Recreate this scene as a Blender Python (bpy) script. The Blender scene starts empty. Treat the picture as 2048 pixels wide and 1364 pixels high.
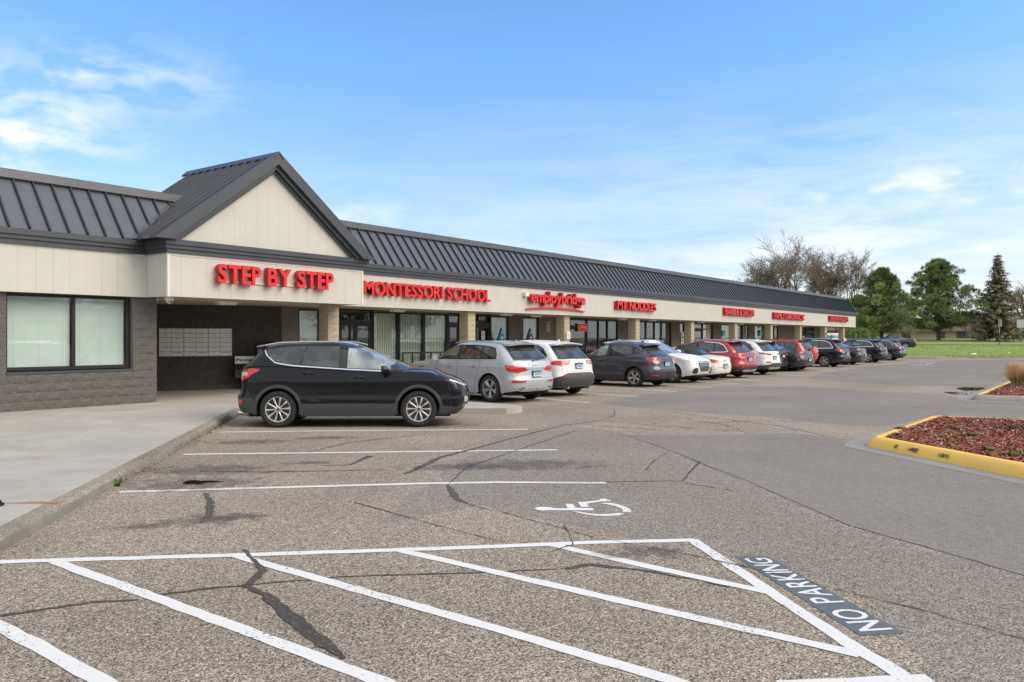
import bpy, bmesh, math, random
import numpy as np
from mathutils import Vector, Matrix

scene = bpy.context.scene
R = math.radians
random.seed(7)

# ------------------------------------------------------------------ camera, sky, sun, exposure
F, HZ, EYE = 1610.0, 676.0, 1.72          # focal length in photo pixels, horizon row, eye height
TH = R(36.4)
CA, SA = math.cos(TH), math.sin(TH)       # x runs along the shop front, y into the shops
cam = bpy.data.cameras.new('camera')
cam.sensor_width = 36.0
cam.lens = F / 2048 * 36
cam.shift_y = -6 / 2048
cam.clip_end = 6000
camo = bpy.data.objects.new('camera', cam)
scene.collection.objects.link(camo)
camo.location = (0, 0, EYE)
camo.rotation_euler = (R(90), 0, TH - R(90))
scene.camera = camo
scene.render.resolution_x, scene.render.resolution_y = 1024, 682
scene.view_settings.view_transform = 'Standard'
scene.view_settings.look = 'None'
scene.view_settings.exposure = 0.50
scene.view_settings.gamma = 1
scene.view_settings.use_curve_mapping = False

SUN_EL, SUN_AZ = R(39), R(-70)   # direction the light comes from (angle from +x)
world = bpy.data.worlds.new('World')
scene.world = world
world.use_nodes = True


def nodes_of(tree):
    tree.nodes.clear()
    n, l = tree.nodes, tree.links
    def add(t, **kw):
        nd = n.new(t)
        for k, v in kw.items():
            if k.startswith('in_'):
                nd.inputs[k[3:]].default_value = v
            else:
                setattr(nd, k, v)
        return nd
    return add, l


def build_world():
    add, l = nodes_of(world.node_tree)
    out = add('ShaderNodeOutputWorld')
    bg = add('ShaderNodeBackground'); bg.inputs['Strength'].default_value = 0.125
    sky = add('ShaderNodeTexSky', sky_type='NISHITA', sun_disc=False)
    sky.sun_elevation = SUN_EL
    sky.sun_rotation = R(90) - SUN_AZ
    sky.air_density = 1.0; sky.dust_density = 0.6; sky.ozone_density = 2.2
    tc = add('ShaderNodeTexCoord')
    sep = add('ShaderNodeSeparateXYZ'); l.new(tc.outputs['Generated'], sep.inputs[0])
    def M(op, a, b=None, c=None, clamp=False):
        m = add('ShaderNodeMath', operation=op, use_clamp=clamp)
        for i, v in enumerate((a, b, c)):
            if v is None: continue
            if isinstance(v, (int, float)): m.inputs[i].default_value = v
            else: l.new(v, m.inputs[i])
        return m.outputs[0]
    az = M('ARCTAN2', sep.outputs['Y'], sep.outputs['X'])
    el = M('ARCSINE', sep.outputs['Z'])
    def gauss(v, c, w):
        a = M('DIVIDE', M('SUBTRACT', v, c), w)
        return M('POWER', 2.718, M('MULTIPLY', M('MULTIPLY', a, a), -1.0))
    comb = add('ShaderNodeCombineXYZ')
    l.new(M('MULTIPLY', az, 3.2), comb.inputs['X'])
    l.new(M('MULTIPLY', el, 17.0), comb.inputs['Y'])
    n1 = add('ShaderNodeTexNoise', in_Scale=1.7, in_Detail=9.0, in_Roughness=0.62, in_Distortion=0.5)
    l.new(comb.outputs[0], n1.inputs['Vector'])
    comb2 = add('ShaderNodeCombineXYZ')
    l.new(M('MULTIPLY', az, 9.0), comb2.inputs['X'])
    l.new(M('ADD', M('MULTIPLY', el, 22.0), 5.0), comb2.inputs['Y'])
    n2 = add('ShaderNodeTexNoise', in_Scale=1.6, in_Detail=7.0, in_Roughness=0.55, in_Distortion=0.25)
    l.new(comb2.outputs[0], n2.inputs['Vector'])
    # long thin bank of cloud low over the horizon, fading upward
    low = M('MULTIPLY', M('SUBTRACT', 0.33, el), 4.0, clamp=True)
    bank = M('MULTIPLY', M('MULTIPLY', M('SUBTRACT', n1.outputs['Fac'], 0.33), 2.1, clamp=True), M('POWER', low, 1.3))
    azr = gauss(az, TH - R(26), 0.42)
    bank = M('MULTIPLY', bank, M('ADD', 0.30, M('MULTIPLY', azr, 0.90)), clamp=True)
    # bright puffs on the left
    p1 = M('MULTIPLY', gauss(az, TH + R(31), 0.085), gauss(el, R(12.4), 0.042))
    p2 = M('MULTIPLY', gauss(az, TH + R(26.0), 0.105), gauss(el, R(16.2), 0.030))
    p3 = M('MULTIPLY', gauss(az, TH + R(12), 0.10), gauss(el, R(8.5), 0.02))
    p4 = M('MULTIPLY', gauss(az, TH - R(29), 0.22), gauss(el, R(9.6), 0.028))
    pm = M('ADD', M('ADD', M('ADD', p1, M('MULTIPLY', p4, 0.85)), M('MULTIPLY', p2, 0.62)), M('MULTIPLY', p3, 0.5))
    puff = M('MULTIPLY', M('MULTIPLY', M('SUBTRACT', n2.outputs['Fac'], 0.40), 4.6, clamp=True), M('MULTIPLY', pm, 0.95, clamp=True), clamp=True)
    wisps = M('MULTIPLY', M('MULTIPLY', M('SUBTRACT', n1.outputs['Fac'], 0.55), 2.0, clamp=True), 0.10, clamp=True)
    cl = M('MAXIMUM', M('MAXIMUM', bank, puff), wisps)
    # the cover thickens overhead and behind the viewer into thin bright overcast
    fx = M('ADD', M('MULTIPLY', sep.outputs['X'], CA), M('MULTIPLY', sep.outputs['Y'], SA))
    back = M('MULTIPLY', M('SUBTRACT', 0.72, fx), 1.15, clamp=True)
    over = M('MULTIPLY', back, M('ADD', 0.52, M('MULTIPLY', n1.outputs['Fac'], 0.6)), clamp=True)
    cl = M('MAXIMUM', cl, over)
    # gentle haze veil close to the horizon
    veil = M('POWER', M('SUBTRACT', 1.0, M('MULTIPLY', el, 3.0), clamp=True), 2.2)
    cl = M('ADD', cl, M('MULTIPLY', veil, 0.42), clamp=True)
    mul = add('ShaderNodeMix', data_type='RGBA', blend_type='MULTIPLY', clamp_factor=False)
    mul.inputs[0].default_value = 1.0
    hz = add('ShaderNodeMix', data_type='RGBA', clamp_factor=True)
    l.new(M('MULTIPLY', el, 3.1, clamp=True), hz.inputs[0])
    hz.inputs[6].default_value = (0.80, 0.78, 0.86, 1); hz.inputs[7].default_value = (0.87, 1.20, 1.46, 1)
    l.new(hz.outputs[2], mul.inputs[7])
    l.new(sky.outputs[0], mul.inputs[6])
    mix = add('ShaderNodeMix', data_type='RGBA')
    mix.inputs[7].default_value = (5.9, 6.1, 6.4, 1)
    cap = add('ShaderNodeVectorMath', operation='MINIMUM'); cap.inputs[1].default_value = (4.1, 4.9, 6.6)
    l.new(mul.outputs[2], cap.inputs[0])
    l.new(cl, mix.inputs[0]); l.new(cap.outputs[0], mix.inputs[6])
    l.new(mix.outputs[2], bg.inputs['Color'])
    l.new(bg.outputs[0], out.inputs[0])


build_world()
sun = bpy.data.lights.new('sun', 'SUN')
sun.energy = 2.1
sun.angle = R(50)
sun.color = (1.0, 0.875, 0.70)
suno = bpy.data.objects.new('sun', sun)
scene.collection.objects.link(suno)
sd = Vector((math.cos(SUN_EL) * math.cos(SUN_AZ), math.cos(SUN_EL) * math.sin(SUN_AZ), math.sin(SUN_EL)))
suno.rotation_euler = sd.to_track_quat('Z', 'Y').to_euler()

# ------------------------------------------------------------------ measuring helpers
def G(px, py, z=0.0):
    """place on a level surface of height z"""
    d = F * (EYE - z) / (py - HZ)
    l = (px - 1024) / F * d
    return (d * CA + l * SA, d * SA - l * CA, z)

def FX(px, Y):
    u = (px - 1024) / F
    return Y * (CA + u * SA) / (SA - u * CA)

def ZY(px, py, Y):
    X = FX(px, Y)
    return EYE - (py - HZ) * (X * CA + Y * SA) / F

def FAR(px, d, z=0.0):
    l = (px - 1024) / F * d
    return (d * CA + l * SA, d * SA - l * CA, z)

# ------------------------------------------------------------------ object helpers
COL = scene.collection

def tag(o, label=None, cat=None, group=None, kind=None):
    if label: o['label'] = label
    if cat: o['category'] = cat
    if group: o['group'] = group
    if kind: o['kind'] = kind
    return o

def thing(name, label, cat, loc=(0, 0, 0), rz=0.0, group=None):
    o = bpy.data.objects.new(name, None)
    o.empty_display_size = 0.3
    COL.objects.link(o)
    o.location = loc
    o.rotation_euler = (0, 0, rz)
    return tag(o, label, cat, group)

def link(name, me, parent=None, loc=None, rot=None, kind=None, world=False):
    o = bpy.data.objects.new(name, me)
    COL.objects.link(o)
    if parent is not None:
        o.parent = parent
        if world:
            w = Vector((0, 0, 0)); p = parent
            while p is not None:
                w += Vector(p.location); p = p.parent
            o.location = -w
    if loc is not None: o.location = loc
    if rot is not None: o.rotation_euler = rot
    if kind: o['kind'] = kind
    return o

class MB:
    """collects geometry for one mesh"""
    def __init__(s):
        s.v = []; s.f = []; s.m = []
    def add(s, vs, fs, mi=0):
        b = len(s.v)
        s.v.extend([tuple(map(float, p)) for p in vs])
        for f in fs:
            s.f.append(tuple(b + i for i in f)); s.m.append(mi)
    def box(s, x0, y0, z0, x1, y1, z1, mi=0):
        s.add([(x0, y0, z0), (x1, y0, z0), (x1, y1, z0), (x0, y1, z0), (x0, y0, z1), (x1, y0, z1), (x1, y1, z1), (x0, y1, z1)],
              [(0, 3, 2, 1), (4, 5, 6, 7), (0, 1, 5, 4), (1, 2, 6, 5), (2, 3, 7, 6), (3, 0, 4, 7)], mi)
    def prism(s, poly, z0, z1, mi=0):
        n = len(poly)
        s.add([(p[0], p[1], z0) for p in poly] + [(p[0], p[1], z1) for p in poly],
              [tuple(range(n - 1, -1, -1)), tuple(range(n, 2 * n))] + [(i, (i + 1) % n, n + (i + 1) % n, n + i) for i in range(n)], mi)
    def sheet(s, poly, z, mi=0):
        n = len(poly)
        s.add([(p[0], p[1], z) for p in poly], [tuple(range(n))], mi)
    def hull(s, a, b, mi=0):
        """two equal loops joined and capped"""
        n = len(a)
        s.add(list(a) + list(b), [tuple(range(n - 1, -1, -1)), tuple(range(n, 2 * n))] + [(i, (i + 1) % n, n + (i + 1) % n, n + i) for i in range(n)], mi)
    def tube(s, pts, rad, n=6, mi=0, caps=True):
        pts = [Vector(p) for p in pts]
        if not hasattr(rad, '__len__'): rad = [rad] * len(pts)
        vs, fs = [], []
        prev = None
        for i, p in enumerate(pts):
            d = (pts[min(i + 1, len(pts) - 1)] - pts[max(i - 1, 0)])
            if d.length < 1e-9: d = Vector((0, 0, 1))
            d.normalize()
            if prev is None:
                a = d.cross(Vector((0, 0, 1)))
                if a.length < 0.05: a = d.cross(Vector((0, 1, 0)))
            else:
                a = prev - d * prev.dot(d)
            a.normalize(); prev = a
            b = d.cross(a)
            for k in range(n):
                t = 2 * math.pi * k / n
                vs.append(p + (a * math.cos(t) + b * math.sin(t)) * rad[i])
        for i in range(len(pts) - 1):
            for k in range(n):
                fs.append((i * n + k, i * n + (k + 1) % n, (i + 1) * n + (k + 1) % n, (i + 1) * n + k))
        if caps and n > 2:
            fs.append(tuple(range(n - 1, -1, -1))); fs.append(tuple(range((len(pts) - 1) * n, len(pts) * n)))
        s.add(vs, fs, mi)
    def lathe(s, prof, n=24, mi=0, axis='y', c=(0, 0, 0)):
        vs, fs = [], []
        for (r, h) in prof:
            for k in range(n):
                t = 2 * math.pi * k / n
                if axis == 'y': vs.append((c[0] + r * math.cos(t), c[1] + h, c[2] + r * math.sin(t)))
                else: vs.append((c[0] + r * math.cos(t), c[1] + r * math.sin(t), c[2] + h))
        for i in range(len(prof) - 1):
            for k in range(n):
                fs.append((i * n + k, i * n + (k + 1) % n, (i + 1) * n + (k + 1) % n, (i + 1) * n + k))
        s.add(vs, fs, mi)
    def mesh(s, mats, smooth=None, name='mesh', fix=True):
        me = bpy.data.meshes.new(name)
        me.from_pydata(s.v, [], s.f)
        if not isinstance(mats, (list, tuple)): mats = [mats]
        for m in mats: me.materials.append(m)
        if len(mats) > 1: me.polygons.foreach_set('material_index', s.m)
        me.validate()
        if fix:
            bm = bmesh.new(); bm.from_mesh(me)
            bmesh.ops.recalc_face_normals(bm, faces=bm.faces[:])
            bm.to_mesh(me); bm.free()
        if smooth is not None:
            me.shade_smooth()
            if smooth < 170: me.set_sharp_from_angle(angle=R(smooth))
        me.update()
        return me
    def obj(s, name, mats, parent=None, smooth=None, kind=None, world=False, loc=None, rot=None, fix=True):
        return link(name, s.mesh(mats, smooth, name, fix), parent, loc, rot, kind, world)

# ------------------------------------------------------------------ materials
MATS = {}

def mat(name, col, rough=0.6, metal=0.0, spec=0.5, var=0.0, scale=5.0, bump=0.0, bscale=20.0, coat=0.0, detail=4.0, col2=None, bdist=0.02, emit=None):
    if name in MATS: return MATS[name]
    m = bpy.data.materials.new(name)
    m.use_nodes = True
    add, l = nodes_of(m.node_tree)
    out = add('ShaderNodeOutputMaterial')
    p = add('ShaderNodeBsdfPrincipled')
    l.new(p.outputs[0], out.inputs[0])
    p.inputs['Base Color'].default_value = (*col, 1)
    p.inputs['Roughness'].default_value = rough
    p.inputs['Metallic'].default_value = metal
    p.inputs['Specular IOR Level'].default_value = spec
    if coat:
        p.inputs['Coat Weight'].default_value = coat
        p.inputs['Coat Roughness'].default_value = 0.03
    tc = add('ShaderNodeTexCoord')
    if var or col2:
        n = add('ShaderNodeTexNoise', in_Scale=scale, in_Detail=detail, in_Roughness=0.6)
        l.new(tc.outputs['Object'], n.inputs['Vector'])
        mx = add('ShaderNodeMix', data_type='RGBA')
        c2 = col2 or tuple(c * (1 - var) for c in col)
        c1 = col if col2 else tuple(min(1, c * (1 + var * 0.6)) for c in col)
        mx.inputs[6].default_value = (*c1, 1); mx.inputs[7].default_value = (*c2, 1)
        mr = add('ShaderNodeMapRange', in_Value=0.5); mr.inputs['From Min'].default_value = 0.32; mr.inputs['From Max'].default_value = 0.68
        l.new(n.outputs['Fac'], mr.inputs['Value']); l.new(mr.outputs[0], mx.inputs[0])
        l.new(mx.outputs[2], p.inputs['Base Color'])
    if bump:
        n2 = add('ShaderNodeTexNoise', in_Scale=bscale, in_Detail=5.0, in_Roughness=0.65)
        l.new(tc.outputs['Object'], n2.inputs['Vector'])
        b = add('ShaderNodeBump', in_Strength=bump, in_Distance=bdist)
        l.new(n2.outputs['Fac'], b.inputs['Height']); l.new(b.outputs[0], p.inputs['Normal'])
    if emit:
        p.inputs['Emission Color'].default_value = (*emit[0], 1)
        p.inputs['Emission Strength'].default_value = emit[1]
    MATS[name] = m
    return m

def aggregate(name, cols, scale, big, bump=0.5, rough=0.9, mean=None, crack=True):
    """bound stone surface: every chip has a colour of its own"""
    m = bpy.data.materials.new(name); m.use_nodes = True
    add, l = nodes_of(m.node_tree)
    out = add('ShaderNodeOutputMaterial'); p = add('ShaderNodeBsdfPrincipled', in_Roughness=rough)
    p.inputs['Specular IOR Level'].default_value = 0.25
    l.new(p.outputs[0], out.inputs[0])
    tc = add('ShaderNodeTexCoord')
    v = add('ShaderNodeTexVoronoi', in_Scale=scale); l.new(tc.outputs['Object'], v.inputs['Vector'])
    sp = add('ShaderNodeSeparateColor'); l.new(v.outputs['Color'], sp.inputs[0])
    r = add('ShaderNodeValToRGB'); e = r.color_ramp.elements
    while len(e) > 1: e.remove(e[0])
    e[0].position = 0; e[0].color = (*cols[0][1], 1)
    for pos, c in cols[1:]:
        k = e.new(pos); k.color = (*c, 1)
    l.new(sp.outputs[0], r.inputs[0])
    # broad patches: wear, dust, damp
    n = add('ShaderNodeTexNoise', in_Scale=0.35, in_Detail=6.0, in_Roughness=0.6, in_Distortion=0.4)
    l.new(tc.outputs['Object'], n.inputs['Vector'])
    mr = add('ShaderNodeMapRange'); mr.inputs['From Min'].default_value = 0.3; mr.inputs['From Max'].default_value = 0.7
    mr.inputs['To Min'].default_value = 1 - big; mr.inputs['To Max'].default_value = 1 + big
    l.new(n.outputs['Fac'], mr.inputs['Value'])
    n3 = add('ShaderNodeTexNoise', in_Scale=9.0, in_Detail=5.0, in_Roughness=0.7)
    l.new(tc.outputs['Object'], n3.inputs['Vector'])
    mr3 = add('ShaderNodeMapRange'); mr3.inputs['From Min'].default_value = 0.3; mr3.inputs['From Max'].default_value = 0.7
    mr3.inputs['To Min'].default_value = 0.86; mr3.inputs['To Max'].default_value = 1.12
    l.new(n3.outputs['Fac'], mr3.inputs['Value'])
    mm = add('ShaderNodeMath', operation='MULTIPLY'); l.new(mr.outputs[0], mm.inputs[0]); l.new(mr3.outputs[0], mm.inputs[1])
    vm = add('ShaderNodeVectorMath', operation='SCALE'); l.new(r.outputs[0], vm.inputs[0]); l.new(mm.outputs[0], vm.inputs['Scale'])
    l.new(vm.outputs[0], p.inputs['Base Color'])
    b = add('ShaderNodeBump', in_Strength=bump, in_Distance=0.004); l.new(v.outputs['Distance'], b.inputs['Height'])
    b.invert = True
    l.new(b.outputs[0], p.inputs['Normal'])
    MATS[name] = m
    return m

CHIP = aggregate('chip_seal', [(0, (0.050, 0.044, 0.040)), (0.14, (0.13, 0.109, 0.090)), (0.36, (0.235, 0.191, 0.152)), (0.62, (0.325, 0.264, 0.202)), (0.84, (0.47, 0.380, 0.280)), (1.0, (0.66, 0.59, 0.50))], 112, 0.17, 0.6)
CHIP2 = aggregate('worn_chip_seal', [(0, (0.06, 0.056, 0.052)), (0.3, (0.185, 0.157, 0.130)), (0.65, (0.278, 0.234, 0.190)), (1.0, (0.50, 0.44, 0.37))], 125, 0.10, 0.4)
SMOOTH = aggregate('fine_asphalt', [(0, (0.148, 0.128, 0.112)), (0.5, (0.228, 0.198, 0.170)), (1.0, (0.34, 0.298, 0.256))], 150, 0.13, 0.2)

def paint_mat(name, col, wear=0.64, under=(0.12, 0.10, 0.09)):
    m = bpy.data.materials.new(name); m.use_nodes = True
    add, l = nodes_of(m.node_tree)
    out = add('ShaderNodeOutputMaterial'); p = add('ShaderNodeBsdfPrincipled', in_Roughness=0.75)
    l.new(p.outputs[0], out.inputs[0]); tc = add('ShaderNodeTexCoord')
    n = add('ShaderNodeTexNoise', in_Scale=38.0, in_Detail=8.0, in_Roughness=0.75); l.new(tc.outputs['Object'], n.inputs['Vector'])
    n2 = add('ShaderNodeTexNoise', in_Scale=1.4, in_Detail=3.0); l.new(tc.outputs['Object'], n2.inputs['Vector'])
    ad = add('ShaderNodeMath', operation='MULTIPLY_ADD'); l.new(n2.outputs['Fac'], ad.inputs[0]); ad.inputs[1].default_value = 0.35; l.new(n.outputs['Fac'], ad.inputs[2])
    mr = add('ShaderNodeMapRange'); mr.inputs['From Min'].default_value = wear + 0.16; mr.inputs['From Max'].default_value = wear + 0.21
    l.new(ad.outputs[0], mr.inputs['Value'])
    mx = add('ShaderNodeMix', data_type='RGBA'); mx.inputs[6].default_value = (*col, 1); mx.inputs[7].default_value = (*under, 1)
    l.new(mr.outputs[0], mx.inputs[0]); l.new(mx.outputs[2], p.inputs['Base Color'])
    v = add('ShaderNodeTexVoronoi', in_Scale=95.0); l.new(tc.outputs['Object'], v.inputs['Vector'])
    b = add('ShaderNodeBump', in_Strength=0.25, in_Distance=0.003); l.new(v.outputs['Distance'], b.inputs['Height']); l.new(b.outputs[0], p.inputs['Normal'])
    MATS[name] = m
    return m

WHITE_PAINT = paint_mat('road_paint', (0.72, 0.71, 0.68), 0.615)
GREY_PAINT = paint_mat('grey_road_paint', (0.115, 0.13, 0.145), 0.66)

def concrete(name, c1, c2, stain=(0.36, 0.27, 0.18), amt=0.35, bump=0.25):
    m = bpy.data.materials.new(name); m.use_nodes = True
    add, l = nodes_of(m.node_tree)
    out = add('ShaderNodeOutputMaterial'); p = add('ShaderNodeBsdfPrincipled', in_Roughness=0.85)
    p.inputs['Specular IOR Level'].default_value = 0.3
    l.new(p.outputs[0], out.inputs[0]); tc = add('ShaderNodeTexCoord')
    n = add('ShaderNodeTexNoise', in_Scale=1.1, in_Detail=9.0, in_Roughness=0.65, in_Distortion=0.3); l.new(tc.outputs['Object'], n.inputs['Vector'])
    mx = add('ShaderNodeMix', data_type='RGBA'); mx.inputs[6].default_value = (*c1, 1); mx.inputs[7].default_value = (*c2, 1)
    mr = add('ShaderNodeMapRange'); mr.inputs['From Min'].default_value = 0.33; mr.inputs['From Max'].default_value = 0.67
    l.new(n.outputs['Fac'], mr.inputs['Value']); l.new(mr.outputs[0], mx.inputs[0])
    n2 = add('ShaderNodeTexNoise', in_Scale=0.5, in_Detail=7.0, in_Roughness=0.7, in_Distortion=1.2); l.new(tc.outputs['Object'], n2.inputs['Vector'])
    mr2 = add('ShaderNodeMapRange'); mr2.inputs['From Min'].default_value = 0.52; mr2.inputs['From Max'].default_value = 0.72; mr2.inputs['To Max'].default_value = amt
    l.new(n2.outputs['Fac'], mr2.inputs['Value'])
    mx2 = add('ShaderNodeMix', data_type='RGBA'); mx2.inputs[7].default_value = (*stain, 1)
    l.new(mx.outputs[2], mx2.inputs[6]); l.new(mr2.outputs[0], mx2.inputs[0])
    n3 = add('ShaderNodeTexNoise', in_Scale=60.0, in_Detail=4.0, in_Roughness=0.7); l.new(tc.outputs['Object'], n3.inputs['Vector'])
    mr3 = add('ShaderNodeMapRange'); mr3.inputs['From Min'].default_value = 0.3; mr3.inputs['From Max'].default_value = 0.7; mr3.inputs['To Min'].default_value = 0.88; mr3.inputs['To Max'].default_value = 1.1
    l.new(n3.outputs['Fac'], mr3.inputs['Value'])
    vm = add('ShaderNodeVectorMath', operation='SCALE'); l.new(mx2.outputs[2], vm.inputs[0]); l.new(mr3.outputs[0], vm.inputs['Scale'])
    l.new(vm.outputs[0], p.inputs['Base Color'])
    b = add('ShaderNodeBump', in_Strength=bump, in_Distance=0.004); l.new(n3.outputs['Fac'], b.inputs['Height']); l.new(b.outputs[0], p.inputs['Normal'])
    MATS[name] = m
    return m

CONC = concrete('pavement_concrete', (0.47, 0.44, 0.39), (0.37, 0.34, 0.30), (0.40, 0.31, 0.22), 0.42)
KERB = concrete('kerb_concrete', (0.40, 0.37, 0.33), (0.24, 0.22, 0.20), (0.34, 0.25, 0.16), 0.8, 0.9)
EDGE = aggregate('exposed_aggregate', [(0, (0.15, 0.125, 0.10)), (0.4, (0.25, 0.215, 0.17)), (0.8, (0.33, 0.29, 0.235)), (1.0, (0.46, 0.41, 0.34))], 120, 0.25, 0.7)
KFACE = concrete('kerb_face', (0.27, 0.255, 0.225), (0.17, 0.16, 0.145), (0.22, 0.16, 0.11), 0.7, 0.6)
GUTTER = concrete('gutter_concrete', (0.32, 0.30, 0.275), (0.26, 0.245, 0.225), (0.30, 0.24, 0.18), 0.4)
YEL = concrete('yellow_kerb_paint', (0.90, 0.58, 0.115), (0.82, 0.51, 0.12), (0.62, 0.47, 0.24), 0.5, 0.3)

def stain_mat(name, col, alpha, rough=0.6):
    """irregular blot that thins to nothing at its rim"""
    m = bpy.data.materials.new(name); m.use_nodes = True
    add, l = nodes_of(m.node_tree)
    out = add('ShaderNodeOutputMaterial'); p = add('ShaderNodeBsdfPrincipled', in_Roughness=rough)
    p.inputs['Base Color'].default_value = (*col, 1)
    tr = add('ShaderNodeBsdfTransparent'); mx = add('ShaderNodeMixShader')
    tc = add('ShaderNodeTexCoord')
    mp = add('ShaderNodeVectorMath', operation='MULTIPLY_ADD'); mp.inputs[1].default_value = (2, 2, 0); mp.inputs[2].default_value = (-1, -1, 0)
    l.new(tc.outputs['Generated'], mp.inputs[0])
    ln = add('ShaderNodeVectorMath', operation='LENGTH'); l.new(mp.outputs[0], ln.inputs[0])
    n = add('ShaderNodeTexNoise', in_Scale=4.5, in_Detail=9.0, in_Roughness=0.72, in_Distortion=0.6); l.new(tc.outputs['Object'], n.inputs['Vector'])
    a = add('ShaderNodeMath', operation='MULTIPLY_ADD'); l.new(n.outputs['Fac'], a.inputs[0]); a.inputs[1].default_value = -3.4; a.inputs[2].default_value = 2.6
    b = add('ShaderNodeMath', operation='SUBTRACT', use_clamp=True); l.new(a.outputs[0], b.inputs[0]); l.new(ln.outputs[1], b.inputs[1])
    c = add('ShaderNodeMath', operation='MULTIPLY', use_clamp=True); l.new(b.outputs[0], c.inputs[0]); c.inputs[1].default_value = 1.6
    d = add('ShaderNodeMath', operation='MULTIPLY'); l.new(c.outputs[0], d.inputs[0]); d.inputs[1].default_value = alpha
    l.new(d.outputs[0], mx.inputs[0]); l.new(tr.outputs[0], mx.inputs[1]); l.new(p.outputs[0], mx.inputs[2]); l.new(mx.outputs[0], out.inputs[0])
    MATS[name] = m
    return m

OIL = stain_mat('oil_stain', (0.06, 0.05, 0.042), 0.34)
SCUFF = stain_mat('tyre_scuff', (0.10, 0.08, 0.05), 0.85)
RUST = stain_mat('rust_stain', (0.45, 0.23, 0.09), 0.75)
TAR = aggregate('crack_sealant', [(0, (0.055, 0.049, 0.043)), (0.7, (0.105, 0.093, 0.080)), (0.9, (0.13, 0.115, 0.10)), (1.0, (0.26, 0.225, 0.19))], 120, 0.3, 0.3)
CRACK = mat('crack_dirt', (0.085, 0.070, 0.058), 0.95, var=0.4, scale=25)

def glass(name, tint, base=0.10, gain=1.3):
    m = bpy.data.materials.new(name); m.use_nodes = True
    add, l = nodes_of(m.node_tree)
    out = add('ShaderNodeOutputMaterial')
    tr = add('ShaderNodeBsdfTransparent'); tr.inputs[0].default_value = (*tint, 1)
    gl = add('ShaderNodeBsdfGlossy', in_Roughness=0.02); gl.inputs[0].default_value = (0.95, 0.97, 0.96, 1)
    fr = add('ShaderNodeFresnel', in_IOR=1.5)
    ma = add('ShaderNodeMath', operation='MULTIPLY_ADD', use_clamp=True); ma.inputs[1].default_value = gain; ma.inputs[2].default_value = base
    l.new(fr.outputs[0], ma.inputs[0])
    tc = add('ShaderNodeTexCoord'); n = add('ShaderNodeTexNoise', in_Scale=0.8, in_Detail=2.0); l.new(tc.outputs['Object'], n.inputs['Vector'])
    b = add('ShaderNodeBump', in_Strength=0.03, in_Distance=0.02); l.new(n.outputs['Fac'], b.inputs['Height'])
    l.new(b.outputs[0], gl.inputs['Normal'])
    # the inner face of the sheet lets light through; only the outer one mirrors
    ge = add('ShaderNodeNewGeometry'); iv = add('ShaderNodeMath', operation='SUBTRACT'); iv.inputs[0].default_value = 1.0; l.new(ge.outputs['Backfacing'], iv.inputs[1])
    mu = add('ShaderNodeMath', operation='MULTIPLY'); l.new(ma.outputs[0], mu.inputs[0]); l.new(iv.outputs[0], mu.inputs[1])
    mx = add('ShaderNodeMixShader'); l.new(mu.outputs[0], mx.inputs[0]); l.new(tr.outputs[0], mx.inputs[1]); l.new(gl.outputs[0], mx.inputs[2])
    l.new(mx.outputs[0], out.inputs[0])
    MATS[name] = m
    return m

SHOPGLASS = glass('shop_glass', (0.955, 0.985, 0.97), 0.05, 1.5)
def car_glass(name, col, base):
    m = bpy.data.materials.new(name); m.use_nodes = True
    add, l = nodes_of(m.node_tree)
    out = add('ShaderNodeOutputMaterial')
    df = add('ShaderNodeBsdfDiffuse'); tc = add('ShaderNodeTexCoord')
    n = add('ShaderNodeTexNoise', in_Scale=2.6, in_Detail=2.0); l.new(tc.outputs['Object'], n.inputs['Vector'])
    mx0 = add('ShaderNodeMix', data_type='RGBA'); mx0.inputs[6].default_value = (*[c * 0.5 for c in col], 1); mx0.inputs[7].default_value = (*[c * 1.6 for c in col], 1)
    mr = add('ShaderNodeMapRange'); mr.inputs['From Min'].default_value = 0.4; mr.inputs['From Max'].default_value = 0.6
    l.new(n.outputs['Fac'], mr.inputs['Value']); l.new(mr.outputs[0], mx0.inputs[0]); l.new(mx0.outputs[2], df.inputs[0])
    gl = add('ShaderNodeBsdfGlossy', in_Roughness=0.03); gl.inputs[0].default_value = (0.95, 0.95, 0.93, 1)
    fr = add('ShaderNodeFresnel', in_IOR=1.5)
    ma = add('ShaderNodeMath', operation='ADD', use_clamp=True); ma.inputs[1].default_value = base; l.new(fr.outputs[0], ma.inputs[0])
    mx = add('ShaderNodeMixShader'); l.new(ma.outputs[0], mx.inputs[0]); l.new(df.outputs[0], mx.inputs[1]); l.new(gl.outputs[0], mx.inputs[2])
    l.new(mx.outputs[0], out.inputs[0]); MATS[name] = m
    return m
CARGLASS = car_glass('tinted_car_glass', (0.04, 0.042, 0.043), 0.05)
CARGLASS2 = car_glass('clear_car_glass', (0.20, 0.225, 0.21), 0.14)

FASCIA = mat('cream_fascia_paint', (0.565, 0.545, 0.49), 0.55, var=0.05, scale=1.6, bump=0.05, bscale=6)
SOFFIT = mat('soffit_paint', (0.50, 0.42, 0.31), 0.7, var=0.08, scale=3)
ROOFM = mat('charcoal_roof_metal', (0.085, 0.094, 0.110), 0.36, metal=0.0, spec=0.8, var=0.10, scale=2.5, bump=0.05, bscale=4)
TRIM = mat('charcoal_trim_metal', (0.062, 0.068, 0.080), 0.4, metal=0.1, var=0.12, scale=2.0)
SEAM = mat('roof_seam_metal', (0.030, 0.034, 0.042), 0.45, metal=0.1)
GREYBLK = mat('grey_split_block', (0.178, 0.163, 0.150), 0.92, var=0.20, scale=6, bump=1.0, bscale=13, bdist=0.09)
GREYSM = mat('grey_smooth_block', (0.20, 0.18, 0.165), 0.85, var=0.12, scale=9, bump=0.3, bscale=40)
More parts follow.
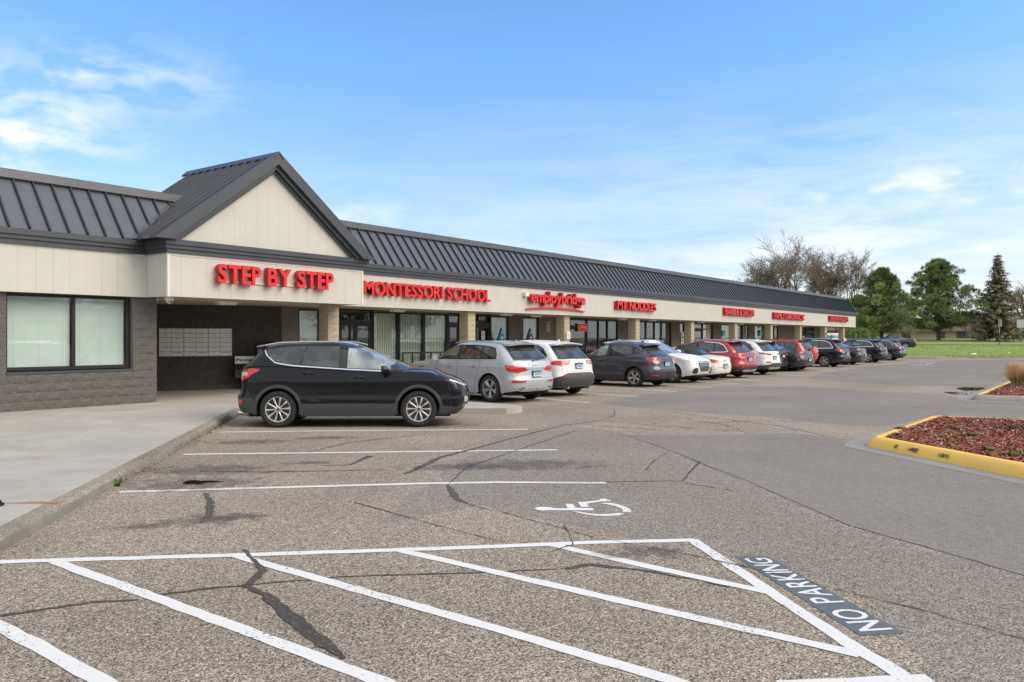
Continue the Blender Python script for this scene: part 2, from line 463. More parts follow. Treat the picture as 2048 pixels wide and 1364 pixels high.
TANBLK = mat('tan_split_block', (0.50, 0.42, 0.285), 0.92, var=0.22, scale=7, bump=0.9, bscale=22, bdist=0.03)
MORTAR = mat('mortar', (0.14, 0.125, 0.11), 0.95, var=0.2, scale=20)
TANMORTAR = mat('tan_mortar', (0.36, 0.30, 0.21), 0.95, var=0.2, scale=20)
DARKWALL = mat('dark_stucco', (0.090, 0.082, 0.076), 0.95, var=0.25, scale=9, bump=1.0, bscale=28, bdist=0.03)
SHOPWALL = mat('shop_wall_paint', (0.165, 0.145, 0.125), 0.9, var=0.12, scale=5, bump=0.5, bscale=30, bdist=0.01)
DARKIN = mat('dim_interior', (0.16, 0.15, 0.14), 0.9, var=0.3, scale=1.0)
BRONZE = mat('dark_bronze_frame', (0.022, 0.020, 0.020), 0.4, metal=0.2)
BLIND = mat('blind_slats', (0.68, 0.74, 0.72), 0.6)
CURTAIN = mat('window_shade', (0.74, 0.80, 0.70), 0.8, var=0.1, scale=2)
RED = mat('red_sign_face', (0.72, 0.025, 0.025), 0.35, spec=0.5)
REDSIDE = mat('red_sign_return', (0.50, 0.018, 0.020), 0.45)
WHITE = mat('white_plastic', (0.75, 0.75, 0.73), 0.5)
ALU = mat('brushed_aluminium', (0.92, 0.91, 0.87), 0.55, metal=0.0, var=0.08, scale=7)
RUBBER = mat('tyre_rubber', (0.028, 0.027, 0.027), 0.85, var=0.2, scale=30)
RIM = mat('alloy_rim', (0.62, 0.61, 0.59), 0.28, metal=0.75)
RIMD = mat('dark_alloy', (0.07, 0.07, 0.075), 0.35, metal=0.5)
BLACKPL = mat('black_car_plastic', (0.034, 0.035, 0.037), 0.55)
GREYPL = mat('grey_car_cladding', (0.052, 0.054, 0.058), 0.6, var=0.1, scale=20)
UNDER = mat('underbody_black', (0.008, 0.008, 0.008), 0.9)
CHROME = mat('chrome_trim', (0.80, 0.80, 0.82), 0.12, metal=1.0)
SATIN = mat('satin_silver', (0.55, 0.56, 0.58), 0.35, metal=0.6)
TAIL = mat('taillight_red', (0.55, 0.010, 0.010), 0.12, spec=0.8, coat=0.6)
TAILD = mat('taillight_dark_red', (0.26, 0.006, 0.008), 0.15, coat=0.6)
LENS = mat('clear_lamp_lens', (0.62, 0.60, 0.58), 0.12, metal=0.3, coat=0.8)
AMBER = mat('amber_lens', (0.70, 0.28, 0.03), 0.15, coat=0.6)
PLATE = mat('number_plate', (0.62, 0.72, 0.76), 0.5)
PLATEB = mat('number_plate_blue', (0.05, 0.20, 0.42), 0.5)
# ------------------------------------------------------------------ vehicles
def itp(pts, soft=False):
    """piecewise-linear curve as a fast lookup table"""
    xs = [p[0] for p in pts]; ys = [p[1] for p in pts]
    a, b = xs[0] - (.06 if soft else 0), xs[-1] + (.06 if soft else 0); n = 600; g = np.linspace(a, b, n + 1)
    t = np.interp(g, xs, ys)
    if soft: t = sum(k * np.interp(g + d, xs, ys) for d, k in ((-.05, 1), (-.025, 1), (0, 2), (.025, 1), (.05, 1))) / 6
    T = [float(v) for v in t]; inv = n / (b - a)
    def f(v):
        q = (v - a) * inv
        if q <= 0: return T[0]
        if q >= n: return T[n]
        i = int(q); return T[i] + (T[i + 1] - T[i]) * (q - i)
    return f

def smooth01(t):
    t = min(1, max(0, t)); return t * t * (3 - 2 * t)

def itps(pts): return itp(pts, True)

PAINTS = {}
def car_paint(name, col, metal=0.35, flake=0.0):
    if name in PAINTS: return PAINTS[name]
    m = bpy.data.materials.new(name); m.use_nodes = True
    add, l = nodes_of(m.node_tree)
    out = add('ShaderNodeOutputMaterial'); p = add('ShaderNodeBsdfPrincipled')
    p.inputs['Base Color'].default_value = (*col, 1); p.inputs['Metallic'].default_value = metal
    p.inputs['Roughness'].default_value = 0.38; p.inputs['Specular IOR Level'].default_value = .5 if sum(col) > .1 else .15; p.inputs['Coat Weight'].default_value = .35 if sum(col) > 1.5 else 1.0; p.inputs['Coat Roughness'].default_value = 0.02; p.inputs['Coat IOR'].default_value = 1.5 if sum(col) > .1 else 1.36
    tc = add('ShaderNodeTexCoord'); n = add('ShaderNodeTexNoise', in_Scale=3.0, in_Detail=6.0); l.new(tc.outputs['Object'], n.inputs['Vector'])
    mr = add('ShaderNodeMapRange'); mr.inputs['To Min'].default_value = 0.28; mr.inputs['To Max'].default_value = 0.5; l.new(n.outputs['Fac'], mr.inputs['Value'])
    l.new(mr.outputs[0], p.inputs['Roughness'])
    # road dust gathers on the lower flanks in uneven specks
    l.new(p.outputs[0], out.inputs[0]); PAINTS[name] = m
    return m

SUV = dict(wb=2.7, ro=0.92, fo=0.92, W=0.92, H=1.66, r=0.355, AR=0.425, cr=0.40, cf=0.50, n=3.2,
    bottom=[(-1.0, .36), (-.75, .30), (-.45, .25), (0.5, .23), (2.2, .23), (3.2, .25), (3.7, .32)],
    side=[(.2, .935), (.30, .965), (.42, .978), (.47, .980), (.515, 1.006), (.58, .988), (.75, .988), (.86, .993), (.90, 1.001), (.945, .982), (1.03, .960), (1.1, .942), (1.25, .915)],
    rear=[(.25, .10), (.36, .03), (.48, 0), (.62, .0), (.70, .05), (.95, .085), (1.05, .10), (1.2, .14), (1.3, .17)],
    front=[(.22, .20), (.35, .08), (.5, .0), (.62, .0), (.78, .03), (.88, .09), (.96, .17), (1.02, .26)],
    belt=[(-.92, 1.08), (0, 1.08), (2.0, 1.03), (2.45, 1.05), (3.0, 1.0), (3.35, .93), (3.62, .82)],
    crown=.07, cb=(-.80, 2.55), ccr=.30, ccf=.60, cn=2.6,
    rs=[(0, .02), (.25, .10), (.6, .26), (.85, .38), (1, .52)], fs=[(0, 0), (.25, .22), (.5, .46), (.75, .72), (.9, .90), (1, 1.08)],
    cw=[(0, .955), (.3, .91), (.6, .855), (.85, .80), (.94, .765), (1, .70)],
    roof=[(-.6, 1.50), (-.3, 1.555), (.3, 1.60), (.9, 1.615), (1.4, 1.60), (1.8, 1.54)], rcrown=.05)

class Shape:
    def __init__(s, sp):
        s.sp = sp
        s.W = sp['W']; s.wb = sp['wb']; s.x0 = -sp['ro']; s.x1 = sp['wb'] + sp['fo']; s.AR = sp['AR']; s.r = sp['r']
        for k in ('bottom', 'side', 'rear', 'front', 'rs', 'fs', 'cw'):
            setattr(s, 'f_' + k, itp(sp[k]))
        s.belt = itps(sp['belt']); s.roof = itps(sp['roof'])
        n = sp['n']; cr = sp['cr']; cf = sp['cf']
        st = []
        for i in range(13):
            a = math.pi / 2 * i / 12
            st.append((s.x0 + cr * (1 - math.cos(a) ** (2 / n)), math.sin(a) ** (2 / n)))
        xs = set()
        for xa in (0, s.wb):
            for k in range(-8, 9):
                xs.add(round(xa + s.AR * math.sin(math.pi / 2 * k / 8), 4))
            xs.add(round(xa - s.AR - .004, 4)); xs.add(round(xa + s.AR + .004, 4))
        x = s.AR + .10
        while x < s.wb - s.AR - .05: xs.add(round(x, 4)); x += .13
        for x in sorted(xs):
            if s.x0 + cr + .01 < x < s.x1 - cf - .01: st.append((x, 1.0))
        for i in range(13):
            a = math.pi / 2 * (1 - i / 12)
            st.append((s.x1 - cf * (1 - math.cos(a) ** (2 / n)), math.sin(a) ** (2 / n)))
        # stations inside arches but also inside the corner zone
        extra = []
        for x in sorted(xs):
            if x >= s.x1 - cf - .01 and x < s.x1 - .05:
                e = (s.x1 - x) / cf
                extra.append((x, (1 - (1 - min(1, e)) ** n) ** (1 / n)))
            if x <= s.x0 + cr + .01 and x > s.x0 + .05:
                e = (x - s.x0) / cr
                extra.append((x, (1 - (1 - min(1, e)) ** n) ** (1 / n)))
        rear_c = [p for p in st if p[0] <= s.x0 + cr + .001]
        st = sorted(st + extra, key=lambda p: (p[0], p[1] if p[0] < s.wb / 2 else -p[1]))
        s.st = st
        s.X = np.array([p[0] for p in st]); s.Y = np.array([p[1] for p in st])
        seg = np.hypot(np.diff(s.X), np.diff(s.Y) * s.W)
        s.S = np.concatenate([[0], np.cumsum(seg)])
        # cabin ring
        b0, b1 = sp['cb']; cn = sp['cn']; ccr = sp['ccr']; ccf = sp['ccf']
        cs = []
        for i in range(11):
            a = math.pi / 2 * i / 10
            cs.append((b0 + ccr * (1 - math.cos(a) ** (2 / cn)), math.sin(a) ** (2 / cn)))
        for x in np.linspace(b0 + ccr, b1 - ccf, 22)[1:-1]: cs.append((float(x), 1.0))
        for i in range(11):
            a = math.pi / 2 * (1 - i / 10)
            cs.append((b1 - ccf * (1 - math.cos(a) ** (2 / cn)), math.sin(a) ** (2 / cn)))
        s.cs = cs; s.cX = np.array([p[0] for p in cs]); s.cY = np.array([p[1] for p in cs]); s.b0 = b0; s.b1 = b1
        s.memo = {}
    def zb(s, x):
        b = s.f_bottom(x)
        for xa in (0, s.wb):
            d = abs(x - xa)
            if d <= s.AR + 1e-4: b = max(b, s.r + math.sqrt(max(0, s.AR ** 2 - d * d)) - 0.0)
        return b
    def wr(s, x): return smooth01(((-s.AR + .1) - x) / ((-s.AR + .1) - (s.x0 + s.sp['cr'] * .5)))
    def wf(s, x): return smooth01((x - (s.wb + s.AR - .25)) / ((s.x1 - s.sp['cf'] * .35) - (s.wb + s.AR - .25)))
    def low(s, x0, yy, z):
        x = x0 + s.f_rear(z) * s.wr(x0) - s.f_front(z) * s.wf(x0)
        mid = (s.x0 + s.x1) / 2; t = (x0 - mid) / (s.x1 - mid)
        pl = 1 - .035 * abs(t) ** 3.5
        return (x, s.W * s.f_side(z) * yy * pl, z)
    def lowS(s, a, z):
        return s.low(float(np.interp(a, s.S, s.X)), float(np.interp(a, s.S, s.Y)), z)
    def low_side(s, x, z):
        x0 = x
        for _ in range(6): x0 = x - s.f_rear(z) * s.wr(x0) + s.f_front(z) * s.wf(x0)
        return s.low(x0, float(np.interp(x0, s.X, s.Y)), z)
    def s_of_x(s, x): return float(np.interp(x, s.X, s.S))
    def cab(s, x0, yy, t):
        m = (s.b0 + s.b1) / 2
        wr = smooth01((m + .1 - x0) / (m + .1 - (s.b0 + s.sp['ccr'] * .8)))
        wf = smooth01((x0 - m + .1) / ((s.b1 - s.sp['ccf'] * .8) - m + .1))
        x = x0 + s.f_rs(t) * wr - s.f_fs(t) * wf
        zs = s.belt(x0) - .012
        z = zs + t * (s.roof(x) - zs)
        q = (x0 - m) / (s.b1 - m)
        y = s.W * s.f_cw(t) * yy * (1 - .05 * abs(q) ** 3)
        return (x, y, z)
    def cab_side(s, x, z):
        key = (round(x, 4), round(z, 4)); r_ = s.memo.get(key)
        if r_: return r_
        x0 = x; t = .5
        for _ in range(16):
            p = s.cab(x0, 1, t); zs = s.belt(x0) - .012
            t = min(1, max(0, (z - zs) / max(.05, s.roof(p[0]) - zs)))
            x0 = min(s.b1 - .01, max(s.b0 + .01, x0 + (x - p[0]) * .7))
        r_ = s.cab(x0, float(np.interp(x0, s.cX, s.cY)), t); s.memo[key] = r_
        return r_
    def cab_end(s, y, z, front):
        key = (round(abs(y), 4), round(z, 4), front); r_ = s.memo.get(key)
        if not r_:
            yy = abs(y) / s.W; t = .5; x0 = s.b1 if front else s.b0; h = len(s.cX) // 2
            for _ in range(16):
                p = s.cab(x0, 1, t); zs = s.belt(x0) - .012
                t = min(1, max(0, (z - zs) / max(.05, s.roof(p[0]) - zs)))
                q = min(.985, yy / s.f_cw(t) / .95)
                if front: x0 = float(np.interp(q, s.cY[h:][::-1], s.cX[h:][::-1]))
                else: x0 = float(np.interp(q, s.cY[:h], s.cX[:h]))
            r_ = s.cab(x0, q, t); s.memo[key] = r_
        return (r_[0], math.copysign(r_[1], y) if y else 0.0, r_[2])

def flip(p): return (p[0], -p[1], p[2])

def patch(fn, cols, off, rows=4, n=None, skirt=.012, mirror=False, mb=None, mi=0):
    """thin shell panel lying on the car surface; cols = [(a, zlo, zhi)]"""
    a = [c[0] for c in cols]; lo = [c[1] for c in cols]; hi = [c[2] for c in cols]
    n = n or max(2, min(26, int(abs(a[-1] - a[0]) / .06) + 2))
    A = sorted(set([round(v, 5) for v in np.linspace(a[0], a[-1], n)] + [round(v, 5) for v in a]))
    g = []; e = .004
    def N(q, z):
        p = Vector(fn(q, z)); du = Vector(fn(q + e, z)) - Vector(fn(q - e, z)); dz = Vector(fn(q, z + e)) - Vector(fn(q, z - e))
        nn = du.cross(dz)
        if nn.length < 1e-9: nn = Vector((0, 1, 0))
        nn.normalize()
        c = Vector((1.3, 0, p.z * .6))
        if nn.dot(p - c) < 0: nn = -nn
        return p, nn
    cl = None
    if getattr(fn, '__name__', '') == 'lowS':
        sh = fn.__self__; cl = lambda q: sh.belt(float(np.interp(q, sh.S, sh.X))) - .018
    for q in A:
        zl = float(np.interp(q, a, lo)); zh = float(np.interp(q, a, hi))
        if cl: zh = min(zh, cl(q)); zl = min(zl, zh - .004)
        g.append([N(q, zl + (zh - zl) * j / rows) for j in range(rows + 1)])
    V = []; Fc = []; nr = rows + 1; nc = len(A)
    for c in g:
        for p, nn in c:
            v = p + nn * off; V.append(flip(v) if mirror else tuple(v))
    for i in range(nc - 1):
        for j in range(rows): Fc.append((i * nr + j, (i + 1) * nr + j, (i + 1) * nr + j + 1, i * nr + j + 1))
    # skirt back to the body
    loop = [(i, 0) for i in range(nc)] + [(nc - 1, j) for j in range(1, nr)] + [(i, nr - 1) for i in range(nc - 2, -1, -1)] + [(0, j) for j in range(nr - 2, 0, -1)]
    b = len(V)
    for (i, j) in loop:
        p, nn = g[i][j]; v = p + nn * (off - skirt); V.append(flip(v) if mirror else tuple(v))
    L = len(loop)
    for k in range(L):
        i, j = loop[k]; i2, j2 = loop[(k + 1) % L]
        Fc.append((i * nr + j, i2 * nr + j2, b + (k + 1) % L, b + k))
    mb = mb or MB(); mb.add(V, Fc, mi)
    return mb

def strip(fn, pts, w, off, mb=None, mirror=False, mi=0, sub=6):
    """narrow raised line following (a, z) points on the surface"""
    P = []
    for i in range(len(pts) - 1):
        for k in range(sub):
            t = k / sub; P.append((pts[i][0] + (pts[i + 1][0] - pts[i][0]) * t, pts[i][1] + (pts[i + 1][1] - pts[i][1]) * t))
    P.append(pts[-1]); V = []; Fc = []
    for i, (a, z) in enumerate(P):
        a2, z2 = P[min(i + 1, len(P) - 1)]; a1, z1 = P[max(i - 1, 0)]
        dx, dz = a2 - a1, z2 - z1; L = math.hypot(dx, dz) or 1
        nx, nz = -dz / L * w / 2, dx / L * w / 2
        for sgn, o in ((1, -.004), (1, off), (-1, off), (-1, -.004)):
            p = Vector(fn(a + sgn * nx, z + sgn * nz)); q = Vector((0, math.copysign(o, p.y) if abs(p.y) > .3 else 0, 0))
            if abs(p.y) <= .3 or abs(p.x) > 1e9: q = Vector((0, 0, 0))
            d = p - Vector((1.3, 0, p.z)); d.z = 0
            e = .01
            t = Vector(fn(a + e, z)) - Vector(fn(a - e, z)); nn = Vector((t.y, -t.x, 0))
            if nn.length < 1e-9: nn = Vector((0, 1, 0))
            nn.normalize()
            if nn.dot(d) < 0: nn = -nn
            v = p + nn * o; V.append(flip(v) if mirror else tuple(v))
    for i in range(len(P) - 1):
        for k in range(4): Fc.append((i * 4 + k, i * 4 + (k + 1) % 4, (i + 1) * 4 + (k + 1) % 4, (i + 1) * 4 + k))
    mb = mb or MB(); mb.add(V, Fc, mi)
    return mb

def body_mesh(s):
    sp = s.sp; mb = MB(); st = s.st
    ts = [0, .04, .09, .15, .21, .27, .32, .37, .42, .48, .54, .60, .66, .72, .77, .82, .87, .91, .955, .98, 1.0]
    for sg in (1, -1):
        V = []; Fc = []
        for (x0, yy) in st:
            b = s.zb(x0); h = s.belt(x0)
            for j, t in enumerate(ts):
                p = s.low(x0, yy, b + (h - b) * t)
                if t > .95: p = (p[0], p[1] * (1 - .010 * (t - .95) / .05), p[2])
                V.append((p[0], p[1] * sg, p[2]))
        n = len(ts)
        for i in range(len(st) - 1):
            for j in range(n - 1): Fc.append((i * n + j, (i + 1) * n + j, (i + 1) * n + j + 1, i * n + j + 1))
        mb.add(V, Fc)
    # bonnet and deck
    V = []; Fc = []; K = 9
    for (x0, yy) in st:
        h = s.belt(x0); p = s.low(x0, yy, h)
        yw = p[1] * .99
        for k in range(K):
            f = 1 - 2 * k / (K - 1)
            c = sp['crown'] * min(1, yy * 1.2) * (1 - abs(f) ** 2.4) * (.35 + .65 * smooth01((s.x1 + .02 - x0) / .8))
            if x0 < s.b0: c *= .4
            V.append((p[0], yw * f, h + c))
    for i in range(len(st) - 1):
        for k in range(K - 1): Fc.append((i * K + k, i * K + k + 1, (i + 1) * K + k + 1, (i + 1) * K + k))
    mb.add(V, Fc)
    # cabin shell
    tc = [0, .12, .25, .38, .5, .62, .74, .84, .90, .94, .975, 1.0]; n = len(tc)
    for sg in (1, -1):
        V = []; Fc = []
        for (x0, yy) in s.cs:
            for t in tc:
                p = s.cab(x0, yy, t); V.append((p[0], p[1] * sg, p[2]))
        for i in range(len(s.cs) - 1):
            for j in range(n - 1): Fc.append((i * n + j, (i + 1) * n + j, (i + 1) * n + j + 1, i * n + j + 1))
        mb.add(V, Fc)
    V = []; Fc = []
    for (x0, yy) in s.cs:
        p = s.cab(x0, yy, 1.0)
        for k in range(K):
            f = 1 - 2 * k / (K - 1)
            V.append((p[0], p[1] * f, p[2] + sp['rcrown'] * min(1, yy * 1.3) * (1 - f * f)))
    for i in range(len(s.cs) - 1):
        for k in range(K - 1): Fc.append((i * K + k, i * K + k + 1, (i + 1) * K + k + 1, (i + 1) * K + k))
    mb.add(V, Fc)
    return mb

def weld(mb, name, mats, ang=38):
    me = mb.mesh(mats, None, name, fix=False)
    bm = bmesh.new(); bm.from_mesh(me)
    bmesh.ops.remove_doubles(bm, verts=bm.verts[:], dist=.0006)
    bmesh.ops.recalc_face_normals(bm, faces=bm.faces[:])
    bm.to_mesh(me); bm.free()
    me.shade_smooth(); me.set_sharp_from_angle(angle=R(ang))
    return me

WHEELC = {}
def wheel_meshes(r, style):
    key = (round(r, 3), style)
    if key in WHEELC: return WHEELC[key]
    w = .225; h = w / 2; ri = r * .70
    t = MB()
    t.lathe([(ri, -h + .02), (ri + .008, -h + .004), (ri + (r - ri) * .5, -h - .006), (r - .025, -h + .006), (r - .006, -h + .025), (r, -h + .05),
             (r, -.03), (r - .006, -.026), (r - .006, -.02), (r, -.016), (r, .016), (r - .006, .02), (r - .006, .026), (r, .03),
             (r, h - .05), (r - .006, h - .025), (r - .025, h - .006), (ri + (r - ri) * .5, h + .006), (ri + .008, h - .004), (ri, h - .02)], 40)
    tyre = t.mesh(RUBBER, 35, 'tyre')
    m = MB()   # rim, outer face towards +y
    yo = h - .022
    m.lathe([(ri + .002, yo), (ri - .004, yo + .008), (ri - .018, yo + .006), (ri - .024, yo - .02), (ri - .035, -h + .03)], 40)
    def spoke(a, w0, w1, y0, y1, tw=0.0):
        c, sn = math.cos(a), math.sin(a); r0, r1 = .055 * r / .35, ri - .014
        pts = []
        for (rr, ww, yy, dp) in ((r0, w0, y0, .05), (r0 + (r1 - r0) * .35, w0 * .9, y0 + .006, .045), (r1 - .03, w1, y1, .035), (r1, w1 * 1.1, y1 - .004, .03)):
            pts.append([(rr, -ww, yy - .006), (rr, -ww * .45, yy), (rr, ww * .45, yy), (rr, ww, yy - .006), (rr, ww * .8, yy - dp), (rr, -ww * .8, yy - dp)])
        V = []; Fc = []
        for ring in pts:
            for (x, z, y) in ring:
                V.append((x * c - z * sn, y, x * sn + z * c))
        for i in range(3):
            for k in range(6): Fc.append((i * 6 + k, i * 6 + (k + 1) % 6, (i + 1) * 6 + (k + 1) % 6, (i + 1) * 6 + k))
        m.add(V, Fc)
    if style == 'ten':
        for k in range(10): spoke(2 * math.pi * k / 10 + .1, .012, .020, yo - .012, yo - .002)
    elif style == 'five':
        for k in range(5): spoke(2 * math.pi * k / 5 + math.pi / 2, .028, .036, yo - .014, yo - .004)
    elif style == 'pairs':
        for k in range(5):
            a = 2 * math.pi * k / 5 + math.pi / 2
            for d in (-.34, -.12, .12, .34): spoke(a + d * .62, .008, .010, yo - .012, yo - .002)
    elif style == 'vee':
        for k in range(5):
            a = 2 * math.pi * k / 5 + .3
            spoke(a - .17, .013, .014, yo - .012, yo - .003); spoke(a + .17, .013, .014, yo - .012, yo - .003)
    m.lathe([(.001, yo - .006), (.03, yo - .006), (.062, yo - .012), (.068, yo - .03), (.068, yo - .07)], 20)
    rim = m.mesh(RIM, 30, 'rim')
    d = MB()
    d.lathe([(.001, yo - .085), (ri * .62, yo - .085), (ri * .62, yo - .10), (ri - .03, yo - .105), (ri - .03, -h + .04), (.001, -h + .04)], 28)
    disc = d.mesh(mat('brake_disc', (.10, .095, .09), .5, metal=.6), 30, 'wheel')
    nut = MB()
    for k in range(5):
        a = 2 * math.pi * k / 5 + .3
        nut.lathe([(.008, -.008), (.008, .004), (.001, .005)], 8, c=(.042 * math.cos(a), yo - .008, .042 * math.sin(a)))
    nut.lathe([(.024, -.004), (.024, .004), (.001, .006)], 16, c=(0, yo - .004, 0))
    nuts = nut.mesh(mat('wheel_nut', (.03, .035, .07), .3, metal=.6), 30, 'wheel_nuts')
    WHEELC[key] = (tyre, rim, disc, nuts)
    return WHEELC[key]

def build_car(name, label, cat, sp, paint, loc, rz, group=None, rim='five', clad=None, glassm=None, detail=2):
    s = Shape(sp); W = s.W; wb = s.wb; f = sp.get
    root = thing(name, label, cat, loc, rz, group)
    gm = glassm or CARGLASS
    link('body', weld(body_mesh(s), 'body', [paint]), root)
    # underbody and wheel wells
    u = MB()
    u.box(s.x0 + .28, -W * .80, .20, s.x1 - .35, W * .80, .34)
    for xa in (0, wb):
        for sg in (1, -1):
            V = []; Fc = []; n = 18; y0, y1 = sg * (W * .972), sg * (W - .40)
            for k in range(n + 1):
                a = math.pi * k / n
                rr = s.AR + .004
                zc = max(.19, 0)
                V += [(xa + rr * math.cos(a), y0, s.r + rr * math.sin(a)), (xa + rr * math.cos(a), y1, s.r + rr * math.sin(a))]
            for k in range(n): Fc.append((2 * k, 2 * k + 1, 2 * k + 3, 2 * k + 2))
            b = len(V)
            V += [(xa - s.AR, y1, .2), (xa + s.AR, y1, .2), (xa - s.AR, y0, .22), (xa + s.AR, y0, .22)]
            Fc.append(tuple([b] + [2 * k + 1 for k in range(n, -1, -1)] + [b + 1]))
            Fc.append((1, 0, b + 3, b + 1)); Fc.append((2 * n + 1, 2 * n, b + 2, b))
            u.add(V, Fc)
    u.obj('underbody', UNDER, root, fix=False)
    # arches, sills, bumper cladding
    cm = clad or paint
    ring = s.AR
    for xa in (0, wb):
        for sg in (1, -1):
            V = []; Fc = []; n = 26; a0, a1 = R(-14), R(194)
            if not f('flare', True): break
            fw = f('flare_w', .055)
            for k in range(n + 1):
                a = a0 + (a1 - a0) * k / n
                row = []
                for (rr, o) in ((ring - .006, -.03), (ring - .006, .012), (ring + fw * .5, .018), (ring + fw, .010), (ring + fw + .003, -.01)):
                    x = xa + rr * math.cos(a); z = max(s.f_bottom(x) - .01, s.r + rr * math.sin(a))
                    p = s.low_side(x, min(z, s.belt(x)))
                    row.append((p[0], (p[1] + o) * sg, z))
                V += row
            for k in range(n):
                for j in range(4): Fc.append((k * 5 + j, k * 5 + j + 1, (k + 1) * 5 + j + 1, (k + 1) * 5 + j))
            mbx = MB(); mbx.add(V, Fc)
            if clad or detail > 1: mbx.obj('wheel_arch', cm, root, smooth=40)
    sz = f('sill_z', .42)
    if clad:
        for mir in (False, True):
            c = [(s.AR + .03, s.f_bottom(.5) - .012, sz), (wb / 2, s.f_bottom(.5) - .012, sz + .01), (wb - s.AR - .03, s.f_bottom(.5) - .012, sz)]
            patch(lambda a, z: s.low_side(a, z), c, .014, 4, mirror=mir).obj('sill', cm, root, smooth=40)
    # rear bumper: full wrap
    send = s.s_of_x(-s.AR - .01)
    for key, mm, o in (('rear_clad', cm if clad else BLACKPL, .012),):
        c = f(key)
        if c:
            mbx = MB()
            for mir in (False, True):
                patch(s.lowS, [(a if a >= 0 else send + a, z0, z1) for a, z0, z1 in c], o, 4, n=22, mirror=mir, mb=mbx)
            link('rear_bumper', weld(mbx, 'rear_bumper', mm, 40), root)
    sf = float(s.S[-1]); sfa = s.s_of_x(wb + s.AR + .01)
    c = f('front_clad')
    if c:
        mbx = MB()
        for mir in (False, True):
            patch(s.lowS, sorted([(sf - a if a >= 0 else sfa - a, z0, z1) for a, z0, z1 in c]), .012, 4, n=20, mirror=mir, mb=mbx)
        link('front_bumper', weld(mbx, 'front_bumper', cm if clad else BLACKPL, 40), root)
    for c, mm, nm in f('rear_extra', []):
        mbx = MB()
        for mir in (False, True): patch(s.lowS, c, .020, 3, mirror=mir, mb=mbx)
        link(nm, weld(mbx, nm, MATS.get(mm) or mm, 40), root)
    for c, mm, nm in f('front_extra', []):
        mbx = MB()
        for mir in (False, True): patch(s.lowS, sorted([(sf - a, z0, z1) for a, z0, z1 in c]), .020, 3, mirror=mir, mb=mbx)
        link(nm, weld(mbx, nm, MATS.get(mm) or mm, 40), root)
    # lamps
    for c, mm in f('tails', []):
        for mir in (False, True):
            t = patch(s.lowS, c, .014, 4, mirror=mir).obj('taillight', MATS[mm] if isinstance(mm, str) else mm, root, smooth=40)
            if f('tail_inner') and mm == 'taillight_red':
                for ci, mi_ in f('tail_inner'):
                    patch(s.lowS, ci, .019, 2, mirror=mir).obj('lamp_lens', MATS[mi_], t, smooth=40)
    for c in f('reflectors', []):
        for mir in (False, True): patch(s.lowS, c, .026, 2, mirror=mir).obj('reflector', TAIL, root)
    for mir in (False, True):
        if f('head'):
            h = patch(s.lowS, sorted([(sf - a, z0, z1) for a, z0, z1 in f('head')]), .012, 4, mirror=mir).obj('headlight', LENS, root, smooth=40)
            for c, mm in f('head_inner', []):
                patch(s.lowS, sorted([(sf - a, z0, z1) for a, z0, z1 in c]), .017, 2, mirror=mir).obj('lamp_lens', MATS[mm], h)
    if f('grille'):
        mbx = MB()
        for mir in (False, True): patch(s.lowS, sorted([(sf - a, z0, z1) for a, z0, z1 in f('grille')]), .014, 4, mirror=mir, mb=mbx)
        gr = link('grille', weld(mbx, 'grille', BLACKPL, 40), root)
        mbx = MB()
        g = f('grille')
        for i in range(f('bars', 4)):
            t = (i + .5) / f('bars', 4)
            for mir in (False, True):
                strip(s.lowS, [(sf - a, z0 + (z1 - z0) * t) for a, z0, z1 in g[:-1]], .014, .026, mb=mbx, mirror=mir)
        mbx.obj('grille_bars', CHROME if f('bars_chrome', True) else SATIN, gr)
    # side glass
    cs = s.cab_side
    for mir in (False, True):
        if f('surround'):
            patch(cs, f('surround'), .005, 6, mirror=mir).obj('window_surround', BLACKPL, root, smooth=50)
        for c in f('windows', []):
            patch(cs, c, .015, 6, mirror=mir).obj('side_window', gm if c is not f('windows')[-1] else (f('frontglass') or gm), root, smooth=50)
        if f('dlo_trim'):
            strip(cs, f('dlo_trim'), f('trim_w', .022), .014, mirror=mir).obj('window_trim', f('trim_mat') or CHROME, root)
        for ln in f('gaps', []): strip(s.low_side, ln, .008, .0015, mirror=mir).obj('door_gap', UNDER, root)
        for (x, z) in f('handles', []):
            p = s.low_side(x, z); sg = -1 if mir else 1
            hb = MB(); y = p[1]
            hb.tube([(x - .10, (y + .004) * sg, z), (x - .085, (y + .034) * sg, z + .002), (x + .085, (y + .034) * sg, z + .004), (x + .10, (y + .004) * sg, z + .004)], [.010, .014, .014, .010], 8)
            hb.obj('door_handle', paint if not f('handle_mat') else f('handle_mat'), root, smooth=60)
            patch(s.low_side, [(x - .05, z - .02, z + .02), (x, z - .034, z + .034), (x + .05, z - .02, z + .02)], .003, 2, mirror=mir).obj('handle_recess', BLACKPL, root)
        for ln, wd, mm in f('moulds', []):
            strip(s.low_side, ln, wd, .014, mirror=mir).obj('side_moulding', mm, root)
    # mirrors
    mx, mz = f('mirror', (wb - .95, 1.08))
    for sg in (1, -1):
        b = MB(); y = W + .10
        prof = [(mx + .07, .0, .035), (mx + .04, .055, .07), (mx - .02, .085, .085), (mx - .06, .09, .088)]
        V = []; Fc = []; n = 12
        for (x, hy, hz) in [(mx + .085, .01, .01)] + prof:
            for k in range(n):
                a = 2 * math.pi * k / n
                V.append((x, sg * (y + math.copysign(abs(math.cos(a)) ** .6, math.cos(a)) * max(hy, .02) * 1.15), mz + math.copysign(abs(math.sin(a)) ** .7, math.sin(a)) * hz * .9))
        for i in range(4):
            for k in range(n): Fc.append((i * n + k, i * n + (k + 1) % n, (i + 1) * n + (k + 1) % n, (i + 1) * n + k))
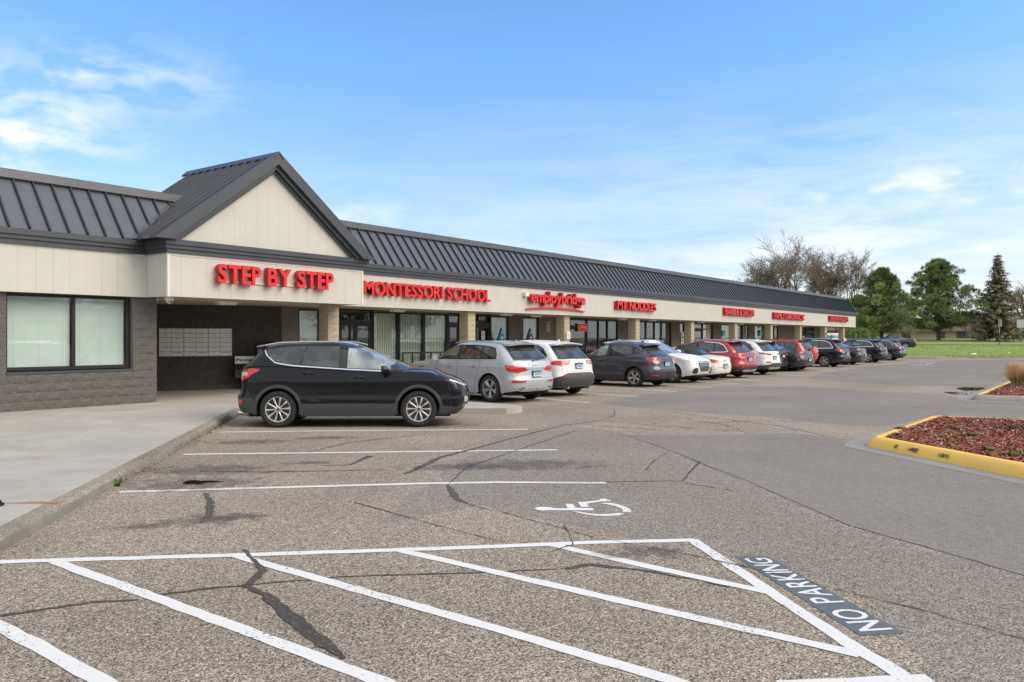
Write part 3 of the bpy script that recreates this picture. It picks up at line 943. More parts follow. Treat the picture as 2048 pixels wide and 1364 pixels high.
        Fc.append(tuple(range(4 * n, 5 * n))); Fc.append(tuple(range(n)))
        b.add(V, Fc); b.hull([(mx + .03, sg * (W - .06), mz - .09), (mx - .03, sg * (W - .06), mz - .09), (mx - .03, sg * (W - .06), mz - .05), (mx + .03, sg * (W - .06), mz - .05)],
                             [(mx + .03, sg * (W + .06), mz - .075), (mx - .03, sg * (W + .06), mz - .075), (mx - .03, sg * (W + .06), mz - .03), (mx + .03, sg * (W + .06), mz - .03)])
        b.obj('wing_mirror', f('mirror_mat') or paint, root, smooth=50)
    # windscreens
    def endglass(front, ys, z0f, z1f, off, nm, mm, rows=6, n=12):
        b = MB(); V = []; Fc = []
        Ys = np.linspace(-ys, ys, n + 1)
        for y in Ys:
            for j in range(rows + 1):
                zz = z0f(abs(y)) + (z1f(abs(y)) - z0f(abs(y))) * j / rows
                p = Vector(s.cab_end(y * (1 - .10 * j / rows), zz, front)); e = .02
                pa = Vector(s.cab_end(y * (1 - .10 * j / rows), zz - e, front)); pb = Vector(s.cab_end(y * (1 - .10 * j / rows), zz + e, front))
                t = pb - pa; nn = Vector((t.z, 0, -t.x)); nn.normalize()
                if (nn.x > 0) != front: nn = -nn
                if nn.z < 0: nn.z = abs(nn.z)
                V.append(tuple(p + nn * off))
        for i in range(n):
            for j in range(rows): Fc.append((i * (rows + 1) + j, (i + 1) * (rows + 1) + j, (i + 1) * (rows + 1) + j + 1, i * (rows + 1) + j + 1))
        b.add(V, Fc); return b.obj(nm, mm, root, smooth=60)
    rz0, rz1, ry = f('rwin', (1.12, 1.47, .70))
    zc = f('rwin_up', .0)
    if ry:
        endglass(False, W * ry, lambda y: rz0 - .035, lambda y: rz1 + .035, .006, 'rear_window_surround', BLACKPL)
        endglass(False, W * (ry - .06), lambda y: rz0 + .03 * (y / W), lambda y: rz1 - .02 * (y / W), .012, 'rear_window', gm)
    wz0, wz1, wy = f('wscreen', (1.10, 1.53, .76))
    if wy: endglass(True, W * wy, lambda y: wz0 - .02 * (y / W), lambda y: wz1 - .02 * (y / W), .006, 'windscreen', f('screen_mat') or gm, 8)
    # spoiler over the rear window
    if f('spoiler'):
        x, z, hw, ln, th = f('spoiler')
        b = MB(); V = []; Fc = []
        n = 10
        for k in range(n + 1):
            q = -1 + 2 * k / n; y = q * hw; c = .05 * (1 - q * q); sh = .06 * abs(q) ** 3
            V += [(x + .30, y, z + c - .02), (x + .12, y, z + c + .012), (x - ln + sh, y, z + c * .8 - .012), (x - ln + sh + .012, y, z + c * .8 - .012 - th), (x + .12, y, z + c * .6 - th * 1.6)]
        for k in range(n):
            for j in range(5): Fc.append((k * 5 + j, k * 5 + (j + 1) % 5, (k + 1) * 5 + (j + 1) % 5, (k + 1) * 5 + j))
        Fc.append(tuple(range(5))); Fc.append(tuple(range(n * 5, n * 5 + 5)))
        b.add(V, Fc); b.obj('spoiler', f('spoiler_mat') or paint, root, smooth=40)
        c_ = MB(); c_.box(x - ln + .02, -.12, z + .018, x - ln + .035, .12, z + .03); c_.obj('brake_light', TAILD, root)
    if f('wiper'):
        x, y, z = f('wiper'); b = MB()
        b.tube([(x, y, z), (x - .02, y - .12, z + .035), (x - .012, y - .34, z + .035)], [.022, .012, .007], 6); b.obj('rear_wiper', BLACKPL, root)
    if f('rails'):
        x0, x1, y = f('rails')
        for sg in (1, -1):
            b = MB(); pts = []
            for k in range(15):
                t = k / 14; x = x0 + (x1 - x0) * t
                zr = s.roof(x); e = min(1, min(t, 1 - t) * 7)
                pts.append((x, sg * y * (1 - .03 * (1 - e)), zr + .008 + .026 * smooth01(e)))
            b.tube(pts, .016, 8); b.obj('roof_rail', f('rail_mat') or SATIN, root, smooth=60)
    if f('fin'):
        x = f('fin'); zt = s.roof(x) + sp['rcrown'] - .01; b = MB()
        b.hull([(x - .08, -.025, zt), (x + .09, -.02, zt), (x + .09, .02, zt), (x - .08, .025, zt)], [(x - .075, -.005, zt + .07), (x - .03, -.004, zt + .06), (x - .03, .004, zt + .06), (x - .075, .005, zt + .07)])
        b.obj('roof_antenna', paint, root)
    # number plate, badge
    px_, pz = f('plate', (0, .80))
    if pz:
        p = s.lowS(0, pz); b = MB(); b.box(p[0] - .035, -.165, pz - .085, p[0] + .02, .165, pz + .085)
        fr = b.obj('plate_frame', BLACKPL, root)
        b = MB(); b.box(p[0] - .039, -.150, pz - .07, p[0] - .034, .150, pz + .07); pl = b.obj('number_plate', PLATE, fr)
        b = MB(); b.box(p[0] - .0415, -.149, pz + .035, p[0] - .0385, .149, pz + .069)
        for k in range(6): b.box(p[0] - .0415, -.115 + k * .04, pz - .038, p[0] - .0385, -.092 + k * .04, pz + .022)
        b.obj('plate_print', PLATEB, fr)
    if f('plate_recess'):
        hw, z0, z1 = f('plate_recess')
        mbx = MB()
        for mir in (False, True): patch(s.lowS, [(0, z0, z1), (hw, z0, z1), (hw + .05, (z0 + z1) / 2 - .01, z1 - .02)], .006, 2, mirror=mir, mb=mbx)
        mbx.obj('plate_recess', f('recess_mat') or paint, root)
    for ln in [f('tail_gap')] if f('tail_gap') else []:
        d = MB()
        for mir in (False, True): strip(s.lowS, ln, .008, .0016, mb=d, mirror=mir)
        d.obj('tailgate_gap', UNDER, root)
    if f('badge'):
        kind, z = f('badge'); p = s.lowS(0, z); b = MB()
        if kind == 'rings':
            for k in range(4): 
                pts = [(p[0] - .012, -.084 + k * .056 + .036 * math.cos(a), z + .036 * math.sin(a)) for a in np.linspace(0, 2 * math.pi, 17)]
                b.tube(pts, .0055, 5)
        else:
            n = 20
            b.hull([(p[0] - .004, .055 * math.cos(2 * math.pi * k / n), z + .03 * math.sin(2 * math.pi * k / n)) for k in range(n)],
                   [(p[0] - .018, .05 * math.cos(2 * math.pi * k / n), z + .026 * math.sin(2 * math.pi * k / n)) for k in range(n)])
        b.obj('badge', CHROME, root)
    if f('exhaust'):
        for y in f('exhaust'):
            b = MB(); b.tube([(s.x0 + .3, y, .27), (s.x0 + .05, y, .27)], .035, 12); b.obj('exhaust_pipe', CHROME, root, smooth=60)
    # wheels
    tyre, rimm, disc, nuts = wheel_meshes(s.r, rim)
    for xa in (0, wb):
        for sg in (1, -1):
            w = link('wheel', disc, root, (xa, sg * (W - .135), s.r), (0, 0, 0 if sg > 0 else math.pi))
            link('tyre', tyre, w); rm = link('rim', rimm, w); link('wheel_nuts', nuts, w)
            w.rotation_euler = (0, random.uniform(0, 1.2), 0 if sg > 0 else math.pi)
    return root

def derive(**kw):
    d = dict(SUV); d.update(kw); return d

# black SUV seen side on
S_BLACK = derive(wb=2.69, ro=.87, fo=.95, W=.92, r=.352, AR=.415,
    belt=[(-.87, 1.16), (-.4, 1.19), (0, 1.19), (.3, 1.17), (1.2, 1.12), (2.04, 1.07), (2.55, 1.075), (2.9, 1.055), (3.25, .99), (3.5, .90), (3.66, .80)],
    rear=[(.25, .10), (.36, .02), (.48, .0), (.60, .0), (.66, .03), (.80, .06), (.95, .06), (1.1, .07), (1.2, .10), (1.3, .15)],
    front=[(.22, .24), (.32, .12), (.45, .02), (.55, 0), (.72, .02), (.85, .07), (.93, .14), (1.0, .25)],
    cb=(-.78, 2.66), rs=[(0, .0), (.3, .12), (.6, .24), (.85, .34), (1, .50)], fs=[(0, 0), (.25, .26), (.5, .55), (.75, .84), (.9, 1.03), (1, 1.22)],
    roof=[(-.6, 1.50), (-.35, 1.565), (0, 1.595), (.5, 1.612), (1.0, 1.612), (1.4, 1.585), (1.8, 1.52)],
    surround=[(-.30, 1.47, 1.49), (-.22, 1.36, 1.50), (-.02, 1.24, 1.535), (.2, 1.205, 1.555), (.5, 1.18, 1.565), (1.2, 1.13, 1.56), (1.5, 1.11, 1.52), (1.9, 1.085, 1.40), (2.3, 1.075, 1.235), (2.52, 1.07, 1.12)],
    windows=[[(-.26, 1.455, 1.47), (-.2, 1.36, 1.48), (0, 1.25, 1.515), (.2, 1.222, 1.535), (.38, 1.20, 1.545), (.50, 1.40, 1.548)],
             [(.47, 1.20, 1.32), (.52, 1.20, 1.50), (.56, 1.195, 1.545), (1.12, 1.155, 1.545), (1.16, 1.15, 1.54)],
             [(2.20, 1.095, 1.25), (2.44, 1.09, 1.13)],
             [(1.32, 1.14, 1.52), (1.5, 1.13, 1.49), (1.8, 1.115, 1.405), (2.0, 1.105, 1.33), (2.14, 1.10, 1.275)]],
    dlo_trim=[(-.28, 1.485), (-.22, 1.38), (-.06, 1.25), (.05, 1.225), (.3, 1.19), (.8, 1.155), (1.3, 1.12), (2.08, 1.08)],
    gaps=[[(.46, 1.17), (.38, 1.10), (.40, .80), (.52, .62), (.55, .30)], [(1.25, 1.11), (1.28, .7), (1.26, .26)], [(2.14, 1.06), (2.22, .9), (2.24, .6), (2.16, .3)]],
    handles=[(.58, 1.04), (1.56, .965)], mirror=(2.06, 1.115), sill_z=.46,
    moulds=[([(.60, .53), (1.4, .515), (2.02, .48)], .05, None)],
    rear_clad=[(0, .30, .60), (.6, .30, .60), (-.03, .27, .56)], front_clad=[(0, .22, .36), (.5, .24, .36), (-.03, .25, .42)],
    tails=[([(.74, .93, 1.02), (.86, .90, 1.10), (1.00, .96, 1.13), (1.10, 1.03, 1.135), (1.26, 1.09, 1.125)], 'taillight_red')],
    tail_inner=[([(.80, .98, 1.06), (.90, .98, 1.07), (.98, 1.00, 1.06)], 'clear_lamp_lens')],
    reflectors=[[(.78, .46, .54), (.95, .46, .54)]],
    head=[(.36, .79, .84), (.50, .775, .87), (.66, .79, .905), (.80, .83, .935), (.96, .90, .955)],
    head_inner=[([(.70, .83, .88), (.78, .86, .91), (.84, .88, .92)], 'amber_lens'), ([(.42, .80, .835), (.60, .805, .87)], 'satin_silver')],
    front_extra=[([(.52, .47, .55), (.62, .47, .58), (.72, .49, .585)], 'clear_lamp_lens', 'fog_lamp'), ([(0, .42, .55), (.45, .42, .55)], 'black_car_plastic', 'lower_grille')],
    grille=[(0, .62, .86), (.30, .63, .85), (.36, .66, .83), (.40, .70, .80)], bars=4,
    rwin=(1.22, 1.50, .70), wscreen=(1.10, 1.53, .78), spoiler=(-.44, 1.555, .60, .10, .03), rails=(-.32, 1.50, .60), plate=(0, .86),
    rail_mat=None, exhaust=[.6, -.6])
S_PREM = derive(wb=2.82, ro=.93, fo=.90, W=.935, r=.365, AR=.43,
    belt=[(-.93, 1.10), (0, 1.12), (1.2, 1.11), (2.2, 1.08), (2.6, 1.06), (3.1, 1.0), (3.45, .93), (3.72, .84)],
    side=[(.2, .935), (.30, .965), (.42, .985), (.55, .992), (.75, .99), (.92, 1.0), (.97, 1.0), (.99, .982), (1.1, .955), (1.25, .93)],
    rear=[(.25, .12), (.36, .03), (.48, 0), (.62, .0), (.68, .035), (.88, .06), (.93, .05), (1.0, .075), (1.2, .14), (1.3, .17)],
    cb=(-.80, 2.66), roof=[(-.6, 1.48), (-.3, 1.545), (.3, 1.59), (.9, 1.605), (1.4, 1.595), (1.9, 1.53)],
    surround=[(-.22, 1.165, 1.30), (-.12, 1.155, 1.44), (.1, 1.15, 1.50), (.6, 1.145, 1.535), (1.2, 1.135, 1.53), (1.7, 1.13, 1.44), (2.1, 1.12, 1.27), (2.35, 1.11, 1.14)],
    windows=[[(-.19, 1.18, 1.29), (-.10, 1.175, 1.42), (.12, 1.17, 1.48), (.30, 1.165, 1.495)],
             [(.36, 1.165, 1.50), (.7, 1.16, 1.515), (1.12, 1.155, 1.51)],
             [(1.26, 1.15, 1.49), (1.5, 1.15, 1.45), (1.8, 1.145, 1.365), (2.1, 1.14, 1.24), (2.26, 1.135, 1.155)]],
    dlo_trim=[(-.24, 1.16), (-.23, 1.28), (-.12, 1.455), (.1, 1.515), (.6, 1.55), (1.2, 1.545), (1.7, 1.455)], trim_w=.018,
    gaps=[[(.36, 1.14), (.34, 1.0), (.40, .8), (.5, .62)], [(.5, .62), (.56, .3)], [(1.22, 1.13), (1.24, .3)], [(2.28, 1.08), (2.3, .3)]],
    handles=[(.56, .96), (1.52, .95)], mirror=(2.05, 1.17), sill_z=.36,
    moulds=[([(.62, .43), (1.4, .415), (2.2, .40)], .05, None)],
    tails=[([(.36, .86, .885), (.48, .84, .965), (.70, .80, .985), (.90, .82, 1.0), (1.02, .90, 1.01), (1.06, .97, 1.012)], 'taillight_red')],
    reflectors=[[(.46, .555, .585), (.62, .55, .60), (.92, .55, .615)]],
    rear_extra=[([(0, .31, .37), (.45, .31, .39), (.68, .33, .42), (.78, .35, .37)], 'satin_silver', 'skid_plate'), ([(.50, .40, .42), (.68, .355, .41), (.72, .36, .37)], 'black_car_plastic', 'exhaust_outlet')],
    tail_gap=[(.0, .655), (.70, .655), (.84, .70), (.93, .80)],
    head=[(.42, .76, .82), (.6, .75, .86), (.80, .79, .885), (.98, .86, .91)], head_inner=[([(.84, .83, .845), (.94, .865, .88)], 'amber_lens')],
    grille=[(0, .46, .86), (.30, .46, .86), (.40, .56, .84), (.44, .66, .80)], bars=7,
    front_extra=[([(.52, .38, .58), (.66, .38, .60), (.78, .42, .54)], 'black_car_plastic', 'air_intake'), ([(0, .28, .34), (.5, .28, .33)], 'black_car_plastic', 'lower_grille')],
    rwin=(1.17, 1.46, .72), wscreen=(1.12, 1.53, .78), spoiler=(-.42, 1.545, .62, .13, .03), rails=(-.25, 1.62, .60), plate=(0, .76), badge=('rings', .99), wiper=(-.82, .1, 1.10), fin=-.1, exhaust=None)
S_ROUND = derive(  # generic compact SUV
    surround=[(-.34, 1.15, 1.22), (-.14, 1.12, 1.42), (.08, 1.11, 1.50), (.6, 1.10, 1.535), (1.1, 1.09, 1.53), (1.6, 1.08, 1.43), (2.0, 1.075, 1.27), (2.25, 1.07, 1.13)],
    windows=[[(-.29, 1.15, 1.21), (-.11, 1.14, 1.40), (.09, 1.13, 1.475), (.24, 1.125, 1.49)], [(.30, 1.125, 1.50), (.6, 1.12, 1.51), (1.04, 1.115, 1.505)],
             [(1.16, 1.11, 1.485), (1.4, 1.105, 1.435), (1.7, 1.10, 1.355), (2.0, 1.095, 1.235), (2.15, 1.09, 1.15)]],
    dlo_trim=[(-.34, 1.13), (-.30, 1.22), (-.16, 1.40), (.05, 1.50), (.6, 1.55), (1.1, 1.545)],
    gaps=[[(.30, 1.09), (.30, .95), (.42, .72), (.52, .3)], [(1.10, 1.08), (1.12, .3)], [(2.18, 1.04), (2.2, .3)]],
    handles=[(.46, .94), (1.40, .92)], mirror=(1.92, 1.12),
    tails=[([(.52, .93, .98), (.66, .90, 1.03), (.84, .90, 1.05), (1.0, .95, 1.05), (1.14, 1.01, 1.04)], 'taillight_red')],
    reflectors=[[(.55, .48, .52), (.8, .48, .52)]], rear_clad=[(0, .30, .50), (.6, .30, .50), (-.03, .27, .48)],
    tail_gap=[(0, .66), (.74, .66), (.86, .74), (.90, .92)],
    head=[(.42, .76, .82), (.6, .75, .88), (.85, .82, .91)], grille=[(0, .58, .84), (.3, .6, .82), (.38, .68, .78)],
    rwin=(1.12, 1.44, .70), spoiler=(-.44, 1.545, .62, .13, .03), plate=(0, .84), badge=('oval', .98), wiper=(-.80, .08, 1.09), fin=-.05)
# ------------------------------------------------------------------ ground
def depth_of(x, y): return x * CA + y * SA

def terrain_z(p, x=0, y=0):
    z = float(np.interp(p, [-500, 60, 69.6, 72.5, 83, 86, 108, 140, 400, 3000], [-.05, -.05, -.03, .22, 1.0, 1.04, 1.62, 1.5, 1.6, 3]))
    return z

GRASS = mat('lawn', (0.17, 0.28, 0.035), 0.95, scale=0.6, detail=8.0, col2=(0.28, 0.31, 0.085), bump=0.8, bscale=9, bdist=0.08)
def build_ground():
    ps = [-400, -60, 40, 60, 69.6, 70.5, 71.5, 72.5, 75, 79, 83, 84.5, 86, 90, 96, 102, 108, 120, 140, 200, 400, 1000, 3000]
    ls = [-3000, -600, -200, -80, -40, -20, 0, 10, 20, 30, 40, 50, 60, 70, 80, 100, 140, 300, 900, 3000]
    rnd = random.Random(3)
    V = []; Fc = []
    for p in ps:
        for l in ls:
            j = rnd.uniform(-.04, .04) if 72 < p < 110 else 0
            V.append((p * CA + l * SA, p * SA - l * CA, terrain_z(p) + j))
    n = len(ls)
    for i in range(len(ps) - 1):
        for k in range(n - 1): Fc.append((i * n + k, i * n + k + 1, (i + 1) * n + k + 1, (i + 1) * n + k))
    mb = MB(); mb.add(V, Fc)
    mb.obj('grass_ground', GRASS, smooth=180, kind='structure')
    mb = MB()
    def FP(p, l): return (p * CA + l * SA, p * SA - l * CA)
    mb.sheet([FP(-70, -60), FP(-70, 130), FP(69.9, 130), FP(69.9, -60)], 0.0)
    lot = mb.obj('parking_lot', CHIP, kind='structure', fix=False)
    # sidewalk along the far lawn, concrete strip at the lot's edge
    mb = MB(); V = []; Fc = []
    for l in np.linspace(20, 200, 25):
        for p in (83.6, 85.4):
            V.append((*FP(p, l), terrain_z(p) + .05))
    for i in range(24): Fc.append((2 * i, 2 * i + 1, 2 * i + 3, 2 * i + 2))
    mb.add(V, Fc); mb.obj('far_path', CONC, kind='structure')
    mb = MB()
    a = G(1700, 722); b = G(1905, 719)
    L = 0.0
    mb.prism([FP(66.8, 28.2), FP(66.8, 35.2), FP(67.6, 37.0), FP(69.9, 37.4), FP(69.9, 28.2)], .0, .13)
    mb.obj('far_kerb', KERB, kind='structure')
    mb = MB(); mb.prism([FP(69.4, 37.4), FP(69.4, 130), FP(69.75, 130), FP(69.75, 37.4)], 0, .07); mb.obj('lawn_edging', KERB, kind='structure')
    return lot

LOT = build_ground()

def jit(poly, amt, step=0.35, rnd=random.Random(5)):
    out = []
    n = len(poly)
    for i in range(n):
        a = Vector(poly[i][:2]); b = Vector(poly[(i + 1) % n][:2]); k = max(1, int((b - a).length / step))
        k = min(k, 60)
        for j in range(k):
            p = a.lerp(b, j / k)
            out.append((p.x + rnd.uniform(-amt, amt), p.y + rnd.uniform(-amt, amt)))
    return out

def patch_sheet(name, px, m, z, amt=.03, parent=LOT):
    mb = MB(); poly = jit([G(*p)[:2] for p in px], amt)
    me_poly = poly
    mb.sheet(me_poly, z * .5); o = mb.obj(name, m, parent, fix=False)
    return o

# newer machine-laid strips over the stony surface
patch_sheet('smooth_asphalt', [(1260, 871), (1390, 871), (1500, 868), (1592, 866), (1650, 874), (1700, 885), (1800, 908), (1930, 936), (2048, 964), (2600, 1090), (3400, 1290), (2500, 1290), (2048, 1152), (1900, 1108), (1700, 1052), (1494, 966), (1397, 924), (1339, 900)], SMOOTH, .004)
patch_sheet('smooth_asphalt', [(1199, 806), (1240, 797), (1291, 789), (1356, 784), (1442, 772), (1500, 773), (1578, 773), (1700, 780), (1890, 790), (1925, 797), (2048, 803), (2600, 822), (2600, 870), (2048, 842), (1870, 830), (1780, 852), (1701, 850), (1613, 842), (1530, 833), (1442, 828), (1339, 819.6), (1254, 813)], SMOOTH, .004)
patch_sheet('smooth_asphalt', [(1612, 757), (1640, 748), (1681, 741), (1740, 733), (1820, 727), (1900, 721), (1960, 720), (2048, 719.5), (2500, 719.5), (2500, 790), (2048, 778), (1950, 773), (1800, 770), (1700, 765)], SMOOTH, .004)
patch_sheet('worn_asphalt', [(760, 1040), (1000, 870), (1120, 845), (1255, 868), (1335, 900), (1394, 926), (1490, 968), (1700, 1055), (2048, 1155), (2900, 1500), (2400, 1900), (1700, 1180), (1390, 1086), (1130, 1050), (960, 1010)], CHIP2, .002, .10)

def stripe(px, w, name='painted_line', m=WHITE_PAINT, z=.008, parent=LOT, amt=.006, world=None):
    P = world or [Vector(G(*p)[:2]) for p in px]
    rnd = random.Random(int(P[0].x * 100))
    Q = []
    for i in range(len(P) - 1):
        k = max(1, min(140, int((P[i + 1] - P[i]).length / (.05 if 'crack' in name else .12))))
        for j in range(k): Q.append(P[i].lerp(P[i + 1], j / k))
    Q.append(P[-1]); V = []; Fc = []
    for i, p in enumerate(Q):
        d = Q[min(i + 1, len(Q) - 1)] - Q[max(i - 1, 0)]; d.normalize(); nn = Vector((-d.y, d.x))
        ww = w(i / (len(Q) - 1)) if callable(w) else w
        for s_ in (1, -1):
            v = p + nn * s_ * (ww / 2 + rnd.uniform(-amt, amt)); V.append((v.x, v.y, z * .5))
    for i in range(len(Q) - 1): Fc.append((2 * i, 2 * i + 1, 2 * i + 3, 2 * i + 2))
    mb = MB(); mb.add(V, Fc)
    return mb.obj(name, m, parent, fix=False)

stripe([(440, 864.5), (700, 861.5), (1055, 859)], .10)
stripe([(366, 909), (800, 904), (1115, 900)], .10)
stripe([(237, 984.5), (600, 974), (860, 967), (1000, 965), (1212, 966)], .105)
stripe([(-700, 1150), (-20, 1125), (470, 1111), (900, 1097), (1200, 1085), (1392, 1081)], .105, z=.0085)
stripe([(1384, 1080), (1530, 1178), (1700, 1290), (1800, 1349), (2000, 1480)], .105, z=.009)
for l in ([(110, 1124), (300, 1192), (560, 1288), (790, 1375), (1200, 1540)], [(470, 1111), (640, 1159), (1000, 1260), (1420, 1385), (1700, 1480)],
          [(795, 1100), (1000, 1147), (1300, 1216), (1720, 1310)], [(1105, 1090), (1290, 1132), (1540, 1186)], [(-60, 1225), (60, 1284), (215, 1370), (600, 1600)]):
    stripe(l, .10)
stripe([(1560, 1372), (1860, 1358)], .10, z=.0095)
for k in range(17):       # bays along the shops
    if k in (0, 1): pass
    x0 = 18.45 + 2.71 * k
    stripe(None, .10, world=[Vector((x0, 11.05)), Vector((x0 + 1.25, 17.0))])
for a, b in (((1822, 731), (1846, 729)), ((1838, 733), (1872, 732)), ((1850, 729), (1868, 726))): stripe([a, b], .12)

# wheelchair stencil
def px_sheet(mb, pts, z, ox=1040, oy=980, s=8.192, mi=0):
    mb.sheet([G(ox + x / s, oy + y / s)[:2] for x, y in pts], z * .5, mi)
mb = MB()
px_sheet(mb, [(228, 305), (300, 286), (400, 282), (500, 290), (560, 306), (780, 310), (740, 233), (860, 233), (912, 300), (1180, 303), (1215, 318), (1180, 342), (900, 342), (560, 340), (470, 338), (380, 344), (290, 336)], .010)
px_sheet(mb, [(945, 203), (1060, 200), (1310, 172), (1295, 152), (1400, 146), (1500, 190), (1330, 196), (1095, 232), (1135, 283), (1000, 284)], .010)
px_sheet(mb, [(850, 356), (960, 362), (1120, 388), (1280, 403), (1450, 400), (1620, 382), (1720, 400), (1600, 424), (1420, 437), (1240, 430), (1060, 404)], .010)
px_sheet(mb, [(1315, 228), (1400, 216), (1520, 222), (1640, 250), (1760, 296), (1828, 345), (1815, 375), (1680, 366), (1690, 335), (1640, 300), (1530, 262), (1420, 240)], .010)
mb.obj('wheelchair_symbol', WHITE_PAINT, LOT, fix=False)

# lettering helper ------------------------------------------------------------
GLY = {}
def glyph(ch, depth, bold):
    key = (ch, round(depth, 3), bold)
    if key in GLY: return GLY[key]
    c = bpy.data.curves.new('glyph', 'FONT'); c.body = ch; c.size = 1; c.extrude = depth / 2; c.offset = bold; c.resolution_u = 3
    o = bpy.data.objects.new('glyph', c); COL.objects.link(o)
    bpy.context.view_layer.update()
    dg = bpy.context.evaluated_depsgraph_get()
    me = bpy.data.meshes.new_from_object(o.evaluated_get(dg))
    bpy.data.objects.remove(o); bpy.data.curves.remove(c)
    V = [tuple(v.co) for v in me.vertices]; Fc = [tuple(p.vertices) for p in me.polygons]; N = [tuple(p.normal) for p in me.polygons]
    bpy.data.meshes.remove(me)
    x0 = min(v[0] for v in V); x1 = max(v[0] for v in V)
    GLY[key] = (V, Fc, N, x0, x1)
    return GLY[key]

def layout(text, bold, gap=.07, space=.26):
    out = []; x = 0
    for ch in text:
        if ch == ' ': x += space; continue
        g = glyph(ch, 0.0001 if False else .2, bold); out.append((ch, x - g[3])); x += g[4] - g[3] + gap
    return out, x - gap
CAP = None
def flat_text(text, fn, w, h, bold=.012, gap=.07):
    """flat lettering mapped by fn(x, y); returns a mesh builder"""
    lay, tot = layout(text, bold, gap)
    gE = glyph('E', .2, bold); cap = max(v[1] for v in gE[0]); mb = MB()
    for ch, x in lay:
        V, Fc, N, a, b = glyph(ch, .2, bold)
        keep = [f for f, n in zip(Fc, N) if n[2] > .9]
        mb.add([fn((v[0] + x) / tot * w, v[1] / cap * h) for v in V], keep)
    return mb

# NO PARKING stencil on its grey plate
q = [Vector(G(*p)[:2]) for p in ((1723, 1273), (1809, 1267), (1534, 1113), (1471, 1114))]   # N end hatch side, N end lane side, G end lane side, G end hatch side
mb = MB(); mb.sheet(jit([tuple(v) for v in q], .006, .1), .0035)
plate = mb.obj('grey_paint_panel', GREY_PAINT, LOT, fix=False)
def npf(x, y):      # x 0..1 from the N end to the G end, y 0..1 towards the hatching
    x = .035 + x * .93; y = .12 + y * .76
    a = q[1].lerp(q[2], x); b = q[0].lerp(q[3], x); v = a.lerp(b, y)
    return (v.x, v.y, .0058)
lay, tot = layout('NO PARKING', .012, .10, .42)
cap = max(v[1] for v in glyph('E', .2, .012)[0])
for ch, x in lay:
    V, Fc, N, a, b = glyph(ch, .2, .012)
    mb = MB(); mb.add([npf((v[0] + x) / tot, v[1] / cap) for v in V], [f for f, n in zip(Fc, N) if n[2] > .9])
    mb.obj('stencil_letter', WHITE_PAINT, plate, fix=False)

# sealed cracks and open cracks
def wob(px, amt, k, seed):
    rnd = random.Random(seed); out = []
    for i in range(len(px) - 1):
        for j in range(k):
            t = j / k; out.append((px[i][0] + (px[i + 1][0] - px[i][0]) * t + rnd.uniform(-amt, amt) * 2.5, px[i][1] + (px[i + 1][1] - px[i][1]) * t + rnd.uniform(-amt, amt)))
    out.append(px[-1]); return out
def tw(*ws): return lambda t: float(np.interp(t, np.linspace(0, 1, len(ws)), ws))
stripe(wob([(-60, 1240), (100, 1218), (180, 1205), (278, 1200)], .6, 4, 1), tw(.045, .04, .03), 'sealed_crack', TAR, .0068, amt=.008)
stripe(wob([(315, 1190), (420, 1177), (500, 1170), (620, 1160), (700, 1153), (960, 1145), (1130, 1138)], .6, 4, 2), tw(.035, .025, .03, .025, .012), 'sealed_crack', TAR, .0068, amt=.008)
stripe(wob([(490, 1100), (497, 1112), (515, 1130), (528, 1142), (505, 1162), (490, 1172)], .4, 3, 3), tw(.04, .03, .04, .05, .065, .045), 'sealed_crack', TAR, .013, amt=.010)
stripe(wob([(490, 1172), (530, 1190), (560, 1216), (600, 1250), (650, 1290), (690, 1318)], .5, 4, 4), tw(.03, .06, .085, .10, .08, .03), 'sealed_crack', TAR, .013, amt=.012)
stripe(wob([(810, 948), (838, 936), (880, 915), (940, 900), (1020, 878), (1130, 850), (1200, 842)], .3, 3, 5), tw(.06, .09, .05, .03, .05, .03, .02), 'sealed_crack', TAR, .011, amt=.012)
stripe(wob([(640, 932), (700, 930), (740, 912)], .3, 3, 6), tw(.02, .05, .12), 'sealed_crack', TAR, .011, amt=.01)
stripe(wob([(895, 970), (905, 985), (915, 1000), (935, 1008)], .3, 3, 7), tw(.03, .07, .10, .04), 'sealed_crack', TAR, .011, amt=.02)
stripe(wob([(900, 966), (935, 934), (1000, 912), (1090, 882), (1150, 862)], .3, 3, 8), .018, 'crack', CRACK, .011, amt=.006)
stripe(wob([(935, 1008), (1060, 1040), (1190, 1075), (1390, 1112), (1560, 1150), (1700, 1186), (1860, 1225), (2048, 1280), (2300, 1350)], .7, 5, 9), tw(.012, .010, .008, .010, .012, .010, .008), 'crack', CRACK, .0125, amt=.006)
stripe(wob([(1240, 868), (1340, 901), (1400, 926), (1494, 962), (1700, 1052), (1900, 1108), (2048, 1152), (2300, 1222)], .5, 5, 10), tw(.008, .014, .016, .010, .012, .01), 'crack', CRACK, .0085, amt=.004)
stripe(wob([(1365, 962), (1385, 940), (1400, 924)], .5, 4, 11), tw(.015, .03, .03), 'crack', CRACK, .0095, amt=.015)
stripe(wob([(1085, 966), (1350, 962), (1480, 985)], .4, 6, 12), tw(.01, .02, .01), 'crack', CRACK, .0095, amt=.006)
stripe(wob([(710, 1005), (780, 1025), (900, 1058), (1010, 1085)], .5, 5, 13), tw(.02, .012, .008), 'crack', CRACK, .0095, amt=.005)
stripe(wob([(615, 905), (700, 885), (820, 872), (860, 868)], .3, 4, 14), tw(.02, .025, .012), 'crack', CRACK, .0095, amt=.006)
stripe(wob([(400, 944), (560, 944), (700, 941), (800, 940)], .3, 5, 15), tw(.02, .035, .03, .012), 'crack', CRACK, .0095, amt=.008)
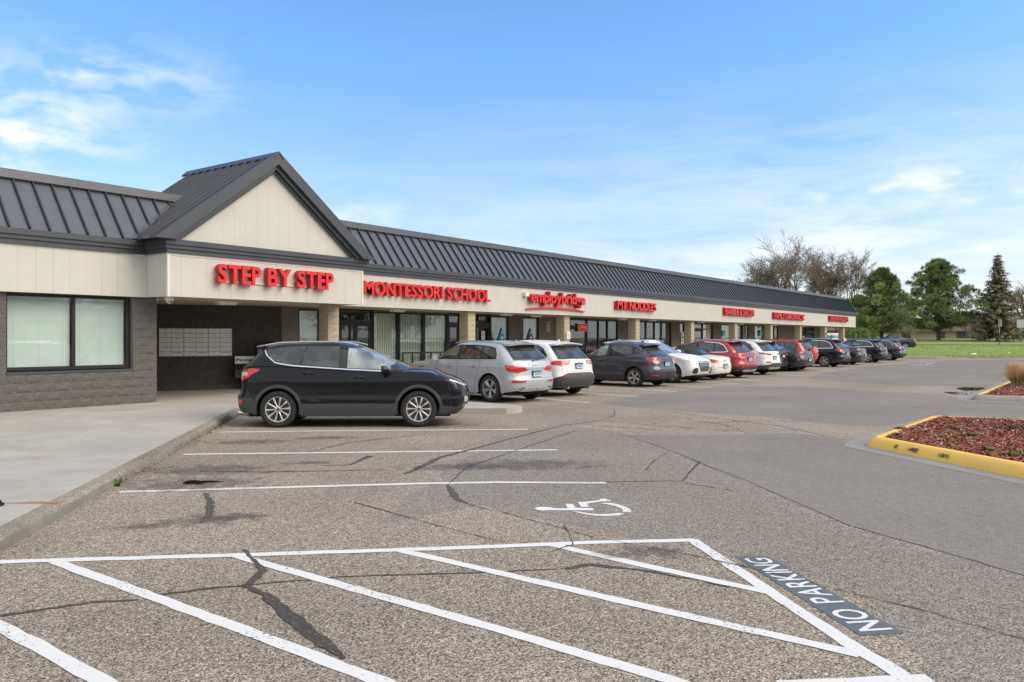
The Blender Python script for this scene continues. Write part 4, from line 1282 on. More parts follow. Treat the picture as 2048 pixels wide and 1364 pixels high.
stripe(wob([(1130, 1138), (1180, 1130), (1280, 1140), (1400, 1162), (1480, 1180)], .6, 5, 16), tw(.05, .06, .02, .012, .008), 'crack', CRACK, .0095, amt=.01)
stripe(wob([(1128, 1052), (1140, 1070), (1145, 1090), (1100, 1105)], .5, 4, 17), .012, 'crack', CRACK, .0125, amt=.005)
for i, l in enumerate([[(1200, 842), (1230, 830), (1227, 818)], [(1150, 848), (1290, 858), (1390, 870)], [(1280, 853), (1330, 843), (1400, 846), (1520, 841), (1610, 843)], [(1254, 815), (1330, 822), (1440, 838), (1560, 852), (1690, 880)],
                       [(1180, 840), (1300, 850), (1460, 862)], [(1579, 770), (1610, 766), (1650, 762)], [(1290, 941), (1310, 920), (1335, 906)], [(1375, 838), (1450, 850), (1500, 868)], [(1800, 760), (1870, 752), (1960, 750), (2048, 752)]]):
    stripe(wob(l, .4, 6, 30 + i), tw(.008, .022, .008), 'crack', CRACK, .0065 if i != 6 else .0075, amt=.012)
# a faint curb-side crack line under the pavement kerb
def blot(px, rx, ry, m, z, name='oil_stain', rot=0):
    c = G(*px); mb = MB(); n = 28
    mb.sheet([(rx * math.cos(2 * math.pi * k / n), ry * math.sin(2 * math.pi * k / n)) for k in range(n)], 0)
    mb.obj(name, m, LOT, loc=(c[0], c[1], z * .5), rot=(0, 0, rot + TH - R(90)), fix=False)
blot((420, 940), 1.3, .55, OIL, .0135); blot((500, 884), 1.0, .4, OIL, .0135); blot((410, 1040), .55, .32, OIL, .0135); blot((480, 1034), .40, .22, OIL, .0140)
blot((385, 968), 1.15, .62, OIL, .0142); blot((280, 1054), .35, .16, OIL, .0138); blot((620, 926), .5, .2, OIL, .0137); blot((650, 876), .8, .3, OIL, .0139); blot((900, 935), 1.0, .35, OIL, .0141)
blot((1050, 930), 1.6, .6, OIL, .0144); blot((610, 848), 2.0, .6, OIL, .0133); blot((850, 850), 1.5, .5, OIL, .0136); blot((1290, 1105), .5, .25, OIL, .0143)
stripe(wob([(412, 987), (420, 1005), (422, 1030), (400, 1046)], .4, 4, 50), tw(.03, .06, .075, .03), 'sealed_crack', TAR, .0145, amt=.02)
WATER = mat('puddle_water', (0.012, 0.013, 0.012), 0.03, spec=0.8)
def pudd(px, z=.006):
    mb = MB(); P = [G(*p)[:2] for p in px]; mb.sheet(jit(P, .02, .2), z * .5); mb.obj('puddle', WATER, LOT, fix=False)
pudd([(364, 967), (374, 963.5), (388, 961), (400, 963), (418, 962), (446, 964.5), (415, 966), (398, 969.5), (380, 969), (370, 970)], .0155)
pudd([(1911, 776), (1925, 774.5), (1965, 775), (1972, 777), (1955, 781), (1930, 782), (1918, 779)]); pudd([(1886, 784), (1910, 784), (1946, 786), (1940, 790), (1905, 789)])

# raised pavement in front of the shops -------------------------------------------------
PZ = .13
B0 = Vector(G(0, 1105)[:2]); C0 = Vector(G(481, 828.5)[:2]); da = (C0 - B0).normalized(); dl = Vector((-da.y, da.x))
if dl.dot(Vector((CA, SA))) < 0 and False: dl = -dl
# dl points to the left of the kerb (towards the shops)
if dl.dot(Vector((-SA, CA))) < 0: dl = -dl
Bk = B0 - da * 9
lenC = (C0 - Bk).length
pav = thing('pavement', None, None); pav['kind'] = 'structure'
def PV(a, b): v = Bk + da * a + dl * b; return (v.x, v.y)
# kerb stones along the slanted edge, each its own piece
def kerb_piece(a0, a1, w=.16, h=PZ, seed=0):
    rnd = random.Random(seed); mb = MB(); n = max(3, int((a1 - a0) / .07)); V = []; Fc = []
    for i in range(n + 1):
        a = a0 + (a1 - a0) * i / n
        e = rnd.uniform(0, .012) if rnd.random() < .7 else rnd.uniform(.01, .03)
        for (b, z) in ((rnd.uniform(-.004, .004), -.02), (.004 + e * .3, h * .55), (.008 + e * .5, h - .035 - e * .8), (.024 + e * 1.1, h - .003 - e * .2), (w, h), (w, -.02)):
            x, y = PV(a, b); V.append((x, y, z))
    for i in range(n):
        for k in range(6): Fc.append((i * 6 + k, i * 6 + (k + 1) % 6, (i + 1) * 6 + (k + 1) % 6, (i + 1) * 6 + k))
    Fc.append(tuple(range(6))); Fc.append(tuple(range(n * 6 + 5, n * 6 - 1, -1)))
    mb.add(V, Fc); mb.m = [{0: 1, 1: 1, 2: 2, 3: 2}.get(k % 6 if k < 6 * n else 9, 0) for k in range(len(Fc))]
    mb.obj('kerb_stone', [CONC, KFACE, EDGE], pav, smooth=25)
aj = [0, 3, 6]
for pxx in ((52, 1078), (229, 975)):
    v = Vector(G(*pxx)[:2]); aj.append((v - Bk).dot(da))
a_last = aj[-1]
while a_last + 2.6 < lenC: a_last += 3.0; aj.append(min(a_last, lenC))
aj = sorted(set([round(min(a, lenC), 3) for a in aj])); 
if aj[-1] < lenC - .2: aj.append(lenC)
for i in range(len(aj) - 1): kerb_piece(aj[i] + .004, aj[i + 1] - .004, seed=i)
# slabs: joints square to the kerb
aa = [0]
for pxx in ((100, 1048), (200, 958), (300, 905), (400, 870)):
    v = Vector(G(*pxx, PZ)[:2]); aa.append((v - Bk).dot(da))
aa = sorted(aa); aa = [0, 2.2, 4.4] + [a for a in aa if a > 5.0]; aa.append(lenC + .02)
bb = [.164, 1.75, 3.3, 4.9, 6.5, 8.1]
rs = random.Random(4)
for i in range(len(aa) - 1):
    for j in range(len(bb) - 1):
        g_ = .005; dz = rs.uniform(-.003, .002)
        mb = MB(); a0, a1, b0, b1 = aa[i] + g_, aa[i + 1] - g_, bb[j] + g_, bb[j + 1] - g_
        lo = [PV(a0, b0), PV(a1, b0), PV(a1, b1), PV(a0, b1)]; c = .006
        hi = [PV(a0 + c, b0 + c), PV(a1 - c, b0 + c), PV(a1 - c, b1 - c), PV(a0 + c, b1 - c)]
        V = [(x, y, -.02) for x, y in lo] + [(x, y, PZ - .006 + dz) for x, y in lo] + [(x, y, PZ + dz) for x, y in hi]
        mb.add(V, [(0, 1, 5, 4), (1, 2, 6, 5), (2, 3, 7, 6), (3, 0, 4, 7), (4, 5, 9, 8), (5, 6, 10, 9), (6, 7, 11, 10), (7, 4, 8, 11), (8, 9, 10, 11)])
        mb.obj('pavement_slab', CONC, pav)
mb = MB(); mb.prism([PV(-1, 8.1), PV(lenC, 8.1), PV(lenC, 14), PV(-1, 14)], -.02, PZ - .004)
mb.obj('pavement_bed', CONC, pav)
# part behind the slanted kerb, with the rounded nose beside the silver car, and the walk under the canopy
T = Vector(G(1022, 828)[:2])
cx, cy = T.x + .25, T.y + .62
nose = [(cx + .62 * math.cos(a), cy + .62 * math.sin(a)) for a in np.linspace(R(-120), R(0), 9)]
E0 = PV(lenC + .005, 8.1)
poly = [PV(lenC + .005, .0)] + nose + [(cx + .66, 17.2), (95, 17.2), (95, 21.6), (16.2, 21.6), (12.0, 24.6), (9.0, 24.6), E0]
mb = MB(); mb.prism(poly, -.02, PZ); walk = mb.obj('canopy_walk', CONC, pav)
mb = MB()
for s_ in range(0, 26):
    x = 17.5 + s_ * 3.0
    mb.box(x, 17.21, PZ + .001, x + .012, 21.3, PZ + .003)
mb.obj('walk_joint', CRACK, pav)
# rust stain by the bolt on the slab edge, bolt stub of a removed sign
c = G(60, 1006, PZ)
mb = MB(); mb.sheet([(.42 * math.cos(2 * math.pi * k / 20), .07 * math.sin(2 * math.pi * k / 20)) for k in range(20)], 0)
mb.obj('rust_stain', RUST, pav, loc=(c[0], c[1], PZ + .004), rot=(0, 0, TH - R(90)), fix=False)
c = G(-2, 1013, PZ)
pb = thing('parking_block_stub', 'black steel bracket bolted to the pavement at the left edge of the photo', 'bracket', (c[0], c[1], PZ), TH - R(90))
mb = MB(); mb.box(-.30, -.05, 0, .02, .05, .03); mb.hull([(-.3, -.05, .03), (-.05, -.05, .03), (-.05, .05, .03), (-.3, .05, .03)], [(-.3, -.02, .12), (-.16, -.02, .12), (-.16, .02, .12), (-.3, .02, .12)]); mb.obj('base_plate', BRONZE, pb)
mb = MB(); mb.tube([(-.0, .02, .03), (-.0, .02, .055)], .012, 8); mb.obj('bolt', BRONZE, pb)

# planted islands ----------------------------------------------------------------------
def offset_poly(P, d):
    n = len(P); out = []
    area = sum(P[i][0] * P[(i + 1) % n][1] - P[(i + 1) % n][0] * P[i][1] for i in range(n))
    sg = 1 if area > 0 else -1
    for i in range(n):
        a, b, c = Vector(P[i - 1]), Vector(P[i]), Vector(P[(i + 1) % n])
        e1 = (b - a).normalized(); e2 = (c - b).normalized()
        n1 = Vector((e1.y, -e1.x)) * sg; n2 = Vector((e2.y, -e2.x)) * sg
        m = (n1 + n2); m.normalize(); k = d / max(.4, m.dot(n1))
        v = b + m * k; out.append((v.x, v.y))
    return out
def rounded(P, r, n=5):
    out = []
    for i in range(len(P)):
        a, b, c = Vector(P[i - 1]), Vector(P[i]), Vector(P[(i + 1) % len(P)])
        u = (a - b).normalized(); v = (c - b).normalized(); p = b + u * r; q_ = b + v * r
        for k in range(n + 1):
            t = k / n; w = (p * (1 - t) + b * t) * (1 - t) + (b * (1 - t) + q_ * t) * t; out.append((w.x, w.y))
    return out
MULCH = [mat('mulch_' + n, c, .95) for n, c in (('red', (.30, .080, .048)), ('rust', (.42, .155, .085)), ('brown', (.17, .075, .045)), ('pale', (.58, .38, .27)), ('dark', (.06, .032, .022)))]
SOIL = mat('mulch_base', (.13, .045, .035), .95, var=.4, scale=12, bump=.8, bscale=30)
def island(P, yel, label_name, dens, box, seed):
    rnd = random.Random(seed)
    P = rounded(P, .22)
    isl = thing(label_name, None, None); isl['kind'] = 'structure'
    rings = [(offset_poly(P, .13), .002), (offset_poly(P, .11), .05), (offset_poly(P, .05), .115), (offset_poly(P, .0), .15), (offset_poly(P, -.03), .158), (offset_poly(P, -.13), .155), (offset_poly(P, -.15), .10)]
    n = len(P); V = []; Fc = []; mi = []
    for ring, z in rings: V += [(x, y, z) for x, y in ring]
    mb = MB()
    for k in range(n):
        c = Vector(P[k]); c2 = Vector(P[(k + 1) % n]); y_ = yel(k, n)
        for r_ in range(len(rings) - 1):
            Fc.append((r_ * n + k, r_ * n + (k + 1) % n, (r_ + 1) * n + (k + 1) % n, (r_ + 1) * n + k)); mi.append(0 if y_ else 1)
    mb.v = V; mb.f = Fc; mb.m = mi
    mb.obj('island_kerb', [YEL, KERB], isl, smooth=50)
    g0 = offset_poly(P, .12); g1 = offset_poly(P, .46); mb = MB()
    mb.add([(x, y, .007) for x, y in g0] + [(x, y, .005) for x, y in g1], [(k, (k + 1) % n, n + (k + 1) % n, n + k) for k in range(n)])
    mb.obj('gutter', GUTTER, isl)
    bed = offset_poly(P, -.14); mb = MB(); mb.sheet(bed, .125); mb.obj('mulch_bed', SOIL, isl, fix=False)
    # chips
    mb = MB(); B = [Vector(b) for b in bed]
    def inside(x, y):
        c = False
        for i in range(len(B)):
            a, b = B[i - 1], B[i]
            if (a.y > y) != (b.y > y) and x < (b.x - a.x) * (y - a.y) / (b.y - a.y) + a.x: c = not c
        return c
    cnt = 0; x0, y0, x1, y1 = min(b.x for b in B), min(b.y for b in B), max(b.x for b in B), max(b.y for b in B)
    while cnt < dens:
        x, y = rnd.uniform(x0, x1), rnd.uniform(y0, y1)
        if not inside(x, y): continue
        d = depth_of(x, y); l = x * SA - y * CA
        a = rnd.uniform(0, 6.28); L = rnd.uniform(.010, .042); w = rnd.uniform(.004, .011); t = rnd.uniform(-.6, .6); z = .13 + rnd.uniform(0, .035)
        dx, dy = math.cos(a) * L, math.sin(a) * L; wx, wy = -math.sin(a) * w, math.cos(a) * w; dz = t * L
        mb.add([(x - dx - wx, y - dy - wy, z - dz * .4), (x + dx - wx, y + dy - wy, z + dz), (x + dx + wx, y + dy + wy, z + dz + w * .6), (x - dx + wx, y - dy + wy, z - dz * .4 + w * .6)], [(0, 1, 2, 3)], rnd.choices(range(5), (40, 24, 20, 8, 8))[0])
        cnt += 1
    ch = mb.obj('mulch_chips', MULCH, None, fix=False); tag(ch, box, 'mulch', kind='stuff')
    return bed
p0 = Vector(G(1745, 874, .15)[:2]); p1 = Vector(G(1868, 831, .15)[:2]); e1 = Vector(G(2048, 930, .15)[:2]) - p0; e2 = Vector(G(2042, 838.5, .15)[:2]) - p1
BED1 = island([tuple(p0), tuple(p0 + e1 * 2.6), tuple(p1 + e2 * 1.8), tuple(p1)], lambda k, n: True, 'traffic_island', 46000, 'reddish shredded bark mulch filling the yellow-kerbed island at right', 1)
q0 = Vector(G(1950, 790, .15)[:2]); q1 = Vector(G(2016, 763.5, .15)[:2]); q3 = Vector(G(2056, 793, .15)[:2]); v = (q1 - q0) * 1.25
BED2 = island([tuple(q0), tuple(q3), tuple(q3 + v), tuple(q0 + v)], lambda k, n: k >= 17, 'traffic_island', 9000, 'reddish shredded bark mulch in the farther, smaller island', 2)
# tyre scuffs on the yellow kerb
for t0, w_ in ((.20, .10), (.31, .17), (.50, .22)):
    a = p0 + e1 * t0; n1 = Vector((e1.y, -e1.x)).normalized()
    if n1.dot(Vector((CA, SA))) > 0: n1 = -n1
    u1 = e1.normalized(); mb = MB()
    w_ *= 1.6; P_ = [(a + n1 * .112, .042), (a + u1 * w_ + n1 * .112, .044), (a + u1 * w_ + n1 * .055, .110), (a + n1 * .055, .110)]
    mb.add([(p.x, p.y, z + .004) for p, z in P_], [(0, 1, 2, 3)]); mb.obj('tyre_scuff', SCUFF, bpy.data.objects['traffic_island'])

# weeds and ornamental grasses
WEED = mat('weed_green', (.075, .16, .03), .8, var=.4, scale=8)
STRAW = mat('dry_grass', (.62, .40, .20), .85, col2=(.78, .58, .34), scale=6)
GREENB = mat('green_blades', (.10, .17, .045), .8, var=.4, scale=6)
def tuft(name, loc, n, h, spread, label, cat, mats, seed, green=.3, group=None):
    rnd = random.Random(seed); mb = MB()
    for i in range(n):
        a = rnd.uniform(0, 6.28); r0 = rnd.uniform(0, spread * .35); g_ = rnd.random() < green
        hh = h * rnd.uniform(.5, 1) * (.55 if g_ else 1); lean = rnd.uniform(.05, .5) * spread; w = .004 if n > 300 else .008
        x, y = r0 * math.cos(a), r0 * math.sin(a); pa = a + rnd.uniform(-.5, .5); ca_, sa_ = math.cos(pa), math.sin(pa)
        pts = [(x, y, 0), (x + ca_ * lean * .35, y + sa_ * lean * .35, hh * .5), (x + ca_ * lean, y + sa_ * lean, hh * .86), (x + ca_ * lean * 1.4, y + sa_ * lean * 1.4, hh)]
        ww = [w * .8, w * .8, w * (.8 if g_ else 1.9), 0.001]; V = []
        tx, ty = -math.sin(pa + .7), math.cos(pa + .7)
        for (px_, py_, pz_), q_ in zip(pts, ww): V += [(px_ - tx * q_, py_ - ty * q_, pz_), (px_ + tx * q_, py_ + ty * q_, pz_)]
        mb.add(V, [(0, 1, 3, 2), (2, 3, 5, 4), (4, 5, 7, 6)], 1 if g_ else 0)
    o = mb.obj(name, mats, None, loc=loc, fix=False); return tag(o, label, cat, group)
g1 = G(2036, 772, .13)
tuft('ornamental_grass', g1, 1500, .80, .50, 'clump of straw-coloured ornamental grass with green base in the farther island', 'grass clump', [STRAW, GREENB], 1, .35)
g2 = G(2112, 862, .13)
tuft('ornamental_grass', g2, 1300, .95, .60, 'straw-coloured ornamental grass cut by the right edge of the photo, nearer island', 'grass clump', [STRAW, GREENB], 2, .25)
for i, (px_, py_, lab) in enumerate(((1800, 861, 'small green weed at the left corner of the yellow-kerbed island'), (1916, 862, 'pale green weed in the middle of the mulch'), (1980, 905, 'bright green weed near the front yellow kerb, left of another'),
                                     (2025, 915, 'low green weed nearest the right edge along the yellow kerb'), (1950, 875, 'tiny weed among the bark right of the middle'))):
    tuft('weed', G(px_, py_, .13), 70, .075, .17, lab, 'weed', [WEED, GREENB], 10 + i, .4)
tuft('weed', G(231, 973, .0), 30, .10, .12, 'green weed growing in the joint of the pavement kerb', 'weed', [WEED, GREENB], 20, .3)
# ------------------------------------------------------------------ the shopping building
YF, YG, YS, ZS, ZT = 18.80, 17.87, 21.3, 2.74, 3.74       # fascia plane, gable plane, shop front, soffit, top of fascia
XE, XG0, XG1 = 79.6, 10.50, 16.72
bld = thing('shopping_building', 'long single-storey shop row with charcoal metal mansard roof, cream fascia and tan block columns', 'building', (45, 25, 0))
def P(mb, name, m, parent=None, smooth=None, kind=None):
    return mb.obj(name, m, parent or bld, smooth, kind, world=True)

# shell: back and side walls, flat roof
mb = MB()
mb.box(-6, 33, 0, 78, 33.2, 5.2); mb.box(-6.2, 19.2, 0, -6, 33.2, 5.2); mb.box(77.9, YS + .02, 0, 78.1, 33, 5.2)
P(mb, 'outer_wall', SHOPWALL)
mb = MB(); mb.box(-6, 19.78, 5.10, XE - .05, 33.1, 5.18); P(mb, 'flat_roof', mat('roof_membrane', (.12, .12, .12), .9))
mb = MB(); mb.box(10.9, 24.7, ZS - .02, 10.92, 24.72, ZS); 
mb = MB(); mb.box(-5.9, 19.3, .0, 12.0, 33, .10); mb.box(16.4, 21.62, .0, 77.9, 33, .10); P(mb, 'interior_floor', DARKIN)
mb = MB(); mb.box(-5.9, 23.0, .1, 10.6, 23.1, 2.72)
mb.box(17.5, 25.3, .1, 77.8, 25.4, 2.72)
for x in (23, 29.9, 36.7, 43.6, 50.6, 57.7, 64.9, 72): mb.box(x, 21.6, .1, x + .1, 25.3, 2.72)
P(mb, 'interior_wall', DARKIN)

# soffits
mb = MB()
mb.box(XG0 + .06, YG + .06, ZS, XG1 - .06, YF + .045, ZS + .05); P(mb, 'soffit', SOFFIT)
mb = MB(); mb.box(-6, YF + .05, ZS, XE - .05, 26, ZS + .05); P(mb, 'soffit', SOFFIT)

# fascia boards
def board_run(n0, n1, w, fn, name='fascia_panel', z0=ZS - .03, z1=ZT):
    x = n0; i = 0
    k = round((n1 - n0) / w); w = (n1 - n0) / k
    me = None
    for i in range(k):
        mb = MB(); g_ = .0012 if i % 4 else .0025
        fn(mb, n0 + i * w + g_, n0 + (i + 1) * w - g_, z0, z1); P(mb, name, FASCIA)
def fb(Y): return lambda mb, a, b, z0, z1: mb.box(a, Y, z0, b, Y + .03, z1)
board_run(-5, XG0, .36, fb(YF)); board_run(XG1, XE, .36, fb(YF)); board_run(XG0, XG1, .345, fb(YG))
board_run(YG + .031, YF - .001, .31, lambda mb, a, b, z0, z1: mb.box(XG0, a, z0, XG0 + .03, b, z1))
board_run(YG + .031, YF - .001, .31, lambda mb, a, b, z0, z1: mb.box(XG1 - .03, a, z0, XG1, b, z1))
board_run(YF + .035, 33.1, .6, lambda mb, a, b, z0, z1: mb.box(XE - .03, a, z0, XE, b, z1))
mb = MB(); mb.box(-5, YF + .031, ZS + .06, XG0, YF + .05, ZT); mb.box(XG1, YF + .031, ZS + .06, XE - .04, YF + .05, ZT); mb.box(XG0 + .04, YG + .031, ZS + .06, XG1 - .04, YG + .05, ZT)
P(mb, 'fascia_backing', mat('fascia_joint', (.52, .48, .40), .9))
# pale corner and head trims
mat('trim_paint', (.70, .67, .60), .5)
for bx in ((XG0 - .012, YG - .014, ZS - .035, XG0 + .055, YG + .055, ZT), (XG1 - .055, YG - .014, ZS - .035, XG1 + .012, YG + .055, ZT), (XG0 + .056, YG - .012, ZT - .05, XG1 - .056, YG - .001, ZT),
           (XG0 - .3, YF - .010, ZT - .045, XG0 - .013, YF - .001, ZT), (XE - .05, YF - .013, ZS - .035, XE + .013, YF + .04, ZT)):
    mb = MB(); mb.box(*bx); P(mb, 'corner_trim', MATS['trim_paint'])

# stepped dark eave
STEPS = [(ZT, ZT + .11, .05), (ZT + .11, ZT + .20, .09), (ZT + .20, ZT + .33, .13)]
for i, (za, zb_, o) in enumerate(STEPS):
    for (xa, xb, Y, ex0, ex1) in ((-5, XG0 - o, YF, 0, 0), (XG1 + o, XE, YF, 0, 1), (XG0, XG1, YG, 1, 1)):
        mb = MB(); mb.box(xa - (o if ex0 else 0), Y - o, za, xb + (o if ex1 else 0), Y + (.18 if Y == YF else .14), zb_ - .004); P(mb, 'eave_trim', TRIM)
    for xa, xb in ((XG0 - o, XG0 + .1), (XG1 - .1, XG1 + o)):
        mb = MB(); mb.box(xa, YG + .142, za, xb, YF - o - .002, zb_ - .004); P(mb, 'eave_trim', TRIM)
mb = MB(); mb.box(XE + .002, YF + .2, ZT, XE + .12, 33, ZT + .33); P(mb, 'eave_trim', TRIM)
# joints in the eave
mb = MB()
for i in range(26):
    x = 17.3 + i * 3.05
    if x < XE: mb.box(x, YF - .1325, ZT + .20, x + .012, YF - .1305, ZT + .326); mb.box(x + .6, YF - .0925, ZT + .11, x + .612, YF - .0905, ZT + .196)
P(mb, 'eave_joint', SEAM)

# mansard
RY0, RZ0, RY1, RZ1 = YF - .11, ZT + .33, 19.62, 5.30
AP = Vector((13.46, 0, 6.56)); GX0, GX1, GZ = 10.16, 16.80, ZT + .33
slL = (AP.z - GZ) / (AP.x - GX0); slR = (AP.z - GZ) / (GX1 - AP.x)
def roof_y(z): return RY0 + (RY1 - RY0) * (z - RZ0) / (RZ1 - RZ0)
nrm = Vector((0, -(RZ1 - RZ0), RY1 - RY0)).normalized()
PAN = .41
def pan(x0, x1, zlo0, zlo1):
    """one roof pan with its standing seam; lower ends cut at zlo0 (x0) and zlo1 (x1)"""
    mb = MB()
    def q(x, z, o): return (x, roof_y(z) + nrm.y * o, z + nrm.z * o)
    mb.add([q(x0 + .004, zlo0, .0), q(x1 - .004, zlo1, .0), q(x1 - .004, RZ1, .0), q(x0 + .004, RZ1, .0)], [(0, 1, 2, 3)], 0)
    mb.add([q(x0 + .004, zlo0, -.03), q(x1 - .004, zlo1, -.03), q(x1 - .004, RZ1, -.03), q(x0 + .004, RZ1, -.03)], [(0, 1, 2, 3)], 0)
    w = .020; h = .058
    a = [q(x0 - w, zlo0, -.01), q(x0 + w, zlo0, -.01), q(x0 + w * .9, zlo0, h), q(x0 - w * .9, zlo0, h)]
    b = [q(x0 - w, RZ1, -.01), q(x0 + w, RZ1, -.01), q(x0 + w * .9, RZ1, h), q(x0 - w * .9, RZ1, h)]
    mb.hull(a, b, 1)
    return mb
base = pan(0, PAN, RZ0, RZ0).mesh([ROOFM, SEAM], None, 'roof_pan')
def zvalL(x): return GZ + (x - GX0) * slL
def zvalR(x): return GZ + (GX1 - x) * slR
x = -5.0 + .1; n_pan = 0
while x < XE - .02:
    x1 = x + PAN
    zl = [RZ0, RZ0]
    for i, xx in enumerate((x, x1)):
        if GX0 < xx <= AP.x: zl[i] = max(RZ0, zvalL(xx) + .0)
        elif AP.x < xx < GX1: zl[i] = max(RZ0, zvalR(xx))
    if min(zl) < RZ1 - .03:
        if max(zl) <= RZ0 + 1e-6: link('roof_pan', base, bld, loc=(x - 45, -25, 0))
        else: P(pan(x, x1, min(zl[0], RZ1 - .02), min(zl[1], RZ1 - .02)), 'roof_pan', [ROOFM, SEAM])
    x = x1
# ridge cap flashing
for (xa, xb) in ((-5, 12.05), (14.9, XE)):
    n = max(1, round((xb - xa) / 3.0)); 
    for i in range(n):
        a = xa + (xb - xa) * i / n; b = xa + (xb - xa) * (i + 1) / n - .006
        mb = MB(); mb.hull([(a, 19.50, 5.27), (a, 19.515, 5.45), (a, 19.54, 5.47), (a, 19.86, 5.44), (a, 19.86, 5.2), (a, 19.66, 5.2)], [(b, 19.50, 5.27), (b, 19.515, 5.45), (b, 19.54, 5.47), (b, 19.86, 5.44), (b, 19.86, 5.2), (b, 19.66, 5.2)])
        P(mb, 'roof_cap', mat('cap_metal', (.095, .10, .11), .4, metal=.15, var=.1, scale=1.5))
# end of the mansard
mb = MB(); mb.hull([(XE - .02, RY0 - .02, RZ0), (XE - .02, 19.5, 5.46), (XE - .02, 19.86, 5.44), (XE - .02, 19.86, RZ0)], [(XE + .08, RY0 - .02, RZ0), (XE + .08, 19.5, 5.46), (XE + .08, 19.86, 5.44), (XE + .08, 19.86, RZ0)])
P(mb, 'roof_end_trim', TRIM)
mb = MB(); mb.box(XE - .02, 19.87, 3.9, XE + .06, 33.1, 5.3); P(mb, 'parapet', TRIM)
mb = MB(); mb.hull([(XE + .1, YF - .16, ZT + .20), (XE + .1, YF - .16, ZT + .33), (XE + .1, YF + .15, ZT + .33), (XE + .1, YF + .15, ZT + .2)], [(XE + .17, YF - .16, ZT + .22), (XE + .17, YF - .16, ZT + .31), (XE + .17, YF + .15, ZT + .31), (XE + .17, YF + .15, ZT + .22)])
P(mb, 'gutter_end', WHITE)

# gable roof: pans run from ridge to eave
GY0, GY1 = YG - .30, 21.75
def gl_z(y):
    if y <= RY0: return GZ
    if y >= RY1: return 5.2
    return RZ0 + (y - RY0) * (RZ1 - RZ0) / (RY1 - RY0) - .05
def gpan(y0, y1, left, first):
    mb = MB(); sx = -1 if left else 1; sl = slL if left else slR
    nn = Vector((sx * sl, 0, 1)).normalized()
    def q(y, z, o): return (AP.x + sx * (AP.z - z) / sl + nn.x * o, y, z + nn.z * o)
    z0, z1 = gl_z(y0), gl_z(y1)
    mb.add([q(y0, z0, 0), q(y1, z1, 0), q(y1, AP.z, 0), q(y0, AP.z, 0)], [(0, 1, 2, 3)], 0)
    mb.add([q(y0, z0, -.04), q(y1, z1, -.04), q(y1, AP.z - .02, -.04), q(y0, AP.z - .02, -.04)], [(0, 1, 2, 3)], 0)
    w = .020; h = .058
    mb.hull([q(y0 - w, z0, -.02), q(y0 + w, z0, -.02), q(y0 + w, z0, h), q(y0 - w, z0, h)], [q(y0 - w, AP.z, -.02), q(y0 + w, AP.z, -.02), q(y0 + w, AP.z, h), q(y0 - w, AP.z, h)], 1)
    return mb
ng = 11
for left in (True, False):
    for i in range(ng):
        y0 = GY0 + .04 + (GY1 - GY0 - .04) * i / ng; y1 = GY0 + .04 + (GY1 - GY0 - .04) * (i + 1) / ng
        P(gpan(y0, y1, left, i == 0), 'roof_pan', [ROOFM, TRIM])
    # rake boards, stepped
    sx = -1 if left else 1; sl = slL if left else slR; nn = Vector((sx * sl, 0, 1)).normalized()
    def q(y, z, o, sx=sx, sl=sl, nn=nn): return (AP.x + sx * (AP.z - z) / sl + nn.x * o, y, z + nn.z * o)
    for (ya, yb, oa, ob) in ((GY0, GY0 + .10, .07, -.20), (GY0 + .10, GY0 + .18, .06, -.30), (GY0 + .18, YG + .02, .03, -.37)):
        mb = MB()
        def ends(z_, top):
            # cut plumb at the ridge, level at the eave
            out = []
            for (y, o) in ((ya, oa), (ya, ob), (yb, ob), (yb, oa)):
                if top: out.append((AP.x, y, AP.z + o / nn.z))
                else:
                    zz = GZ - .02; zc = zz - nn.z * o; out.append(q(y, zc, o))
            return out
        mb.hull(ends(0, True), ends(0, False)); P(mb, 'rake_board', TRIM)
# ridge cap of the gable
mb = MB(); hh = .10
a = [(AP.x - .16, AP.z - .06), (AP.x, AP.z + .09), (AP.x + .16, AP.z - .06), (AP.x + .14, AP.z - .10), (AP.x, AP.z + .05), (AP.x - .14, AP.z - .10)]
mb.hull([(x_, GY0 - .02, z_) for x_, z_ in a], [(x_, GY1 + .14, z_) for x_, z_ in a]); P(mb, 'ridge_cap', TRIM)
mb = MB(); mb.add([(GX0 + 1.5, GY1, 5.2), (GX1 - 1.5, GY1, 5.2), (AP.x, GY1, AP.z - .02)], [(0, 1, 2)]); P(mb, 'gable_back', TRIM)
# valley flashings
for sg, zv in ((1, zvalL), (-1, zvalR)):
    mb = MB(); gx = GX0 if sg > 0 else GX1; sl = slL if sg > 0 else slR
    V = []
    for z in (RZ0, RZ1):
        xv = gx + sg * (z - GZ) / sl; y = roof_y(z)
        V += [(xv - sg * .16, y - .0 + nrm.y * .012, z + nrm.z * .012), (xv, y + nrm.y * .03, z + .035), (xv + sg * .12, y + nrm.y * .02, z + .035 + .12 * sl)]
    mb.add(V, [(0, 1, 4, 3), (1, 2, 5, 4)]); P(mb, 'valley_flashing', mat('cap_metal', (.095, .10, .11), .4))
